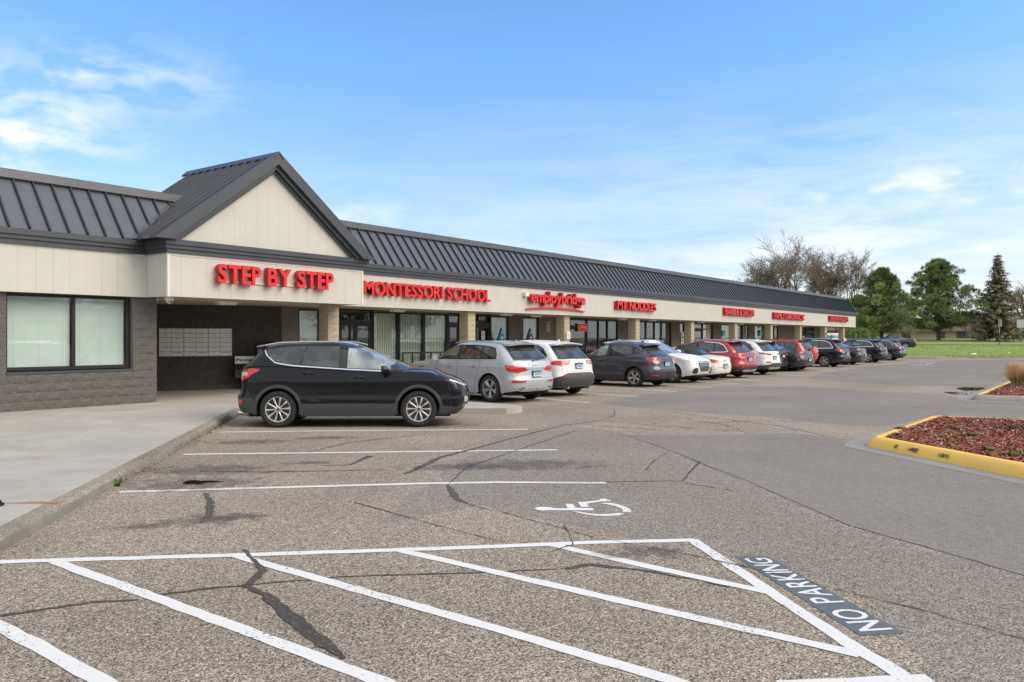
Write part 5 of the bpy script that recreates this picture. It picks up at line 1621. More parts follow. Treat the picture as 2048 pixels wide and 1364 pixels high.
# cream boards of the gable
xa, xb = AP.x - (AP.z - GZ) / slL, AP.x + (AP.z - GZ) / slR
def top_at(x): return AP.z - .36 / nn.z - (slL * (AP.x - x) if x < AP.x else slR * (x - AP.x))
nb = 17; xs = np.linspace(xa + .45, xb - .45, nb + 1)
for i in range(nb):
    a, b = float(xs[i]) + .0012, float(xs[i + 1]) - .0012
    pts = [(a, max(GZ, top_at(a))), (b, max(GZ, top_at(b)))]
    poly = [(a, GZ - .02), (b, GZ - .02), (b, pts[1][1]), ] + ([(AP.x, top_at(AP.x))] if a < AP.x < b else []) + [(a, pts[0][1])]
    mb = MB(); mb.hull([(x_, YG - .03, z_) for x_, z_ in poly], [(x_, YG, z_) for x_, z_ in poly]); P(mb, 'gable_panel', FASCIA)
mb = MB(); mb.add([(xa + .2, YG + .005, GZ - .02), (xb - .2, YG + .005, GZ - .02), (AP.x, YG + .005, top_at(AP.x) + .15)], [(0, 1, 2)]); P(mb, 'gable_backing', MATS['fascia_joint'])
for sx, sl in ((-1, slL), (1, slR)):
    mb = MB(); w = .035; zt = top_at(AP.x) + .015; ze = GZ + .0
    L = (zt - ze) / sl
    mb.hull([(AP.x, YG - .042, zt), (AP.x, YG - .042, zt - w * 1.4), (AP.x, YG - .031, zt - w * 1.4), (AP.x, YG - .031, zt)], [(AP.x + sx * L, YG - .042, ze), (AP.x + sx * (L - w * 1.8), YG - .042, ze), (AP.x + sx * (L - w * 1.8), YG - .031, ze), (AP.x + sx * L, YG - .031, ze)])
    P(mb, 'gable_trim', MATS['trim_paint'])

# ---- block walls
rb = random.Random(11)
def block_mesh(w, h, m, amp, name, nx=5, nz=3, flat=False):
    """split-faced block: face towards -y, rough and proud"""
    mb = MB(); g_ = .0022; V = []
    for j in range(nz + 1):
        for i in range(nx + 1):
            ed = i in (0, nx) or j in (0, nz)
            V.append((g_ + (w - 2 * g_) * i / nx, -.012 if ed else (-.014 - (0 if flat else rb.uniform(0, amp))), g_ + (h - 2 * g_) * j / nz))
    Fc = []
    for j in range(nz):
        for i in range(nx):
            a = j * (nx + 1) + i; Fc.append((a, a + 1, a + nx + 2, a + nx + 1))
    b = len(V); V += [(g_, .06, g_), (w - g_, .06, g_), (w - g_, .06, h - g_), (g_, .06, h - g_)]
    c0, c1, c2, c3 = 0, nx, (nx + 1) * (nz + 1) - 1, (nx + 1) * nz
    Fc += [tuple([b, b + 1] + [c for c in range(nx, -1, -1)]), tuple([b + 1, b + 2] + [(nx + 1) * j + nx for j in range(nz, -1, -1)]),
           tuple([b + 2, b + 3] + [c3 + i for i in range(0, nx + 1)]), tuple([b + 3, b] + [(nx + 1) * j for j in range(0, nz + 1)])]
    mb.add(V, Fc); return mb.mesh(m, 60, name)
BW, BH = .40, .20
gv = [block_mesh(BW, BH, GREYBLK, .034, 'concrete_block') for _ in range(7)]
gh = [block_mesh(BW / 2, BH, GREYBLK, .034, 'concrete_block', 3) for _ in range(3)]
XW = 10.86; YW = 18.98
wall = thing('x', None, None); wall.name = 'block_wall'; wall.parent = bld; wall.location = (XW - 45, YW - 25, 0)
for k_ in list(wall.keys()): del wall[k_]
wx0, wx1 = FX(22, YW), FX(263, YW); wz0 = PZ + 4 * BH
kx0 = round((XW - wx0) / .2) * .2; kx1 = round((XW - wx1) / .2) * .2     # opening measured from the corner, in half blocks
kx0 = max(kx0, kx1 + .4)
for r_ in range(13):
    z = PZ + r_ * BH; u = 0.0; first = True
    while u < 7.2:
        w = BW / 2 if (first and r_ % 2) else BW
        a, b = u, u + w; first = False; u = b
        inwin = r_ >= 4
        if inwin and a >= kx1 - 1e-6 and b <= kx0 + 1e-6: continue
        if inwin and a < kx1 < b - 1e-6: b = kx1
        elif inwin and a < kx0 - 1e-6 < b and a >= kx1 - 1e-6: a = kx0
        if b - a < .05: continue
        me = rb.choice(gh if b - a < .25 else gv)
        link('concrete_block', me, wall, (-b, 0, z))
# end return of the wall at the corner
gs = [block_mesh(BW, BH, GREYBLK, .034, 'concrete_block') for _ in range(2)]
mb = MB()
mb.box(-14.0, .03, 0, -kx0, .24, 2.735); mb.box(-kx0, .03, 0, -kx1, .24, wz0); mb.box(-kx1, .03, 0, -.02, .24, 2.735); mb.box(-.22, .24, 0, -.02, 5.4, 2.735)
mb.box(-14, .0, 0, -7.3, .03, 2.735)
mb.obj('mortar_bed', GREYSM, wall)
mb = MB(); zj = 2.735; mb.box(-kx1 - .002, -.008, wz0, -kx1 + .03, .16, zj); mb.obj('window_jamb', GREYSM, wall)

# ---- glazing helpers
def window(parent_loc, w, h, inner, panes=1, setback=.12, fr=.05, dk=BRONZE, px=None, blindside=0):
    """frame stands on parent_loc (x, y, z), runs along +x"""
    x0, y0, z0 = parent_loc
    mb = MB()
    mb.box(x0, y0, z0, x0 + w, y0 + .10, z0 + fr * 1.2); mb.box(x0, y0, z0 + h - fr, x0 + w, y0 + .10, z0 + h)
    mb.box(x0, y0 - .001, z0 + fr * 1.2, x0 + fr, y0 + .101, z0 + h - fr); mb.box(x0 + w - fr, y0 - .001, z0 + fr * 1.2, x0 + w, y0 + .101, z0 + h - fr)
    cuts = px or [x0 + w * k / panes for k in range(1, panes)]
    for c in cuts: mb.box(c - fr * .5, y0 - .002, z0 + fr * 1.2, c + fr * .5, y0 + .102, z0 + h - fr)
    wn = P(mb, 'window', dk)
    xs_ = [x0 + fr] + [c for c in cuts] + [x0 + w - fr]
    for i in range(len(xs_) - 1):
        a = xs_[i] + (fr * .5 if i else 0); b = xs_[i + 1] - (fr * .5 if i < len(xs_) - 2 else 0)
        mb = MB(); mb.box(a, y0 + .045, z0 + fr * 1.2, b, y0 + .051, z0 + h - fr); P(mb, 'pane', SHOPGLASS, wn)
        if inner == 'blind':
            mb = MB(); zz = z0 + .08
            while zz < z0 + h - .09:
                mb.add([(a + .02, y0 + .118, zz), (b - .02, y0 + .118, zz), (b - .02, y0 + .128, zz + .0222), (a + .02, y0 + .128, zz + .0222)], [(0, 1, 2, 3)])
                zz += .0235
            mb.box(a + .01, y0 + .112, z0 + h - .09, b - .01, y0 + .15, z0 + h - .055)
            for q_ in (.12, .5, .88): mb.box(a + (b - a) * q_, y0 + .114, z0 + .07, a + (b - a) * q_ + .004, y0 + .116, z0 + h - .07)
            P(mb, 'blind', BLIND, wn, kind='stuff')
        elif inner == 'shade':
            mb = MB(); n = max(3, int((b - a) / .09))
            for k in range(n):
                xa_, xb_ = a + (b - a) * k / n, a + (b - a) * (k + 1) / n - .006
                mb.add([(xa_, y0 + .13, z0 + .06), (xb_, y0 + .145, z0 + .06), (xb_, y0 + .145, z0 + h - .05), (xa_, y0 + .13, z0 + h - .05)], [(0, 1, 2, 3)])
            P(mb, 'vertical_blind', CURTAIN, wn)
        elif inner == 'half':
            mb = MB(); mb.box(a, y0 + .12, z0 + h * .45, b, y0 + .13, z0 + h - .05); P(mb, 'roller_shade', WHITE, wn)
    return wn
# big window in the block wall
WX0, WX1 = XW - kx0, XW - kx1
window((WX0 + .01, YW + .11, wz0 + .07), WX1 - WX0 - .05, 2.70 - wz0 - .075, 'blind', fr=.055, px=[FX(148, YW + .12)])
mb = MB(); mb.box(WX0, YW - .03, wz0 - .012, WX1 + .02, YW + .22, wz0 + .05); P(mb, 'window_sill', TRIM)

# recess: slanted dark wall
A_ = Vector((12.0, 23.9, 0)); Bq = Vector((16.42, 21.28, 0))
a1 = Vector(FAR(302, 24.2)); b1 = Vector(FAR(562, 25.9)); dW = (b1 - a1); dW.z = 0; dW.normalize(); nW = Vector((dW.y, -dW.x, 0))
if nW.dot(Vector((CA, SA, 0))) > 0: nW = -nW
A_ = a1 - dW * 2.2; A_.z = 0; B_ = b1.copy(); B_.z = 0
def WP(s_, o=0.0): v = a1 + dW * s_ + nW * o; return (v.x, v.y)
def RW(px, py):
    """where a sight line meets the slanted wall: distance along it and height"""
    u = (px - 1024) / F; dr = Vector((CA + u * SA, SA - u * CA, 0))
    # solve t*dr = a1 + s*dW
    det = dr.x * (-dW.y) + dW.x * dr.y
    t = (a1.x * (-dW.y) + dW.x * a1.y) / det; s_ = (dr.x * a1.y - dr.y * a1.x) / -det * -1
    s_ = (Vector((dr.x * t, dr.y * t, 0)) - Vector((a1.x, a1.y, 0))).dot(dW)
    return s_, EYE - (py - HZ) * t / F
Lw = (B_ - A_).length
mb = MB(); c = [WP(-2.2), WP(Lw - 2.2), WP(Lw - 2.2, -.2), WP(-2.2, -.2)]; mb.prism(c, .0, 2.735); P(mb, 'recess_wall', DARKWALL)
mb = MB(); mb.prism([WP(-2.2, .012), WP(Lw - 2.25, .012), WP(Lw - 2.25), WP(-2.2)], PZ, PZ + .10); P(mb, 'skirting', mat('skirting_grey', (.10, .095, .09), .9, var=.3, scale=5))
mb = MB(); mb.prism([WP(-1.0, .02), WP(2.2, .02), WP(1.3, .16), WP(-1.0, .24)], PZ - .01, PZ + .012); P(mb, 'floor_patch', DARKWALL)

# shop front along the canopy walk
items = [('wall', 563, 597), ('blind', 597, 642), ('wall', 642, 679), ('door2', 679, 746), ('shade', 747, 799, ), ('shade', 799, 849), ('shade', 849, 896), ('door', 897, 921), ('wall', 921, 952),
         ('door', 952, 982), ('shade', 982, 1018), ('wall', 1018, 1046), ('shade', 1046, 1078), ('wall', 1078, 1140), ('door', 1140, 1175), ('clear', 1175, 1198), ('clear', 1198, 1216), ('clear', 1216, 1236), ('wall', 1236, 1280),
         ('clear', 1280, 1293), ('clear', 1293, 1310), ('shade', 1310, 1324), ('clear', 1324, 1343), ('wall', 1343, 1360), ('shade', 1360, 1369), ('wall', 1369, 1388), ('door', 1388, 1406), ('half', 1406, 1426), ('wall', 1426, 1443), ('shade', 1443, 1461), ('wall', 1461, 1475),
         ('clear', 1475, 1486), ('shade', 1486, 1497), ('wall', 1497, 1510), ('shade', 1510, 1526), ('wall', 1526, 1544), ('clear', 1544, 1556), ('wall', 1556, 1603), ('clear', 1603, 1613), ('door', 1613, 1628), ('wall', 1628, 1646)]
doorleaf = mat('dark_door', (.020, .019, .019), .45)
def door(x0, w, leaves=1):
    y0 = YS + .02; z0 = PZ; h = ZS - PZ
    mb = MB(); fr = .055; hd = 2.2
    mb.box(x0, y0, z0, x0 + fr, y0 + .12, z0 + h); mb.box(x0 + w - fr, y0, z0, x0 + w, y0 + .12, z0 + h)
    mb.box(x0 + fr, y0, z0 + h - .06, x0 + w - fr, y0 + .12, z0 + h); mb.box(x0 + fr, y0, z0 + hd - .05, x0 + w - fr, y0 + .12, z0 + hd + .03)
    d = P(mb, 'door', BRONZE)
    mb = MB(); mb.box(x0 + fr, y0 + .05, z0 + hd + .03, x0 + w - fr, y0 + .056, z0 + h - .06); P(mb, 'transom_pane', SHOPGLASS, d)
    lw = (w - 2 * fr) / leaves
    for k in range(leaves):
        a = x0 + fr + k * lw + .004; b = a + lw - .008; st = .085
        mb = MB(); mb.box(a, y0 + .03, z0 + .01, a + st, y0 + .08, z0 + hd - .055); mb.box(b - st, y0 + .03, z0 + .01, b, y0 + .08, z0 + hd - .055)
        mb.box(a + st, y0 + .03, z0 + .01, b - st, y0 + .08, z0 + .24); mb.box(a + st, y0 + .03, z0 + hd - .18, b - st, y0 + .08, z0 + hd - .055)
        P(mb, 'door_leaf', doorleaf, d)
        mb = MB(); mb.box(a + st, y0 + .052, z0 + .24, b - st, y0 + .058, z0 + hd - .18); P(mb, 'pane', SHOPGLASS, d)
        mb = MB(); hx = b - .05 if k == 0 else a + .05; mb.tube([(hx, y0 + .03, z0 + .9), (hx, y0 - .03, z0 + .92), (hx, y0 - .03, z0 + 1.18), (hx, y0 + .03, z0 + 1.2)], .012, 6); P(mb, 'door_handle', SATIN, d)
    return d
for it in items:
    k, a, b = it; xa_, xb_ = FX(a, YS), FX(b, YS)
    if k == 'wall':
        mb = MB(); n = max(1, round((xb_ - xa_) / .8)); mb.box(xa_, YS, .0, xb_, YS + .2, ZS - .005); P(mb, 'shop_wall', SHOPWALL)
    elif k.startswith('door'): door(xa_ + .003, xb_ - xa_ - .006, 2 if k == 'door2' else 1)
    else:
        low_ = .55 if k in ('blind', 'clear') and a < 1100 else .45
        if a in (982, 1046): low_ = .75
        window((xa_ + .003, YS + .02, low_), xb_ - xa_ - .006, ZS - low_ - .06, {'blind': 'blind', 'shade': 'shade', 'clear': None, 'half': 'half'}[k], fr=.055)
        mb = MB(); mb.box(xa_, YS + .0, 0, xb_, YS + .2, low_ - .002); P(mb, 'shop_wall', SHOPWALL)
        mb = MB(); mb.box(xa_, YS + .005, ZS - .058, xb_, YS + .2, ZS - .005); P(mb, 'window_head', SHOPWALL)
mb = MB(); mb.box(16.35, YS + .22, .1, 16.45, 25.3, 2.7); P(mb, 'interior_wall', DARKIN)

# columns of tan split block
tv = [block_mesh(.42, BH, TANBLK, .020, 'concrete_block', 4, 3) for _ in range(6)]
for i, px_ in enumerate((656.2, 936.2, 1129, 1271.8, 1382.6, 1470.2, 1541.6, 1600.4, 1650.5, 1687)):
    x0 = FX(px_, 18.95)
    colm = bpy.data.objects.new('column', None); COL.objects.link(colm); colm.parent = bld; colm.location = (x0 + .22 - 45, 19.17 - 25, 0)
    mb = MB(); mb.box(-.195, -.195, 0, .195, .195, ZS - .003); mb.obj('column_core', TANMORTAR, colm)
    for r_ in range(13):
        for (ang) in (0, R(-90), R(90)) if i < 6 else (0, R(-90)):
            o = link('concrete_block', rb.choice(tv), colm)
            v = Matrix.Rotation(ang, 3, 'Z') @ Vector((-.21, -.20, 0)); o.location = (v.x, v.y, PZ + r_ * BH + .002); o.rotation_euler = (0, 0, ang)

# soffit lights
for i, (x, y) in enumerate(((FX(452, 19.9), 19.9), (FX(795, 20.4), 20.4), (FX(1072, 20.4), 20.4), (27.0, 20.2), (FX(1245, 20.3), 20.3), (40.5, 20.2), (47.2, 20.2), (54, 20.2), (61, 20.2), (68, 20.2))):
    nm = ['under the gable, above the mailboxes', 'under the long school sign', 'between the triangular banners', 'left of the OPEN sign', 'right of the third column',
          'beside the fourth column', 'beside the fifth column', 'beyond the barber sign', 'under the chiropractic sign', 'nearest the far end of the canopy']
    l_ = thing('canopy_light', 'white box light on the canopy ceiling, ' + nm[i], 'ceiling light', (x, y, ZS), group='canopy ceiling lights')
    mb = MB(); mb.box(-.42, -.15, -.012, .42, .15, -.001); mb.obj('base_plate', WHITE, l_)
    mb = MB(); mb.hull([(-.30, -.12, -.012), (.30, -.12, -.012), (.30, .12, -.012), (-.30, .12, -.012)], [(-.27, -.10, -.09), (.27, -.10, -.09), (.27, .10, -.09), (-.27, .10, -.09)]); mb.obj('diffuser', mat('lamp_diffuser', (.8, .79, .74), .4), l_)
# cameras
for (px_, Y, sc, lab) in ((339, 18.3, 1.0, 'white dome security camera under the front edge of the gable'), (309, 19.6, .75, 'small white security camera at the corner of the block wall')):
    c = thing('security_camera', lab, 'camera', (FX(px_, Y), Y, ZS), group='security cameras')
    mb = MB(); mb.lathe([(.001, -.001), (.10 * sc, -.001), (.105 * sc, -.03), (.105 * sc, -.09 * sc), (.09 * sc, -.11 * sc), (.001, -.11 * sc)], 20, axis='z'); mb.obj('housing', WHITE, c, smooth=40)
    mb = MB(); mb.lathe([(.085 * sc, -.108 * sc), (.08 * sc, -.15 * sc), (.05 * sc, -.185 * sc), (.001, -.195 * sc)], 20, axis='z'); mb.obj('dome', mat('camera_dome', (.5, .5, .5), .15), c, smooth=60)
    mb = MB(); mb.lathe([(.001, 0), (.022 * sc, 0), (.022 * sc, .03)], 12, axis='y', c=(0, -.085 * sc, -.14 * sc)); mb.obj('lens', UNDER, c)

# ---- wall mailboxes
s0, zt = RW(317, 656); s1, zb_ = RW(464, 713)
mbx = thing('mailbox_bank', 'bank of thirty-six aluminium mailboxes set in the dark wall under the gable', 'mailboxes', (*WP(s0), 0), math.atan2(dW.y, dW.x))
wM = s1 - s0; z0_, z1_ = RW(390, 713)[1], RW(390, 656)[1]
# local frame: x along wall, -y or +y out of it
out = 1 if Vector((-dW.y, dW.x, 0)).dot(nW) > 0 else -1
mb = MB(); mb.box(0, 0, z0_, wM, out * .03, z1_); mb.obj('frame', mat('mailbox_frame', (.26, .255, .24), .5, metal=.3), mbx)
dwid = (wM - .04) / 6; dh = (z1_ - z0_ - .03) / 6; rr = random.Random(2)
for c in range(6):
    for r_ in range(6):
        xa_ = .012 + c * dwid + (c // 2) * .010; za = z0_ + .015 + r_ * dh
        mb = MB(); mb.box(xa_ + .005, out * .031, za + .005, xa_ + dwid - .006, out * (.040 + rr.uniform(0, .003)), za + dh - .005)
        d = mb.obj('mailbox_door', ALU, mbx)
        mb = MB()
        if r_ == 0 and c % 2: mb.box(xa_ + .05, out * .043, za + dh * .70, xa_ + dwid - .05, out * .046, za + dh * .80)
        else:
            mb.lathe([(.013, 0), (.013, .006), (.001, .007)], 8, c=(xa_ + .05, out * .042, za + dh * .55))
            mb.box(xa_ + dwid * .5, out * .043, za + dh * .50, xa_ + dwid * .5 + .03, out * .0445, za + dh * .58)
            if rr.random() < .6: mb.box(xa_ + dwid * .30, out * .043, za + dh * .84, xa_ + dwid * rr.uniform(.5, .75), out * .0445, za + dh * .89)
        mb.obj('lock_and_label', mat('lock_dark', (.06, .055, .05), .5), d)

# newspaper rack and dark blue collection box standing by the wall
NAVY = mat('navy_steel', (.018, .035, .075), .35, coat=.3)
s2, z2 = RW(466, 712); s3, _ = RW(505, 712); z3 = RW(466, 725)[1]
nb_ = thing('newspaper_rack', 'black newspaper rack with a white name plate, against the dark wall behind the black car', 'newspaper rack', (*WP(s2, .05), PZ), math.atan2(dW.y, dW.x))
wN = s3 - s2
mb = MB(); mb.box(0, out * .0, .35, wN, out * .38, z2 - PZ - .01); mb.box(wN * .35, out * .1, .0, wN * .65, out * .28, .35); mb.obj('cabinet', BLACKPL, nb_)
mb = MB(); mb.box(.02, out * .39, .62, wN - .02, out * .395, z3 - PZ - .06); mb.obj('display_window', UNDER, nb_)
mb = MB(); mb.box(.0, out * .382, z3 - PZ - .02, wN, out * .40, z2 - PZ); np_ = mb.obj('name_plate', WHITE, nb_)
hN = z2 - z3
def nf(x, y): return (.03 + x, out * .404, z3 - PZ + .045 + y)
flat_text('Pioneer', nf, wN * 1.15, hN * .46, .03, .05).obj('lettering', UNDER, np_)
s4, _ = RW(498, 700)
cb = thing('collection_box', 'dark blue mail collection box with rounded top, mostly hidden behind the black car', 'mailbox', (*WP(s4 + .40, .55), PZ), math.atan2(dW.y, dW.x))
zt_ = RW(520, 684)[1] - PZ
mb = MB(); n = 12; prof = [(-.30, .18), (.30, .18), (.30, zt_ - .3)] + [(.30 * math.cos(a), zt_ - .3 + .3 * math.sin(a)) for a in np.linspace(0, math.pi, n)][1:] 
mb.hull([(-.28, y, z) for y, z in prof], [(.28, y, z) for y, z in prof]); mb.obj('cabinet', NAVY, cb, smooth=30)
mb = MB()
for sx in (-.24, .24):
    for sy in (-.24, .24): mb.box(sx - .03, sy - .03, 0, sx + .03, sy + .03, .18)
mb.obj('leg', NAVY, cb)
mb = MB(); mb.box(-.2, out * .285, zt_ - .32, .2, out * .315, zt_ - .24); mb.obj('letter_slot', CHROME, cb)

# ---- low black rail stand in front of the wide windows
bx0, bx1 = FX(812, 20.9), FX(905, 20.9)
bn = thing('metal_bench', 'black metal bench with open square back in front of the wide shop windows', 'bench', (bx0, 20.75, PZ))
wB = bx1 - bx0; zb0, zb1 = 1.13 - PZ, .62 - PZ
mb = MB(); 
for k in range(6):
    x = wB * k / 5; mb.box(x - .025, .30, .0, x + .025, .34, zb0)
mb.box(0, .295, zb0, wB, .345, zb0 + .06); mb.box(0, .295, zb1 + .02, wB, .345, zb1 + .08)
mb.obj('backrest', BLACKPL, bn)
mb = MB(); 
for k in range(5): mb.box(0, -.12 + k * .085, .42, wB, -.055 + k * .085, .45)
mb.obj('seat', BLACKPL, bn)
for k in (0, .5, 1):
    mb = MB(); mb.box(wB * k - .025, -.12, 0, wB * k + .025, -.07, .42); mb.obj('leg', BLACKPL, bn)

# ---- signs
def text_sign(name, label, text, x0, x1, zc, cap_h, Yw, depth, gapx=.07, space=.24, race=None, bold=.022, fit=True, face=RED, side=REDSIDE, alt=None):
    lay, tot = layout(text, bold, gapx, space)
    gE = glyph('E', .2, bold); cap = max(v[1] for v in gE[0]); sx = (x1 - x0) / tot; sz = cap_h / cap
    sg = thing(name, label, 'sign', (x0, Yw, zc), group='red shop name signs on the fascia')
    for i, (ch, x) in enumerate(lay):
        V, Fc, N, a, b = glyph(ch, .2, bold); mb = MB(); off = .03 if race is None else .10
        vs = [((v[0] + x) * sx, -off - depth * (v[2] / .2 + .5), v[1] * sz) for v in V]
        mb.v = vs; mb.f = Fc; mb.m = [0 if n[2] > .9 else 1 for n in N]
        mb.obj('letter', [face, side], sg)
    if race is not None:
        mb = MB(); mb.box(-.05, -.10, cap_h * race[0], x1 - x0 + .05, -.005, cap_h * race[1]); mb.obj('raceway', [race[2]], sg)
    else:
        mb = MB()
        mb.box(0, -.03, .02, x1 - x0, -.002, .05); mb.obj('mounting_rail', MATS['trim_paint'], sg)
    return sg
X0, X1 = FX(437, YG - .2), FX(668, YG - .2)
text_sign('letter_sign', 'red block letters STEP BY STEP across the fascia of the gable', 'STEP BY STEP', X0, X1, ZY(440, 564.5, YG - .2), .46, YG - .012, .16, .05, .30, bold=.026)
text_sign('letter_sign', 'red block letters MONTESSORI SCHOOL just right of the gable', 'MONTESSORI SCHOOL', FX(729, YF - .18), FX(982, YF - .18), ZY(740, 588.5, YF - .18), .42, YF, .14, .05, .32, bold=.026)
es = text_sign('letter_sign', 'red lower-case letters employbridge above a thin red arc', 'employbridge', FX(1063, YF - .22), FX(1171, YF - .22), ZY(1065, 603, YF - .22), .46, YF, .20, .035, .2, bold=.020)
mb = MB(); n = 24; a_, b_ = FX(1053, YF - .08) - FX(1063, YF - .22), FX(1170, YF - .08) - FX(1063, YF - .22); V = []
zl, zr_ = ZY(1053, 617, YF) - ZY(1065, 603, YF - .22), ZY(1170, 622, YF) - ZY(1065, 603, YF - .22)
for k in range(n + 1):
    t = k / n; x = a_ + (b_ - a_) * t; z = -.30 + .10 * 4 * t * (1 - t) * 1.0; w = .012 + .030 * 4 * t * (1 - t)
    V += [(x, -.10, z - w), (x, -.10, z + w), (x, -.004, z + w), (x, -.004, z - w)]
mb.add(V, [(i * 4 + k, i * 4 + (k + 1) % 4, (i + 1) * 4 + (k + 1) % 4, (i + 1) * 4 + k) for i in range(n) for k in range(4)] + [(0, 1, 2, 3), (n * 4, n * 4 + 1, n * 4 + 2, n * 4 + 3)])
mb.obj('swoosh', RED, es)
mb = MB(); mb.box(-.30, -.16, .20, -.08, -.005, .36); mb.obj('switch_box', WHITE, es)
text_sign('letter_sign', 'red letters MT NOODLES on a dark red and white raceway', 'MT NOODLES', FX(1237, YF - .22), FX(1314, YF - .22), ZY(1238, 618, YF - .22), .40, YF, .10, .05, .42, race=(.0, .95, REDSIDE), bold=.006, face=mat('light_red_face', (.80, .06, .05), .35))
BRT = mat('bright_red_raceway', (.62, .01, .012), .5)
text_sign('letter_sign', 'red letters BARBER & SALON on a red raceway', 'BARBER & SALON', FX(1453, YF - .24), FX(1510, YF - .24), ZY(1455, 629, YF - .22), .40, YF, .10, .05, .2, race=(-.05, 1.08, BRT), bold=.004, face=MATS['light_red_face'])
text_sign('letter_sign', 'red letters FAMILY CHIROPRACTIC on a red raceway', 'FAMILY CHIROPRACTIC', FX(1551, YF - .24), FX(1611, YF - .24), ZY(1553, 637, YF - .22), .42, YF, .10, .05, .2, race=(-.05, 1.05, BRT), bold=.004, face=MATS['light_red_face'])
text_sign('letter_sign', 'red letters SHERWIN WILLIAMS at the far end of the fascia', 'SHERWIN WILLIAMS', FX(1662, YF - .24), FX(1698, YF - .24), ZY(1663, 641.5, YF - .22), .42, YF, .10, .05, .2, race=(-.05, 1.05, BRT), bold=.004, face=MATS['light_red_face'])

def wall_text(name, label, cat, text, x, z, h, Y, m, w=None, plate=None, bold=.01):
    lay, tot = layout(text, bold); cap = max(v[1] for v in glyph('E', .2, bold)[0]); w = w or tot * h / cap
    t = thing(name, label, cat, (x, Y, z))
    pl = t
    if plate:
        mb = MB(); mb.box(-plate[0], -.012, -plate[1], w + plate[0], -.001, h + plate[1]); pl = mb.obj('plate', plate[2], t)
    flat_text(text, lambda a, b: (a, -.016, b), w, h, bold).obj('lettering', m, pl if plate else t, fix=False)
    return t
wall_text('address_number', 'white street number 8457 above the door right of the second column', 'number', '8457', FX(957.5, YS), ZY(960, 640.5, YS), .15, YS + .02, WHITE, w=FX(971, YS) - FX(957.5, YS), plate=(.05, .06, BRONZE))
# neon OPEN sign: lit tubes
NEON = mat('neon_red', (.8, .1, .05), .4, emit=((1.0, .06, .04), .7)); NEONB = mat('neon_border', (.6, .6, .7), .4, emit=((.75, .25, .25), .3))
xo, xo1, zo, zo1 = FX(1155.5, YS), FX(1172.5, YS), ZY(1164, 662, YS), ZY(1164, 648, YS)
on = thing('neon_sign', 'lit red neon OPEN sign with a pale border behind the door glass', 'neon sign', (xo, YS - .03, zo))
mb = MB(); w_, h_ = xo1 - xo, zo1 - zo; mb.tube([(0, 0, 0), (w_, 0, 0), (w_, 0, h_), (0, 0, h_), (0, 0, 0)], .014, 5); mb.obj('border_tube', NEONB, on)
flat_text('OPEN', lambda a, b: (w_ * .1 + a, -.01, h_ * .2 + b), w_ * .8, h_ * .6, .012).obj('letter_tubes', NEON, on, fix=False)
mb = MB(); mb.box(-.02, .01, -.02, w_ + .02, .03, h_ + .02); mb.obj('backing', UNDER, on)
# striped notice boards on wall and column
fs = thing('fire_lane_sign', 'tall narrow pinkish sign of five small panels on the wall left of the third column', 'sign', (FX(1092.5, YS), YS - .002, ZY(1096, 663.5, YS)))
w_ = FX(1100, YS) - FX(1092.5, YS); h_ = ZY(1096, 643, YS) - ZY(1096, 663.5, YS)
for k in range(5):
    mb = MB(); mb.box(0, -.012, h_ * k / 5 + .008, w_, 0, h_ * (k + 1) / 5 - .008); p_ = mb.obj('panel', mat('pink_sign', (.62, .47, .43), .6), fs)
    mb = MB()
    for q_ in range(2): mb.box(w_ * .15, -.0145, h_ * (k + .25 + .3 * q_) / 5, w_ * (.85 - .2 * ((k + q_) % 2)), -.0125, h_ * (k + .40 + .3 * q_) / 5)
    mb.obj('print', mat('maroon_print', (.22, .08, .07), .6), p_)
def notice(name, label, px, y0, y1, px1, Y, m, inkm):
    xa_, xb_ = FX(px, Y), FX(px1, Y); za, zb2 = ZY(px, y1, Y), ZY(px, y0, Y)
    n_ = thing(name, label, 'notice', (xa_, Y, za)); mb = MB(); mb.box(0, -.012, 0, xb_ - xa_, 0, zb2 - za); pl = mb.obj('sheet', m, n_)
    mb = MB(); W_, H_ = xb_ - xa_, zb2 - za
    for k in range(3): mb.box(W_ * .2, -.0145, H_ * (.2 + .22 * k), W_ * (.8 - .15 * (k % 2)), -.0125, H_ * (.27 + .22 * k))
    mb.obj('print', inkm, pl); return n_
INK = mat('ink', (.25, .2, .25), .7)
notice('notice_sheet', 'white notice sheet fixed to the third column', 1133, 663, 678, 1140.5, 18.91, WHITE, INK)
notice('notice_sheet', 'pale paper taped to the door under the street number', 962.5, 662, 679, 969.5, YS + .03, WHITE, INK)
notice('notice_sheet', 'small oval white decal on the glass beside the third column', 1141.5, 669, 676, 1144.5, YS + .01, WHITE, INK)
notice('notice_sheet', 'teal round decal in the window below the barber sign', 1444.5, 661, 673, 1450, YS - .02, mat('teal_decal', (.10, .42, .38), .5), WHITE)
notice('notice_sheet', 'teal decal in the window right of the barber sign', 1519, 660, 672, 1524.5, YS - .02, MATS['teal_decal'], WHITE)
notice('notice_sheet', 'black and white poster strip left of the fifth column', 1362, 664, 696, 1367.5, YS - .02, WHITE, UNDER)
notice('notice_sheet', 'red price lettering under the white shade in the barber window', 1409, 657, 660, 1423, YS - .02, mat('red_print', (.5, .05, .05), .6), WHITE)
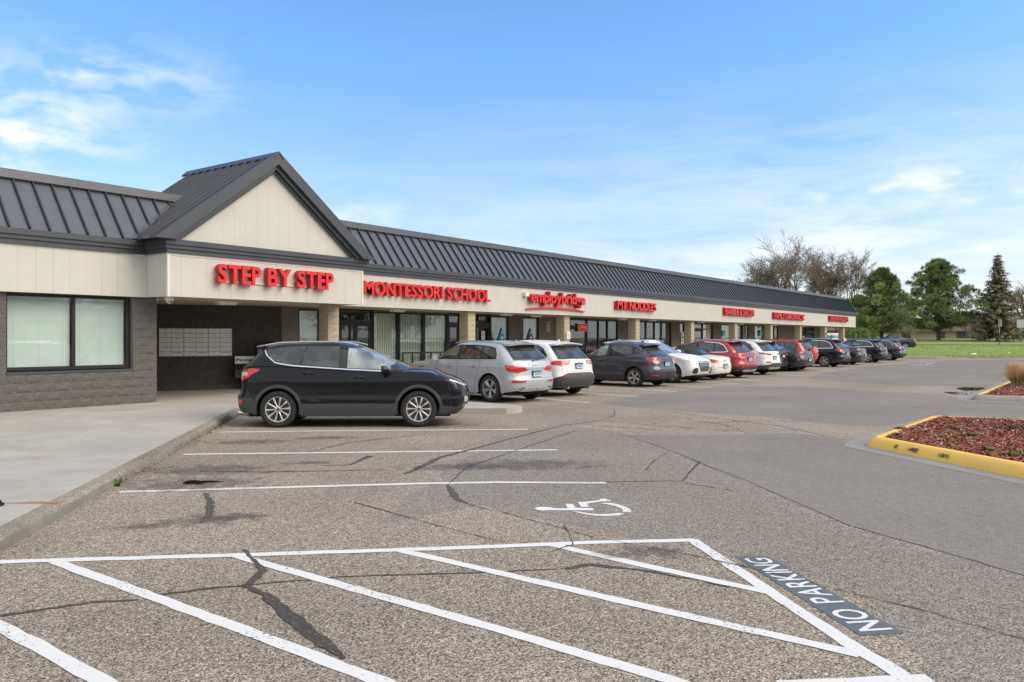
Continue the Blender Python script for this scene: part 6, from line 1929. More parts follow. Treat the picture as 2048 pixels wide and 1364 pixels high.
for (a, b, c, y0, y1, nm, m) in ((994, 1002, 1010, 654, 684, 'blue', mat('blue_banner', (.05, .26, .45), .5)), (1052, 1059.5, 1067, 655, 684, 'purple', mat('purple_banner', (.12, .04, .22), .5))):
    Y = YS - .25; xa_, xm, xb_ = FX(a, Y), FX(b, Y), FX(c, Y)
    tt = thing('triangle_banner', f'tall {nm} triangular banner standing in front of a shop window', 'banner', (xm, Y, PZ), group='triangular banners')
    zt_ = ZY(b, y0, Y) - PZ; s_ = (zt_ / ((ZY(b, y0, Y) - ZY(b, y1, Y)))); hw = (xb_ - xa_) / 2 * s_
    hw = min(hw, .9); mb = MB(); mb.hull([(-hw, -.16, .02), (hw, -.16, .02), (0, -.02, zt_)], [(-hw, -.15, .02), (hw, -.15, .02), (0, -.01, zt_)]); f_ = mb.obj('front_panel', m, tt)
    mb = MB(); mb.hull([(-hw, .16, .02), (hw, .16, .02), (0, .02, zt_)], [(-hw, .15, .02), (hw, .15, .02), (0, .01, zt_)]); mb.obj('back_panel', m, tt)
    mb = MB(); zz = np.linspace(zt_ * .25, zt_ * .86, 7)
    for z in zz:
        w2 = hw * (1 - z / zt_) * .28; yy = -.16 + .14 * z / zt_ - .004; mb.box(-w2, yy - .003, z, w2, yy, z + zt_ * .045)
    mb.obj('print', WHITE, f_)
# swirl decals hanging in the school window
mb = MB(); 
dt = thing('window_decals', 'row of pale curled decals along the top of the wide school windows', 'decals', (FX(770, YS), YS + .03, 2.2))
for i, px_ in enumerate((790, 815, 826, 842, 862, 872)):
    x = FX(px_, YS) - FX(770, YS); mb = MB(); pts = [(x + .05 * math.sin(k * .9), .02, .36 - k * .045) for k in range(9)]; mb.tube(pts, .012, 4); mb.obj('decal', mat('sage_decal', (.35, .42, .33), .7), dt)
# ------------------------------------------------------------------ parked cars
BLACK = car_paint('black_paint', (.006, .006, .008), .2)
SILVER = car_paint('silver_paint', (.46, .475, .505), .25)
WHITEP = car_paint('white_paint', (.82, .81, .78), .0)
GREYP = car_paint('grey_paint', (.060, .063, .075), .45)
REDP = car_paint('deep_red_paint', (.38, .010, .016), .15)
RED2 = car_paint('bright_red_paint', (.56, .016, .014), .0)
NAVYP = car_paint('navy_paint', (.010, .014, .024), .3)
DGREY = car_paint('dark_grey_paint', (.030, .034, .038), .4)
STEEL = car_paint('steel_blue_paint', (.035, .042, .058), .4)
MAROON = car_paint('dark_maroon_paint', (.030, .008, .010), .3)
CREAM = car_paint('cream_white_paint', (.74, .73, .66), .0)

def place_rr(sp, Xr, Yr, tilt, facing_out=False):
    """origin and turn of a car from the world place of the outer corner nearest the lane, on the far side"""
    a = R(90 - tilt) if not facing_out else R(-90 - tilt)
    hx, hy = math.cos(a), math.sin(a); lx, ly = -hy, hx
    if not facing_out: cx_, cy_ = -sp['ro'], -sp['W'] * .95
    else: cx_, cy_ = sp['wb'] + sp['fo'], sp['W'] * .95
    return (Xr - (hx * cx_ + lx * cy_), Yr - (hy * cx_ + ly * cy_), 0), a

# 1 black SUV, broadside
w1 = Vector(G(555, 854.5)[:2]); w2 = Vector(G(841, 853.5)[:2]); h = (w2 - w1).normalized(); left = Vector((-h.y, h.x))
w1 = w1 + h * (((w2 - w1).length - 2.69) / 2)
o = w1 + left * (S_BLACK['W'] - .13)
sp = dict(S_BLACK); sp['moulds'] = [(l, w, BLACK) for l, w, m in sp['moulds']]; sp['screen_mat'] = CARGLASS2; sp['frontglass'] = CARGLASS2
blk = build_car('parked_suv', 'black SUV parked side-on along the slanted kerb, nearest to the viewer', 'car', sp, BLACK, (o.x, o.y, 0), math.atan2(h.y, h.x), 'cars parked along the shops', 'ten', GREYPL)
mb = MB(); mb.tube([(.42, .0, 1.63), (.15, .0, 1.78), (-.02, 0, 1.865)], [.007, .004, .002], 5); mb.obj('whip_antenna', BLACKPL, blk)
mb = MB(); mb.box(1.95, -.70, 1.20, 2.16, -.69, 1.34); 
GRP = 'cars parked along the shops'
# 2 silver
sp = dict(S_PREM); sp['moulds'] = [(l, w, SILVER) for l, w, m in sp['moulds']]; sp['wb'] = 2.82; sp['frontglass'] = CARGLASS
l_, a_ = place_rr(sp, FX(1117, 12.15), 12.15, 6)
build_car('parked_suv', 'silver SUV with wide red taillights and four-ring badge, nose to the shops', 'car', sp, SILVER, l_, a_, GRP, 'pairs', None)
# 3 white with dark lower bumper
S3 = dict(S_ROUND); S3.update(wb=2.69, ro=.95, fo=.93, W=.925, rear_clad=[(0, .28, .70), (.55, .28, .70), (.80, .28, .62), (-.02, .27, .50)], sill_z=.44,
    surround=None, tails=[([(.42, .98, 1.06), (.60, .94, 1.08), (.74, .92, 1.08), (.92, .93, 1.07), (1.10, .95, 1.0)], 'taillight_red')], tail_inner=[([(.44, .99, 1.03), (.60, .97, 1.03)], 'clear_lamp_lens')],
    reflectors=[[(.58, .56, .59), (.80, .56, .59)]], rwin=(1.13, 1.45, .76), plate=(0, .90), dlo_trim=None, exhaust=[.5, -.5], tail_gap=[(0, .74), (.70, .74), (.76, .92)], rails=None)
S3['surround'] = S_ROUND['surround']
l_, a_ = place_rr(S3, FX(1198, 12.35), 12.35, 7)
build_car('parked_suv', 'white SUV with black lower bumper cladding, right of the silver SUV', 'car', S3, WHITEP, l_, a_, GRP, 'five', GREYPL)
# 4 grey hatch-like crossover
S4 = derive(wb=2.61, ro=.88, fo=.84, W=.89, r=.335, AR=.395,
    cb=(-.72, 2.42), rs=[(0, .02), (.25, .16), (.6, .36), (.85, .50), (1, .66)], roof=[(-.4, 1.40), (-.15, 1.475), (.3, 1.53), (.9, 1.56), (1.4, 1.555), (1.8, 1.49)],
    belt=[(-.88, 1.06), (0, 1.09), (1.0, 1.06), (2.0, 1.0), (2.4, 1.02), (2.9, .96), (3.2, .88), (3.4, .80)],
    surround=[(-.30, 1.20, 1.24), (-.10, 1.17, 1.35), (.1, 1.14, 1.42), (.6, 1.11, 1.485), (1.1, 1.09, 1.49), (1.6, 1.06, 1.40), (2.0, 1.05, 1.24), (2.2, 1.04, 1.10)],
    windows=[[(-.24, 1.20, 1.235), (-.08, 1.19, 1.30), (.0, 1.25, 1.33)], [(.08, 1.16, 1.20), (.14, 1.155, 1.38), (.5, 1.13, 1.455), (1.02, 1.11, 1.465)], [(1.14, 1.105, 1.46), (1.4, 1.09, 1.42), (1.7, 1.075, 1.34), (2.0, 1.07, 1.21), (2.12, 1.065, 1.12)]],
    gaps=[[(.10, 1.12), (.08, .95), (.30, .72), (.46, .55), (.50, .3)], [(1.08, 1.07), (1.10, .3)], [(2.1, 1.0), (2.12, .3)]], handles=[(1.36, .93)], mirror=(1.88, 1.07),
    tails=[([(.40, .92, 1.0), (.60, .84, 1.01), (.80, .86, 1.03), (.98, .95, 1.04), (1.10, 1.02, 1.045)], 'taillight_red')], tail_inner=[([(.50, .85, .92), (.66, .80, .92), (.78, .86, .93)], 'clear_lamp_lens')],
    reflectors=[[(.62, .40, .44), (.84, .40, .45), (.9, .41, .44)]], rear_clad=[(0, .28, .52), (.5, .28, .54), (-.02, .26, .42)], sill_z=.40, tail_gap=[(0, .62), (.66, .62), (.76, .75), (.80, .85)],
    rwin=(1.10, 1.40, .68), wscreen=(1.08, 1.47, .76), spoiler=(-.22, 1.465, .58, .15, .03), plate=(0, .82), badge=('oval', .98), wiper=(-.72, .1, 1.08), fin=.2,
    head=[(.42, .74, .80), (.6, .73, .86), (.85, .80, .89)], grille=[(0, .58, .80), (.3, .6, .78), (.38, .66, .74)], frontglass=CARGLASS2)
l_, a_ = place_rr(S4, FX(1360, 12.35), 12.35, 4)
build_car('parked_crossover', 'grey compact crossover with silver five-spoke wheels and a blue plate', 'car', S4, GREYP, l_, a_, GRP, 'five', BLACKPL)
# 5 white facing out
S5 = dict(S_PREM); S5.update(screen_mat=CARGLASS2, head=[(.50, .80, .86), (.66, .77, .88), (.85, .80, .90), (1.04, .87, .905)], sill_z=.34)
S5['moulds'] = []
S5['front_extra'] = S_PREM['front_extra'] + [([(0, .78, .80), (.43, .78, .80)], 'satin_silver', 'grille_frame')]
l_, a_ = place_rr(S5, FX(1431, 12.25), 12.25, 4, True)
build_car('parked_suv', 'white SUV backed in, showing its black mesh grille and headlights', 'car', S5, WHITEP, l_, a_, GRP, 'vee', None)
# 6 white convertible with black soft top
S6 = derive(wb=2.58, ro=.90, fo=.85, W=.88, H=1.44, r=.325, AR=.385, bottom=[(-1.0, .30), (-.7, .24), (0, .2), (3, .2), (3.5, .26)],
    belt=[(-.90, .86), (-.80, .93), (-.5, .97), (.2, .98), (1.8, .95), (2.3, .96), (2.9, .88), (3.3, .72)], crown=.05,
    side=[(.18, .93), (.3, .97), (.5, 1.0), (.7, .995), (.85, .97), (.95, .94), (1.1, .9)],
    rear=[(.22, .10), (.34, .02), (.48, 0), (.6, .0), (.75, .03), (.88, .05), (.96, .12)],
    cb=(-.22, 2.10), ccr=.5, ccf=.55, rs=[(0, 0), (.3, .16), (.6, .36), (.85, .58), (1, .85)], fs=[(0, 0), (.5, .36), (.8, .62), (1, .85)],
    cw=[(0, .93), (.5, .86), (.8, .78), (.94, .70), (1, .60)], roof=[(.1, 1.26), (.5, 1.35), (.9, 1.38), (1.3, 1.37), (1.6, 1.33)], rcrown=.05,
    windows=[[(.55, 1.0, 1.22), (.8, 1.0, 1.28), (1.5, .99, 1.25), (1.8, .985, 1.12)]], gaps=[[(.45, .95), (.48, .3)], [(1.7, .95), (1.75, .3)]], handles=[(.62, .85)], mirror=(1.7, 1.02),
    tails=[([(.56, .74, .80), (.70, .70, .85), (.86, .74, .865), (.98, .82, .87)], 'taillight_red')], rwin=(1.04, 1.22, .36), wscreen=(1.0, 1.32, .72), plate=(0, .58), badge=('oval', .80), tail_gap=[(0, .52), (.58, .54), (.64, .86)],
    head=[(.4, .6, .68), (.7, .6, .72)], flare=False, reflectors=[], fin=None)
l_, a_ = place_rr(S6, FX(1469.5, 12.4), 12.4, 5)
cv = build_car('parked_convertible', 'cream-white convertible with a black fabric roof, between a white and a red SUV', 'car', S6, CREAM, l_, a_, GRP, 'five', None)
SOFT = mat('black_soft_top', (.022, .022, .024), .85, bump=.4, bscale=40)
s6 = Shape(S6); mb = MB(); tc = [0, .2, .4, .6, .75, .86, .94, 1.0]; K = 9
cs_ = [c for c in s6.cs if c[0] < 1.75]
for sg in (1, -1):
    V = []; Fc = []
    for (x0_, yy) in cs_:
        for t in tc:
            p = s6.cab(x0_, yy, t); V.append((p[0] - .006, p[1] * sg * 1.008, p[2] + .006))
    n = len(tc)
    for i in range(len(cs_) - 1):
        for j in range(n - 1): Fc.append((i * n + j, (i + 1) * n + j, (i + 1) * n + j + 1, i * n + j + 1))
    mb.add(V, Fc)
V = []; Fc = []
for (x0_, yy) in cs_:
    p = s6.cab(x0_, yy, 1.0)
    for k in range(K): f_ = 1 - 2 * k / (K - 1); V.append((p[0] - .006, p[1] * f_ * 1.008, p[2] + .008 + S6['rcrown'] * min(1, yy * 1.3) * (1 - f_ * f_)))
for i in range(len(cs_) - 1):
    for k in range(K - 1): Fc.append((i * K + k, i * K + k + 1, (i + 1) * K + k + 1, (i + 1) * K + k))
mb.add(V, Fc); link('soft_top', weld(mb, 'soft_top', SOFT, 60), cv)
# 7 red SUV
S7 = dict(S_ROUND); S7.update(wb=2.78, ro=1.02, fo=.93, W=.945, r=.36, AR=.43, sill_z=.42, rear_clad=[(0, .34, .50), (.6, .34, .50), (-.02, .27, .46)], spoiler=(-.46, 1.56, .62, .12, .03), rails=(-.3, 1.6, .62),
    tails=[([(.40, .90, .97), (.56, .84, 1.02), (.78, .84, 1.04), (1.0, .93, 1.05), (1.10, 1.01, 1.05)], 'taillight_red')], tail_inner=[([(.46, .86, .90), (.74, .86, .90)], 'clear_lamp_lens')],
    dlo_trim=[(1.6, 1.085), (.6, 1.10), (-.2, 1.12), (-.38, 1.15), (-.30, 1.24), (-.15, 1.41), (.1, 1.51), (.8, 1.555)], trim_w=.03, plate=(0, .82), rear_extra=[([(0, .28, .36), (.5, .28, .38), (.66, .30, .34)], 'satin_silver', 'skid_plate')], exhaust=None)
l_, a_ = place_rr(S7, FX(1521, 12.15), 12.15, 6)
build_car('parked_suv', 'deep red SUV with chrome window line and black lower bumper', 'car', S7, REDP, l_, a_, GRP, 'vee', BLACKPL)
# 8 white SUV
S8 = dict(S7); S8.update(dlo_trim=[(1.6, 1.085), (.6, 1.11), (-.2, 1.12), (-.38, 1.15), (-.30, 1.24), (-.15, 1.41)], trim_w=.02, tails=[([(.30, .955, .975), (.48, .92, 1.0), (.70, .94, 1.03), (1.0, .99, 1.045), (1.16, 1.02, 1.05)], 'taillight_dark_red')],
    tail_inner=None, reflectors=[[(.52, .58, .64), (.66, .57, .66), (.82, .58, .66)]], rear_clad=[(0, .30, .56), (.4, .30, .56), (.62, .30, .50), (-.02, .27, .44)], plate=(0, .80))
l_, a_ = place_rr(S8, FX(1568.5, 12.25), 12.25, 6)
build_car('parked_suv', 'white SUV with slim dark taillights, right behind the deep red SUV', 'car', S8, WHITEP, l_, a_, GRP, 'five', GREYPL)
# 9 dark maroon hatch, mostly hidden
S9 = dict(S4); S9.update(H=1.6, tails=[([(.42, .90, .98), (.60, .86, 1.0), (.86, .90, 1.02), (1.0, 1.0, 1.03)], 'taillight_red')], roof=[(-.4, 1.46), (-.15, 1.53), (.3, 1.58), (.9, 1.61), (1.4, 1.60), (1.8, 1.53)], rwin=(1.12, 1.46, .68), spoiler=(-.22, 1.52, .58, .15, .03))
l_, a_ = place_rr(S9, FX(1582.5, 12.95), 12.95, 5)
build_car('parked_hatchback', 'dark maroon hatchback mostly hidden behind the slim-light white SUV', 'car', S9, MAROON, l_, a_, GRP, 'five', BLACKPL)
# 10 dark grey sedan
S10 = derive(wb=2.71, ro=1.12, fo=.95, W=.925, H=1.42, r=.335, AR=.385, bottom=[(-1.1, .30), (-.8, .22), (0, .18), (3, .18), (3.6, .24)],
    belt=[(-1.12, .98), (-1.0, 1.02), (-.6, 1.03), (.3, 1.0), (1.8, .94), (2.3, .95), (3.0, .88), (3.5, .72)], crown=.04, side=[(.18, .93), (.3, .97), (.5, 1.0), (.75, 1.0), (.88, .98), (1.0, .95), (1.1, .9)],
    rear=[(.22, .10), (.34, .02), (.48, 0), (.66, .0), (.8, .05), (.95, .06), (1.03, .10)],
    cb=(-.62, 2.35), ccr=.45, ccf=.60, rs=[(0, 0), (.3, .28), (.6, .60), (.85, .92), (1, 1.20)], fs=[(0, 0), (.3, .30), (.6, .62), (.85, .90), (1, 1.12)],
    cw=[(0, .93), (.5, .84), (.8, .76), (.94, .68), (1, .60)], roof=[(.1, 1.24), (.5, 1.34), (.9, 1.38), (1.2, 1.385), (1.6, 1.34)], rcrown=.045,
    surround=None, windows=[[(-.05, 1.03, 1.06), (.3, 1.02, 1.20), (.62, 1.01, 1.29), (.75, 1.005, 1.30)], [(.82, 1.0, 1.31), (1.3, .985, 1.29), (1.7, .97, 1.17), (2.0, .965, 1.0)]],
    dlo_trim=[(-.12, 1.03), (.3, 1.015), (1.0, .99), (1.9, .96)], trim_w=.016, gaps=[[(.78, 1.0), (.8, .3)], [(1.95, .95), (2.0, .3)]], handles=[(.2, .88), (1.1, .85)], mirror=(1.85, 1.0),
    tails=[([(.44, .80, .84), (.60, .78, .90), (.86, .80, .91), (1.05, .85, .90)], 'taillight_red')], tail_inner=[([(.52, .79, .82), (.84, .80, .83)], 'clear_lamp_lens')], rwin=(1.04, 1.31, .60), wscreen=(.98, 1.34, .74), plate=(0, .62), badge=('oval', .90), flare=False,
    rear_extra=[([(0, .60, .615), (.9, .60, .615), (1.1, .60, .615)], 'chrome_trim', 'bumper_strip')], tail_gap=[(0, .56), (.56, .58), (.62, .95)], fin=None)
l_, a_ = place_rr(S10, FX(1633, 12.15), 12.15, 6)
build_car('parked_sedan', 'dark grey low sedan with sloping rear window and chrome bumper strip', 'car', S10, DGREY, l_, a_, GRP, 'five', None)
# 11 red SUV with spare wheel
S11 = dict(S_ROUND); S11.update(wb=2.66, ro=.86, fo=.9, W=.91, sill_z=.3, rear_clad=None, spoiler=(-.50, 1.56, .55, .08, .02), spoiler_mat=BLACKPL, rails=(-.35, 1.5, .62), rail_mat=BLACKPL, rs=[(0, .0), (.3, .05), (.6, .13), (.85, .2), (1, .34)],
    surround=[(-.40, 1.14, 1.40), (-.2, 1.12, 1.50), (.6, 1.10, 1.53), (1.1, 1.09, 1.52), (1.6, 1.08, 1.43), (2.0, 1.075, 1.27), (2.25, 1.07, 1.13)], dlo_trim=None,
    windows=[[(-.35, 1.18, 1.38), (-.22, 1.13, 1.47), (.24, 1.125, 1.495)], [(.30, 1.125, 1.50), (.6, 1.12, 1.51), (1.04, 1.115, 1.505)], [(1.16, 1.11, 1.485), (1.4, 1.105, 1.435), (1.7, 1.10, 1.355), (2.0, 1.095, 1.235), (2.15, 1.09, 1.15)]],
    tails=[([(.66, .84, 1.10), (.84, .84, 1.14), (.98, .92, 1.15), (1.08, 1.05, 1.15)], 'taillight_red')], tail_inner=[([(.70, .92, .99), (.84, .92, .99)], 'clear_lamp_lens')], plate=(0, .50), badge=None, wiper=None)
l_, a_ = place_rr(S11, FX(1656, 12.05), 12.6, 5)
sw = build_car('parked_suv', 'bright red SUV with a covered spare wheel on its tailgate', 'car', S11, RED2, l_, a_, GRP, 'five', None)
mb = MB(); mb.lathe([(.001, -.26), (.30, -.26), (.345, -.23), (.355, -.18), (.355, -.02), (.30, .0), (.001, .0)], 28)
mb.obj('spare_wheel_cover', RED2, sw, smooth=40, loc=(-.80, -.18, .90), rot=(0, 0, R(-90)))
# 12 navy SUV
S12 = dict(S7); S12.update(wb=2.79, ro=1.1, fo=.97, W=.96, tails=[([(.42, .95, .99), (.56, .90, 1.04), (.80, .90, 1.06), (1.0, .95, 1.065), (1.18, 1.02, 1.06)], 'taillight_red')], roof=[(-.7, 1.54), (-.4, 1.60), (.3, 1.65), (.9, 1.66), (1.4, 1.64), (1.8, 1.58)],
    cb=(-.96, 2.62), rwin=(1.13, 1.48, .70), spoiler=(-.62, 1.60, .62, .12, .03), rails=(-.5, 1.5, .64), wiper=(-.97, .08, 1.10), rear_extra=[],
    surround=[(-.46, 1.15, 1.24), (-.28, 1.13, 1.45), (-.05, 1.11, 1.53), (.6, 1.10, 1.575), (1.1, 1.09, 1.57), (1.6, 1.08, 1.46), (2.0, 1.075, 1.29), (2.25, 1.07, 1.13)],
    windows=[[(-.41, 1.15, 1.23), (-.25, 1.14, 1.43), (-.04, 1.13, 1.505), (.24, 1.125, 1.53)], [(.30, 1.125, 1.54), (.6, 1.12, 1.55), (1.04, 1.115, 1.545)], [(1.16, 1.11, 1.52), (1.4, 1.105, 1.47), (1.7, 1.10, 1.37), (2.0, 1.095, 1.245), (2.15, 1.09, 1.15)]],
    dlo_trim=[(1.6, 1.09), (.6, 1.105), (-.3, 1.12), (-.50, 1.14), (-.42, 1.26), (-.28, 1.45), (0, 1.555), (.8, 1.60)])
l_, a_ = place_rr(S12, FX(1706, 12.2), 12.2, 3)
build_car('parked_suv', 'dark navy SUV with chrome window line, just past the red one with spare wheel', 'car', S12, NAVYP, l_, a_, GRP, 'vee', BLACKPL)
# 13 grey liftback sedan with wing
S13 = dict(S10); S13.update(ro=1.0, roof=[(.1, 1.30), (.5, 1.40), (.9, 1.44), (1.2, 1.445), (1.6, 1.40)], belt=[(-1.0, 1.04), (-.6, 1.06), (.3, 1.03), (1.8, .97), (2.3, .98), (3.0, .9), (3.5, .74)], spoiler=(-.50, 1.30, .50, .25, .025), tails=[([(.20, .86, .90), (.6, .84, .92), (1.0, .90, .95), (1.2, .94, .96)], 'taillight_dark_red')], tail_inner=None)
l_, a_ = place_rr(S13, FX(1738, 12.35), 12.35, 3)
build_car('parked_sedan', 'dark grey hatch-backed sedan with a raised tail, between two dark SUVs', 'car', S13, DGREY, l_, a_, GRP, 'ten', None)
# 14, 15
S14 = dict(S7); S14.update(wb=2.73, ro=1.0, tails=[([(.56, .88, 1.0), (.8, .88, 1.04), (1.0, .96, 1.05), (1.1, 1.0, 1.04)], 'taillight_dark_red')], tail_inner=None, rear_extra=[])
l_, a_ = place_rr(S14, FX(1780.5, 12.2), 12.2, 3)
build_car('parked_suv', 'blackish SUV second from the far end of the row', 'car', S14, NAVYP, l_, a_, GRP, 'five', BLACKPL)
S15 = dict(S_ROUND); S15.update(wb=2.66, ro=1.0, tails=[([(.60, .92, .98), (.78, .90, 1.10), (.90, .92, 1.30), (.98, .98, 1.12), (1.2, 1.03, 1.06)], 'taillight_red')], rear_clad=[(0, .30, .52), (.6, .30, .52), (-.02, .27, .46)])
l_, a_ = place_rr(S15, FX(1815.5, 12.3), 12.3, 2)
build_car('parked_suv', 'steel-blue SUV last in the row, nearest the lawn', 'car', S15, STEEL, l_, a_, GRP, 'five', BLACKPL)
# far sedan beyond the row
S16 = dict(S10); S16.update(tails=[([(.50, .80, .88), (.86, .80, .95), (1.1, .88, .94)], 'taillight_red')])
c = FAR(1806, 81); a_ = math.atan2(CA, -SA)      # heading left across the view
hx, hy = -SA * 0 + math.cos(TH + R(90)), math.sin(TH + R(90))
build_car('passing_sedan', 'dark green-grey sedan behind the last parked SUVs, beside the lawn', 'car', S16, DGREY, (c[0], c[1], .60), TH + R(80), None, 'five', None)
c = FAR(1672, 92)
build_car('far_suv', 'white SUV seen past the far end of the shops between the last two columns', 'car', S8, WHITEP, (c[0], c[1], .62), TH + R(100), None, 'five', None)
# cars across the lane that only show as reflections in the shop windows
build_car('parked_sedan', 'white sedan across the lane, mirrored in the school windows', 'car', S10, WHITEP, (44.5, .6, 0), R(180), 'cars across the lane', 'five', None)
S17 = dict(S10)
build_car('parked_sedan', 'red sedan across the lane, mirrored in the windows right of the OPEN sign', 'car', S17, RED2, (55, -1.0, 0), R(175), 'cars across the lane', 'five', None)

# ------------------------------------------------------------------ trees, houses, posts
PINE = [mat('pine_' + n, c, .85) for n, c in (('mid', (.15, .215, .065)), ('dark', (.085, .13, .05)), ('light', (.29, .35, .10)), ('olive', (.21, .25, .085)))]
SPR = [mat('spruce_' + n, c, .85) for n, c in (('green', (.13, .165, .065)), ('brown', (.26, .175, .105)), ('dark', (.08, .085, .05)), ('tan', (.36, .27, .165)))]
BARK = mat('grey_bark', (.13, .105, .088), .95, var=.4, scale=6, bump=.8, bscale=12)
TWIG = mat('bare_twigs', (.20, .155, .12), .95)
BUD = mat('bud_haze', (.32, .25, .17), .95)

def clump(mb, c, rx, rz, n, rnd, mats_w, s0=.10, s1=.22):
    for _ in range(n):
        v = Vector((rnd.gauss(0, 1), rnd.gauss(0, 1), rnd.gauss(0, 1)))
        if v.length < 1e-3: continue
        v.normalize(); rr_ = rnd.uniform(.45, 1) ** .5
        p = Vector(c) + Vector((v.x * rx * rr_, v.y * rx * rr_, v.z * rz * rr_))
        d = (v + Vector((0, 0, .55)) + Vector((rnd.uniform(-.5, .5), rnd.uniform(-.5, .5), rnd.uniform(-.3, .5)))).normalized()
        t = d.cross(Vector((rnd.uniform(-1, 1), rnd.uniform(-1, 1), rnd.uniform(-1, 1)))).normalized(); L = rnd.uniform(s0, s1) * 2.4; w = rnd.uniform(s0, s1) * .22
        mb.add([p - t * w, p + t * w, p + d * L + t * w * .4, p + d * L - t * w * .4], [(0, 1, 2, 3)], rnd.choices(range(4), mats_w)[0])

def pine(loc, H, Rw, z0, seed, label, cat='pine tree', prof=None, nb=115, lean=0, mats=PINE):
    rnd = random.Random(seed)
    t = thing('pine_tree', label, cat, loc)
    mb = MB(); mb.tube([(0, 0, -.3), (0, 0, H * .3), (lean * .5, 0, H * .65), (lean, 0, H * .95)], [.26, .2, .12, .04], 8)
    cr = MB(); prof = prof or [(0, .75), (.15, 1), (.4, .85), (.65, .6), (.85, .32), (1, .10)]
    for i in range(nb):
        f_ = (i + rnd.random()) / nb; f_ = f_ ** 1.0
        z = z0 + (H - z0) * f_ ** 1.1; rmax = float(np.interp(f_, [p[0] for p in prof], [p[1] for p in prof])) * Rw
        a = i * 2.399 + rnd.uniform(-.5, .5); r_ = rmax * rnd.choice((rnd.uniform(.15, .7), rnd.uniform(.6, 1.18))) ; up = rnd.uniform(.0, .35) * r_ * .5
        p = Vector((r_ * math.cos(a) + lean * f_, r_ * math.sin(a), z + up))
        if i % 2 == 0: mb.tube([(lean * f_ * .8, 0, z - r_ * .25), (p.x * .5, p.y * .5, z - r_ * .04), tuple(p)], [.05, .035, .015], 4)
        q_ = rnd.uniform(.28, .62) * (1.15 - .40 * f_)
        w_ = rnd.choice([(6, 2, 3, 3), (2, 9, 0, 1), (2, 1, 9, 3), (4, 1, 2, 7), (2, 8, 1, 1)])
        clump(cr, p, q_, q_ * .5, 150, rnd, w_, .08, .17)
        if rnd.random() < .6: clump(cr, p * .82 + Vector((0, 0, z * .18 - .1)), q_ * .7, q_ * .45, 40, rnd, (3, 6, 1, 2), .07, .17)
    mb.obj('trunk', BARK, t, smooth=60); cr.obj('crown', mats, t, fix=False)
    return t
def tz(d): return terrain_z(d)
D1 = 96
pine(FAR(1763, D1, tz(D1) - .05), (674 - 530) / F * D1, 4.0, 1.2, 3, 'dark green pine with rounded tufts just right of the shop row', prof=[(0, .85), (.12, 1.0), (.35, .88), (.55, .66), (.75, .46), (.9, .24), (1, .07)], lean=.25, nb=230)
D2 = 101
pine(FAR(1877, D2, tz(D2) - .05), (674 - 515) / F * D2, 4.7, 1.5, 8, 'broad green pine between the rounded pine and the brown-green spruce', prof=[(0, .70), (.2, 1.0), (.42, .96), (.62, .72), (.78, .46), (.9, .27), (1, .07)], nb=290, lean=-.1)
D3 = 100
pine(FAR(1718, D3 + 8, tz(D3) - .05), 6.0, 2.3, .8, 12, 'low dark pine half hidden by the end of the shops', nb=55)

def spruce(loc, H, Rw, seed, label):
    rnd = random.Random(seed); t = thing('spruce_tree', label, 'spruce tree', loc)
    mb = MB(); cr = MB()
    for (ox, HH) in ((-1.0, H * .955), (.42, H)):
        mb.tube([(0, 0, -.2), (ox * .6, 0, H * .35), (ox, 0, HH)], [.24, .15, .02], 8)
        nl = 30
        for i in range(nl):
            f_ = i / nl; z = HH * (.10 + .90 * f_); rr_ = Rw * (1 - f_) ** .85 * .98 + .08
            if f_ > .55: rr_ *= .9
            for k in range(9 if f_ < .7 else 6):
                a = rnd.uniform(0, 6.28); r_ = rr_ * rnd.uniform(.55, 1.12)
                cx_ = ox * min(1, z / (H * .35))
                p0_ = Vector((cx_, 0, z)); p2_ = Vector((cx_ + r_ * math.cos(a), r_ * math.sin(a), z - .20 * r_ + .06 * r_ * r_ * .5))
                p1_ = p0_.lerp(p2_, .55) + Vector((0, 0, -.16 * r_))
                mb.tube([p0_, p1_, p2_], [.025, .018, .006], 3)
                n = int(16 + 60 * r_ / Rw)
                wts = rnd.choice([(4, 3, 3, 1), (2, 5, 2, 3), (6, 1, 3, 1)])
                for q_ in range(n):
                    u = rnd.uniform(.15, 1.0); c = (p0_.lerp(p1_, u * 2) if u < .5 else p1_.lerp(p2_, u * 2 - 1)) + Vector((rnd.gauss(0, .10), rnd.gauss(0, .10), rnd.gauss(0, .04)))
                    d = (p2_ - p0_).normalized() * rnd.uniform(.1, .3) + Vector((rnd.uniform(-.2, .2), rnd.uniform(-.2, .2), -rnd.uniform(.02, .28)))
                    w = rnd.uniform(.03, .06); tt = d.cross(Vector((0, 0, 1))).normalized() * w if d.cross(Vector((0, 0, 1))).length > .01 else Vector((w, 0, 0))
                    cr.add([c - tt, c + tt, c + d + tt * .3, c + d - tt * .3], [(0, 1, 2, 3)], rnd.choices(range(4), wts)[0])
    mb.obj('trunk', BARK, t); cr.obj('crown', SPR, t, fix=False)
spruce(FAR(1996, 98, tz(98) - .1), (676 - 497) / F * 98, 3.7, 5, 'tall brown-green spruce with two tops behind the signpost')

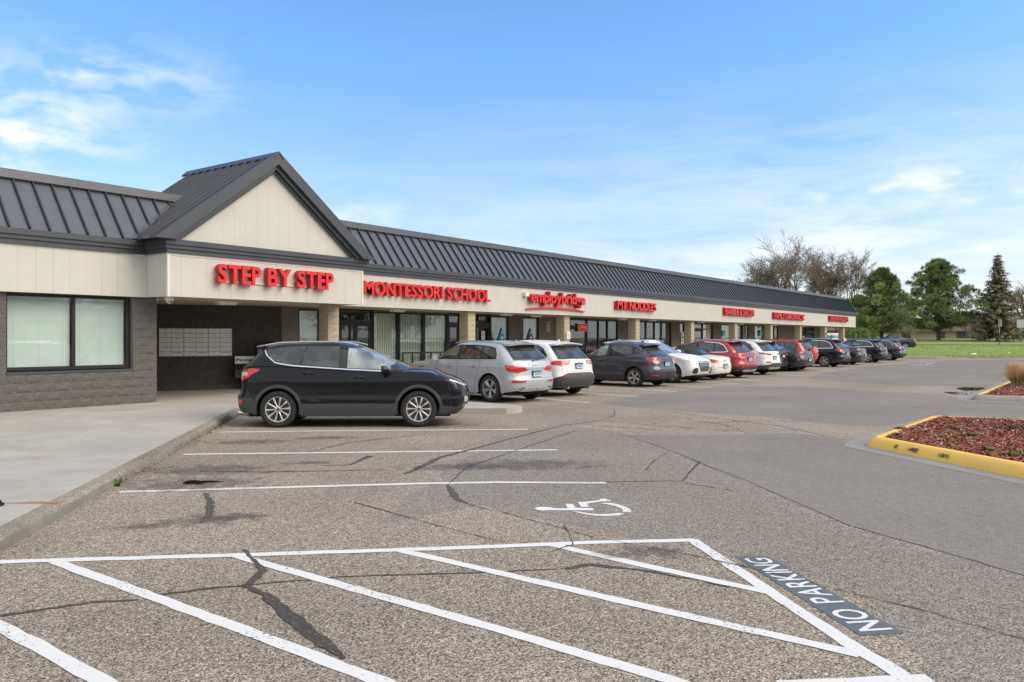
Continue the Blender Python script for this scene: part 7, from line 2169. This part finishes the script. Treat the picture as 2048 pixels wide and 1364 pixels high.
def bare(loc, H, spread, seed, label, trunks=3, name='bare_tree', depth=6, cat='bare tree', r0=.24, minr=.016, dense=1.0):
    rnd = random.Random(seed); t = thing(name, label, cat, loc); mb = MB(); tw_ = MB(); n = [0]
    def grow(p, d, L, r_, k):
        n[0] += 1
        q1_ = p + d * L * .5 + Vector((rnd.gauss(0, .04), rnd.gauss(0, .04), rnd.gauss(0, .02))) * L; q2_ = p + d * L
        (mb if k < 4 else tw_).tube([p, q1_, q2_], [r_, r_ * .85, r_ * .68], 5 if k < 3 else 3, caps=False)
        if k >= depth:
            return
        nb_ = 2 if k < 1 else (3 if rnd.random() < .55 * dense else 2)
        if k >= depth - 2: nb_ += 1
        for i in range(nb_):
            sp_ = (.34 if k < 2 else .5) * spread
            dd = (d + Vector((rnd.gauss(0, sp_), rnd.gauss(0, sp_), rnd.gauss(0, sp_ * .5) + .10))).normalized()
            grow(q2_ if i < 2 else q1_, dd, L * rnd.uniform(.66, .88), max(minr, r_ * rnd.uniform(.56, .70)), k + 1)
    L0 = H * .235
    for i in range(trunks):
        a = 2 * math.pi * i / trunks + rnd.uniform(-.4, .4)
        grow(Vector((.2 * math.cos(a), .2 * math.sin(a), -.3)), Vector((.36 * spread * math.cos(a), .36 * spread * math.sin(a), 1)).normalized(), L0, r0, 0)
    mb.obj('trunk', BARK, t, smooth=60); tw_.obj('twigs', TWIG, t, fix=False)
    return t
bare(FAR(1600, 118, 1.2), 17.0, 1.25, 21, 'large bare tree with a wide round crown rising behind the shop roof', 7, depth=7, r0=.24, dense=1.3)
bare(FAR(1546, 122, 1.2), 14.0, 1.0, 24, 'bare tree on the left edge of the large round-crowned one', 3, depth=6)
bare(FAR(1685, 116, 1.2), 13.5, .95, 22, 'bare tree leaning right, just left of the rounded pine', 3, depth=7, r0=.2)
bare(FAR(1375, 150, 1.2), 11.5, 1.0, 23, 'small pale bare treetop above the roof, left one of two', 3, depth=6, r0=.2)
bare(FAR(1432, 150, 1.2), 10.0, 1.0, 25, 'small pale bare treetop above the roof, right one of two', 2, depth=6, r0=.18)
bare(FAR(2062, 120, 1.5), 11.0, 1.0, 26, 'bare tree at the right edge of the photo behind the spruce', 3, depth=6)
bare(FAR(1728, 124, 1.3), 8.5, 1.1, 27, 'bare pinkish tree between the shop end and the rounded pine', 3, depth=6, r0=.16)
bare(FAR(1812, 128, 1.4), 5.5, 1.2, 28, 'low bare shrub-like tree behind the two pines', 3, depth=6, r0=.12)
bare(FAR(1945, 126, 1.4), 6.0, 1.2, 29, 'low bare tree between the broad pine and the spruce', 3, depth=6, r0=.12)
# bushes
def bush(px, d, w, h, seed, label, mats=PINE):
    rnd = random.Random(seed); c = FAR(px, d, tz(d)); t = thing('bush', label, 'bush', c); mb = MB()
    for i in range(14): clump(mb, Vector((rnd.uniform(-w, w) * .7, rnd.uniform(-w, w) * .7, h * rnd.uniform(.3, .75))), w * .5, h * .35, 110, rnd, rnd.choice([(6, 2, 3, 3), (3, 5, 1, 2), (2, 1, 6, 3)]), .08, .18)
    mb.obj('foliage', mats, t, fix=False); mb = MB(); mb.tube([(0, 0, -.1), (0, 0, h * .5)], [.06, .03], 5); mb.obj('stem', BARK, t)
bush(1716, 92, 1.3, 1.5, 1, 'green bush under the pines beside the shop end')
bush(1735, 94, 1.0, 1.2, 2, 'smaller green bush in front of the rounded pine trunk')

# low houses behind the lawn
BRICK = mat('tan_brick', (.33, .25, .185), .9, var=.18, scale=3); SHING = mat('brown_shingles', (.15, .105, .085), .9, var=.25, scale=2.5); PALE = mat('pale_siding', (.55, .49, .40), .8, var=.06, scale=1)
def house(px0, px1, d, zt, zr, label, wallm=BRICK, wins=(), depth=9, pal=False, base=.6):
    c = FAR(px0, d, base); w = (px1 - px0) / F * d; t = thing('low_house', label, 'house', (c[0], c[1], base), TH - R(90))
    mb = MB(); mb.box(0, 0, 0, w, depth, zt - base); mb.obj('wall', wallm, t)
    # roof of overlapping courses
    e = .6; n = 9; rise = zr - zt
    for k in range(n):
        y0 = -e + (depth / 2 + e) * k / n; y1 = -e + (depth / 2 + e) * (k + 1) / n + .08
        z0 = zt - base + rise * k / n; z1 = zt - base + rise * (k + 1) / n
        mb = MB(); mb.hull([(-e, y0, z0), (-e, y1, z1 + .02), (-e, y1, z1 + .06), (-e, y0, z0 + .07)], [(w + e, y0, z0), (w + e, y1, z1 + .02), (w + e, y1, z1 + .06), (w + e, y0, z0 + .07)]); mb.obj('shingle_course', SHING, t)
    mb = MB(); mb.hull([(-e, depth / 2, zr - base), (-e, depth + e, zt - base), (-e, depth + e, zt - base + .08), (-e, depth / 2, zr - base + .08)], [(w + e, depth / 2, zr - base), (w + e, depth + e, zt - base), (w + e, depth + e, zt - base + .08), (w + e, depth / 2, zr - base + .08)])
    mb.add([(0, 0, zt - base), (0, depth, zt - base), (0, depth / 2, zr - base)], [(0, 1, 2)]); mb.add([(w, 0, zt - base), (w, depth, zt - base), (w, depth / 2, zr - base)], [(0, 1, 2)]); mb.obj('roof', SHING, t)
    mb = MB(); mb.box(-e, -e - .04, zt - base - .16, w + e, -e + .01, zt - base + .04); mb.obj('fascia_board', mat('house_fascia', (.20, .14, .11), .7), t)
    for (a, b, z0, z1) in wins:
        x0 = (a - px0) / F * d; x1 = (b - px0) / F * d
        mb = MB(); mb.box(x0 - .1, -.05, z0 - base - .1, x1 + .1, -.002, z1 - base + .1); wd = mb.obj('window', mat('house_frame', (.10, .09, .08), .6), t)
        k = 2 if x1 - x0 > 1.5 else 1
        for q_ in range(k):
            mb = MB(); s_ = (x1 - x0) / k; mb.box(x0 + q_ * s_ + .05, -.07, z0 - base, x0 + (q_ + 1) * s_ - .05, -.052, z1 - base); mb.obj('pane', mat('dark_house_glass', (.02, .022, .025), .25), wd)
    return t
DH = 140
zt = EYE + (676 - 660.5) / F * DH; zr = EYE + (676 - 641) / F * DH
house(1776, 2120, DH, zt, zr + .3, 'long low tan brick house with brown shingled roof behind the pines', wins=((1804, 1821, 1.8, 2.75), (1876, 1889, 1.7, 2.7), (1914, 1934, 1.75, 2.75), (1990, 2006, 1.6, 2.5)))
house(1655, 1748, DH + 4, zt + .0, zr + .1, 'low house with reddish roof glimpsed past the far end of the shops', wins=((1700, 1712, 1.7, 2.6),))
house(1733, 1775, DH - 6, zt + .4, zt + 1.2, 'pale tan house wing seen between the pine trunks', wallm=PALE)
house(1640, 1668, DH + 30, zt + 2.6, zt + 3.6, 'pale gabled house beyond the far end of the shops', wallm=PALE)
house(1935, 2060, DH + 22, zt + 2.2, zr + 2.0, 'pale two-storey house glimpsed between broad pine and spruce', wallm=PALE, wins=((1965, 1975, 3.4, 4.6), (2030, 2042, 3.4, 4.6)))
# posts
GALV = mat('galvanised', (.36, .36, .35), .5, metal=.4); RUSTP = mat('rusty_post', (.10, .06, .05), .8)
def post(px, py_base, py_top, d, label, plate=None):
    zb__ = EYE - (py_base - HZ) / F * d; zt__ = EYE - (py_top - HZ) / F * d; c = FAR(px, d, zb__)
    t = thing('signpost', label, 'signpost', c, TH - R(90)); hh_ = zt__ - zb__; mb = MB()
    mb.box(-.035, -.02, 0, .035, .02, hh_ * .45); mb.obj('lower_post', RUSTP, t)
    mb = MB(); mb.box(-.03, -.025, hh_ * .45, .03, .025, hh_); mb.obj('upper_post', GALV, t)
    if plate: mb = MB(); mb.box(*plate); mb.obj('sign_plate', plate_m, t)
    return t
plate_m = mat('sign_back', (.45, .46, .46), .5, metal=.3)
hh_ = (690 - 638) / F * 83
post(1999, 690, 638, 83, 'thin metal signpost with an edge-on plate on the lawn in front of the spruce', (.03, -.30, hh_ * .70, .06, .25, hh_ * .98))
post(2041.5, 684, 641, 90, 'short signpost with a pale square plate at the right edge of the lawn', (-.45, -.03, 1.6, .45, .0, 2.5))
post(1712, 684, 666, 78, 'short pale leaning marker post beside the shop end')
# accessible parking sign on the ninth column side
c = (FX(1652, 18.3), 18.3, PZ)
t = thing('accessible_parking_sign', 'small blue accessible-parking sign on a thin post by the ninth column', 'sign', c)
mb = MB(); mb.tube([(0, 0, 0), (0, 0, 2.0)], .03, 8); mb.obj('post', GALV, t)
mb = MB(); mb.box(-.16, -.05, 1.45, .16, -.035, 2.0); p_ = mb.obj('sign_plate', mat('sign_blue', (.03, .10, .35), .5), t)
mb = MB(); mb.box(-.05, -.054, 1.62, .05, -.051, 1.85); mb.obj('symbol', WHITE, p_)
# litter on the lawn edge
for px_, py_, n_ in ((1948, 709, 'white scrap of paper on the lawn slope, left one'), (2018, 706.5, 'tiny white scrap of paper on the lawn slope, right one')):
    d = 72.6; c = FAR(px_, d, EYE - (py_ - HZ) / F * d); mb = MB(); mb.hull([(-.28, 0, 0), (.28, 0, .02), (.2, .15, .12), (-.2, .12, .06)], [(-.28, 0, .02), (.28, 0, .04), (.2, .15, .14), (-.2, .12, .08)])
    if '2018' in str(px_): mb.v = [(a * .5, b * .5, c_ * .5) for a, b, c_ in mb.v]
    o = mb.obj('paper_scrap', WHITE, None, loc=c, rot=(0, 0, TH - R(90))); tag(o, n_, 'litter', 'scraps of paper on the lawn')
# leaves by the kerb
LEAF = [mat('dry_leaf_' + n, c, .9) for n, c in (('brown', (.22, .11, .06)), ('tan', (.36, .24, .14)), ('dark', (.10, .055, .035)))]
mb = MB(); rl = random.Random(9)
for i in range(420):
    t_ = rl.random(); base_ = Vector(G(505 + 18 * rl.gauss(0, 1), 829 + 3.5 * rl.random())[:2]) if i < 260 else C0 - da * rl.uniform(0, 9) - dl * abs(rl.gauss(0, .07))
    a = rl.uniform(0, 6.28); s_ = rl.uniform(.012, .035); z = .015 + rl.uniform(0, .03)
    u_ = Vector((math.cos(a), math.sin(a))) * s_; v_ = Vector((-u_.y, u_.x)) * .6
    mb.add([(base_.x - u_.x, base_.y - u_.y, z), (base_.x + v_.x, base_.y + v_.y, z + .01), (base_.x + u_.x, base_.y + u_.y, z), (base_.x - v_.x, base_.y - v_.y, z + .008)], [(0, 1, 2, 3)], rl.randrange(3))
o = mb.obj('leaf_litter', LEAF, None, fix=False); tag(o, 'dry leaves and twigs drifted against the kerb behind the black SUV', 'leaves', kind='stuff')
# grass along the lot edge and over the bank
mb = MB(); rg = random.Random(6)
for i in range(9000):
    l_ = rg.uniform(30, 62); p_ = 70.0 + 12 * rg.random() ** 1.6; z = terrain_z(p_); x, y = p_ * CA + l_ * SA, p_ * SA - l_ * CA
    a = rg.uniform(0, 6.28); h_ = rg.uniform(.05, .16); w = .02; mb.add([(x - w * math.cos(a), y - w * math.sin(a), z - .02), (x + w * math.cos(a), y + w * math.sin(a), z - .02), (x + rg.uniform(-.05, .05), y + rg.uniform(-.05, .05), z + h_)], [(0, 1, 2)], rg.choices((0, 1, 2), (5, 3, 1.5))[0])
o = mb.obj('grass_blades', [mat('blade_green', (.13, .24, .04), .9), mat('blade_olive', (.20, .25, .07), .9), mat('blade_straw', (.36, .32, .15), .9)], None, fix=False); tag(o, 'grass blades on the lawn slope beyond the lot', 'grass', kind='stuff')

# across the lot, behind the viewer: seen only as reflections in glass and paint
def tree_round(x, y, H, rw, seed, label):
    rnd = random.Random(seed); t = thing('broadleaf_tree', label, 'tree', (x, y, 0), group='trees across the lot'); mb = MB(); mb.tube([(0, 0, 0), (0, 0, H * .5)], [.25, .12], 7); mb.obj('trunk', BARK, t)
    mb = MB()
    for i in range(26):
        v = Vector((rnd.gauss(0, 1), rnd.gauss(0, 1), rnd.gauss(0, .8))).normalized() * rnd.uniform(.3, 1)
        clump(mb, (v.x * rw, v.y * rw, H * .62 + v.z * H * .34), rw * .45, rw * .4, 70, rnd, (5, 3, 4, 4), .3, .6)
    mb.obj('crown', PINE, t, fix=False)
for i, (x, y, h_, w) in enumerate(((-12, -34, 9, 4), (-2, -38, 7, 3.2), (9, -40, 8, 3.6), (20, -36, 10, 4.4), (33, -42, 7.5, 3.4), (46, -38, 9, 4), (60, -44, 8, 3.8), (75, -40, 10, 4.5), (92, -46, 9, 4), (30, -60, 12, 5), (55, -62, 12, 5))):
    tree_round(x, y, h_, w, 50 + i, ('leafy green tree across the lot, ' + ['farthest left behind the viewer', 'small, second from the left', 'third from the left', 'tall, fourth from the left', 'fifth from the left', 'in the middle of the row', 'seventh from the left', 'eighth from the left', 'last at the far end', 'tall one in the back row, left', 'tall one in the back row, right'][i]))
t = thing('low_building', 'low pale building across the lot, mirrored in the door glass', 'building', (20, -52, 0))
mb = MB(); mb.box(-35, -8, 0, 45, 0, 3.2); mb.obj('wall', PALE, t); mb = MB(); mb.hull([(-36, 1, 3.2), (-36, -9, 3.2), (-36, -4, 5.2)], [(46, 1, 3.2), (46, -9, 3.2), (46, -4, 5.2)]); mb.obj('roof', SHING, t)
for k in range(10):
    mb = MB(); mb.box(-30 + k * 7, .0, 1.0, -27 + k * 7, .04, 2.3); mb.obj('window', CARGLASS, t)
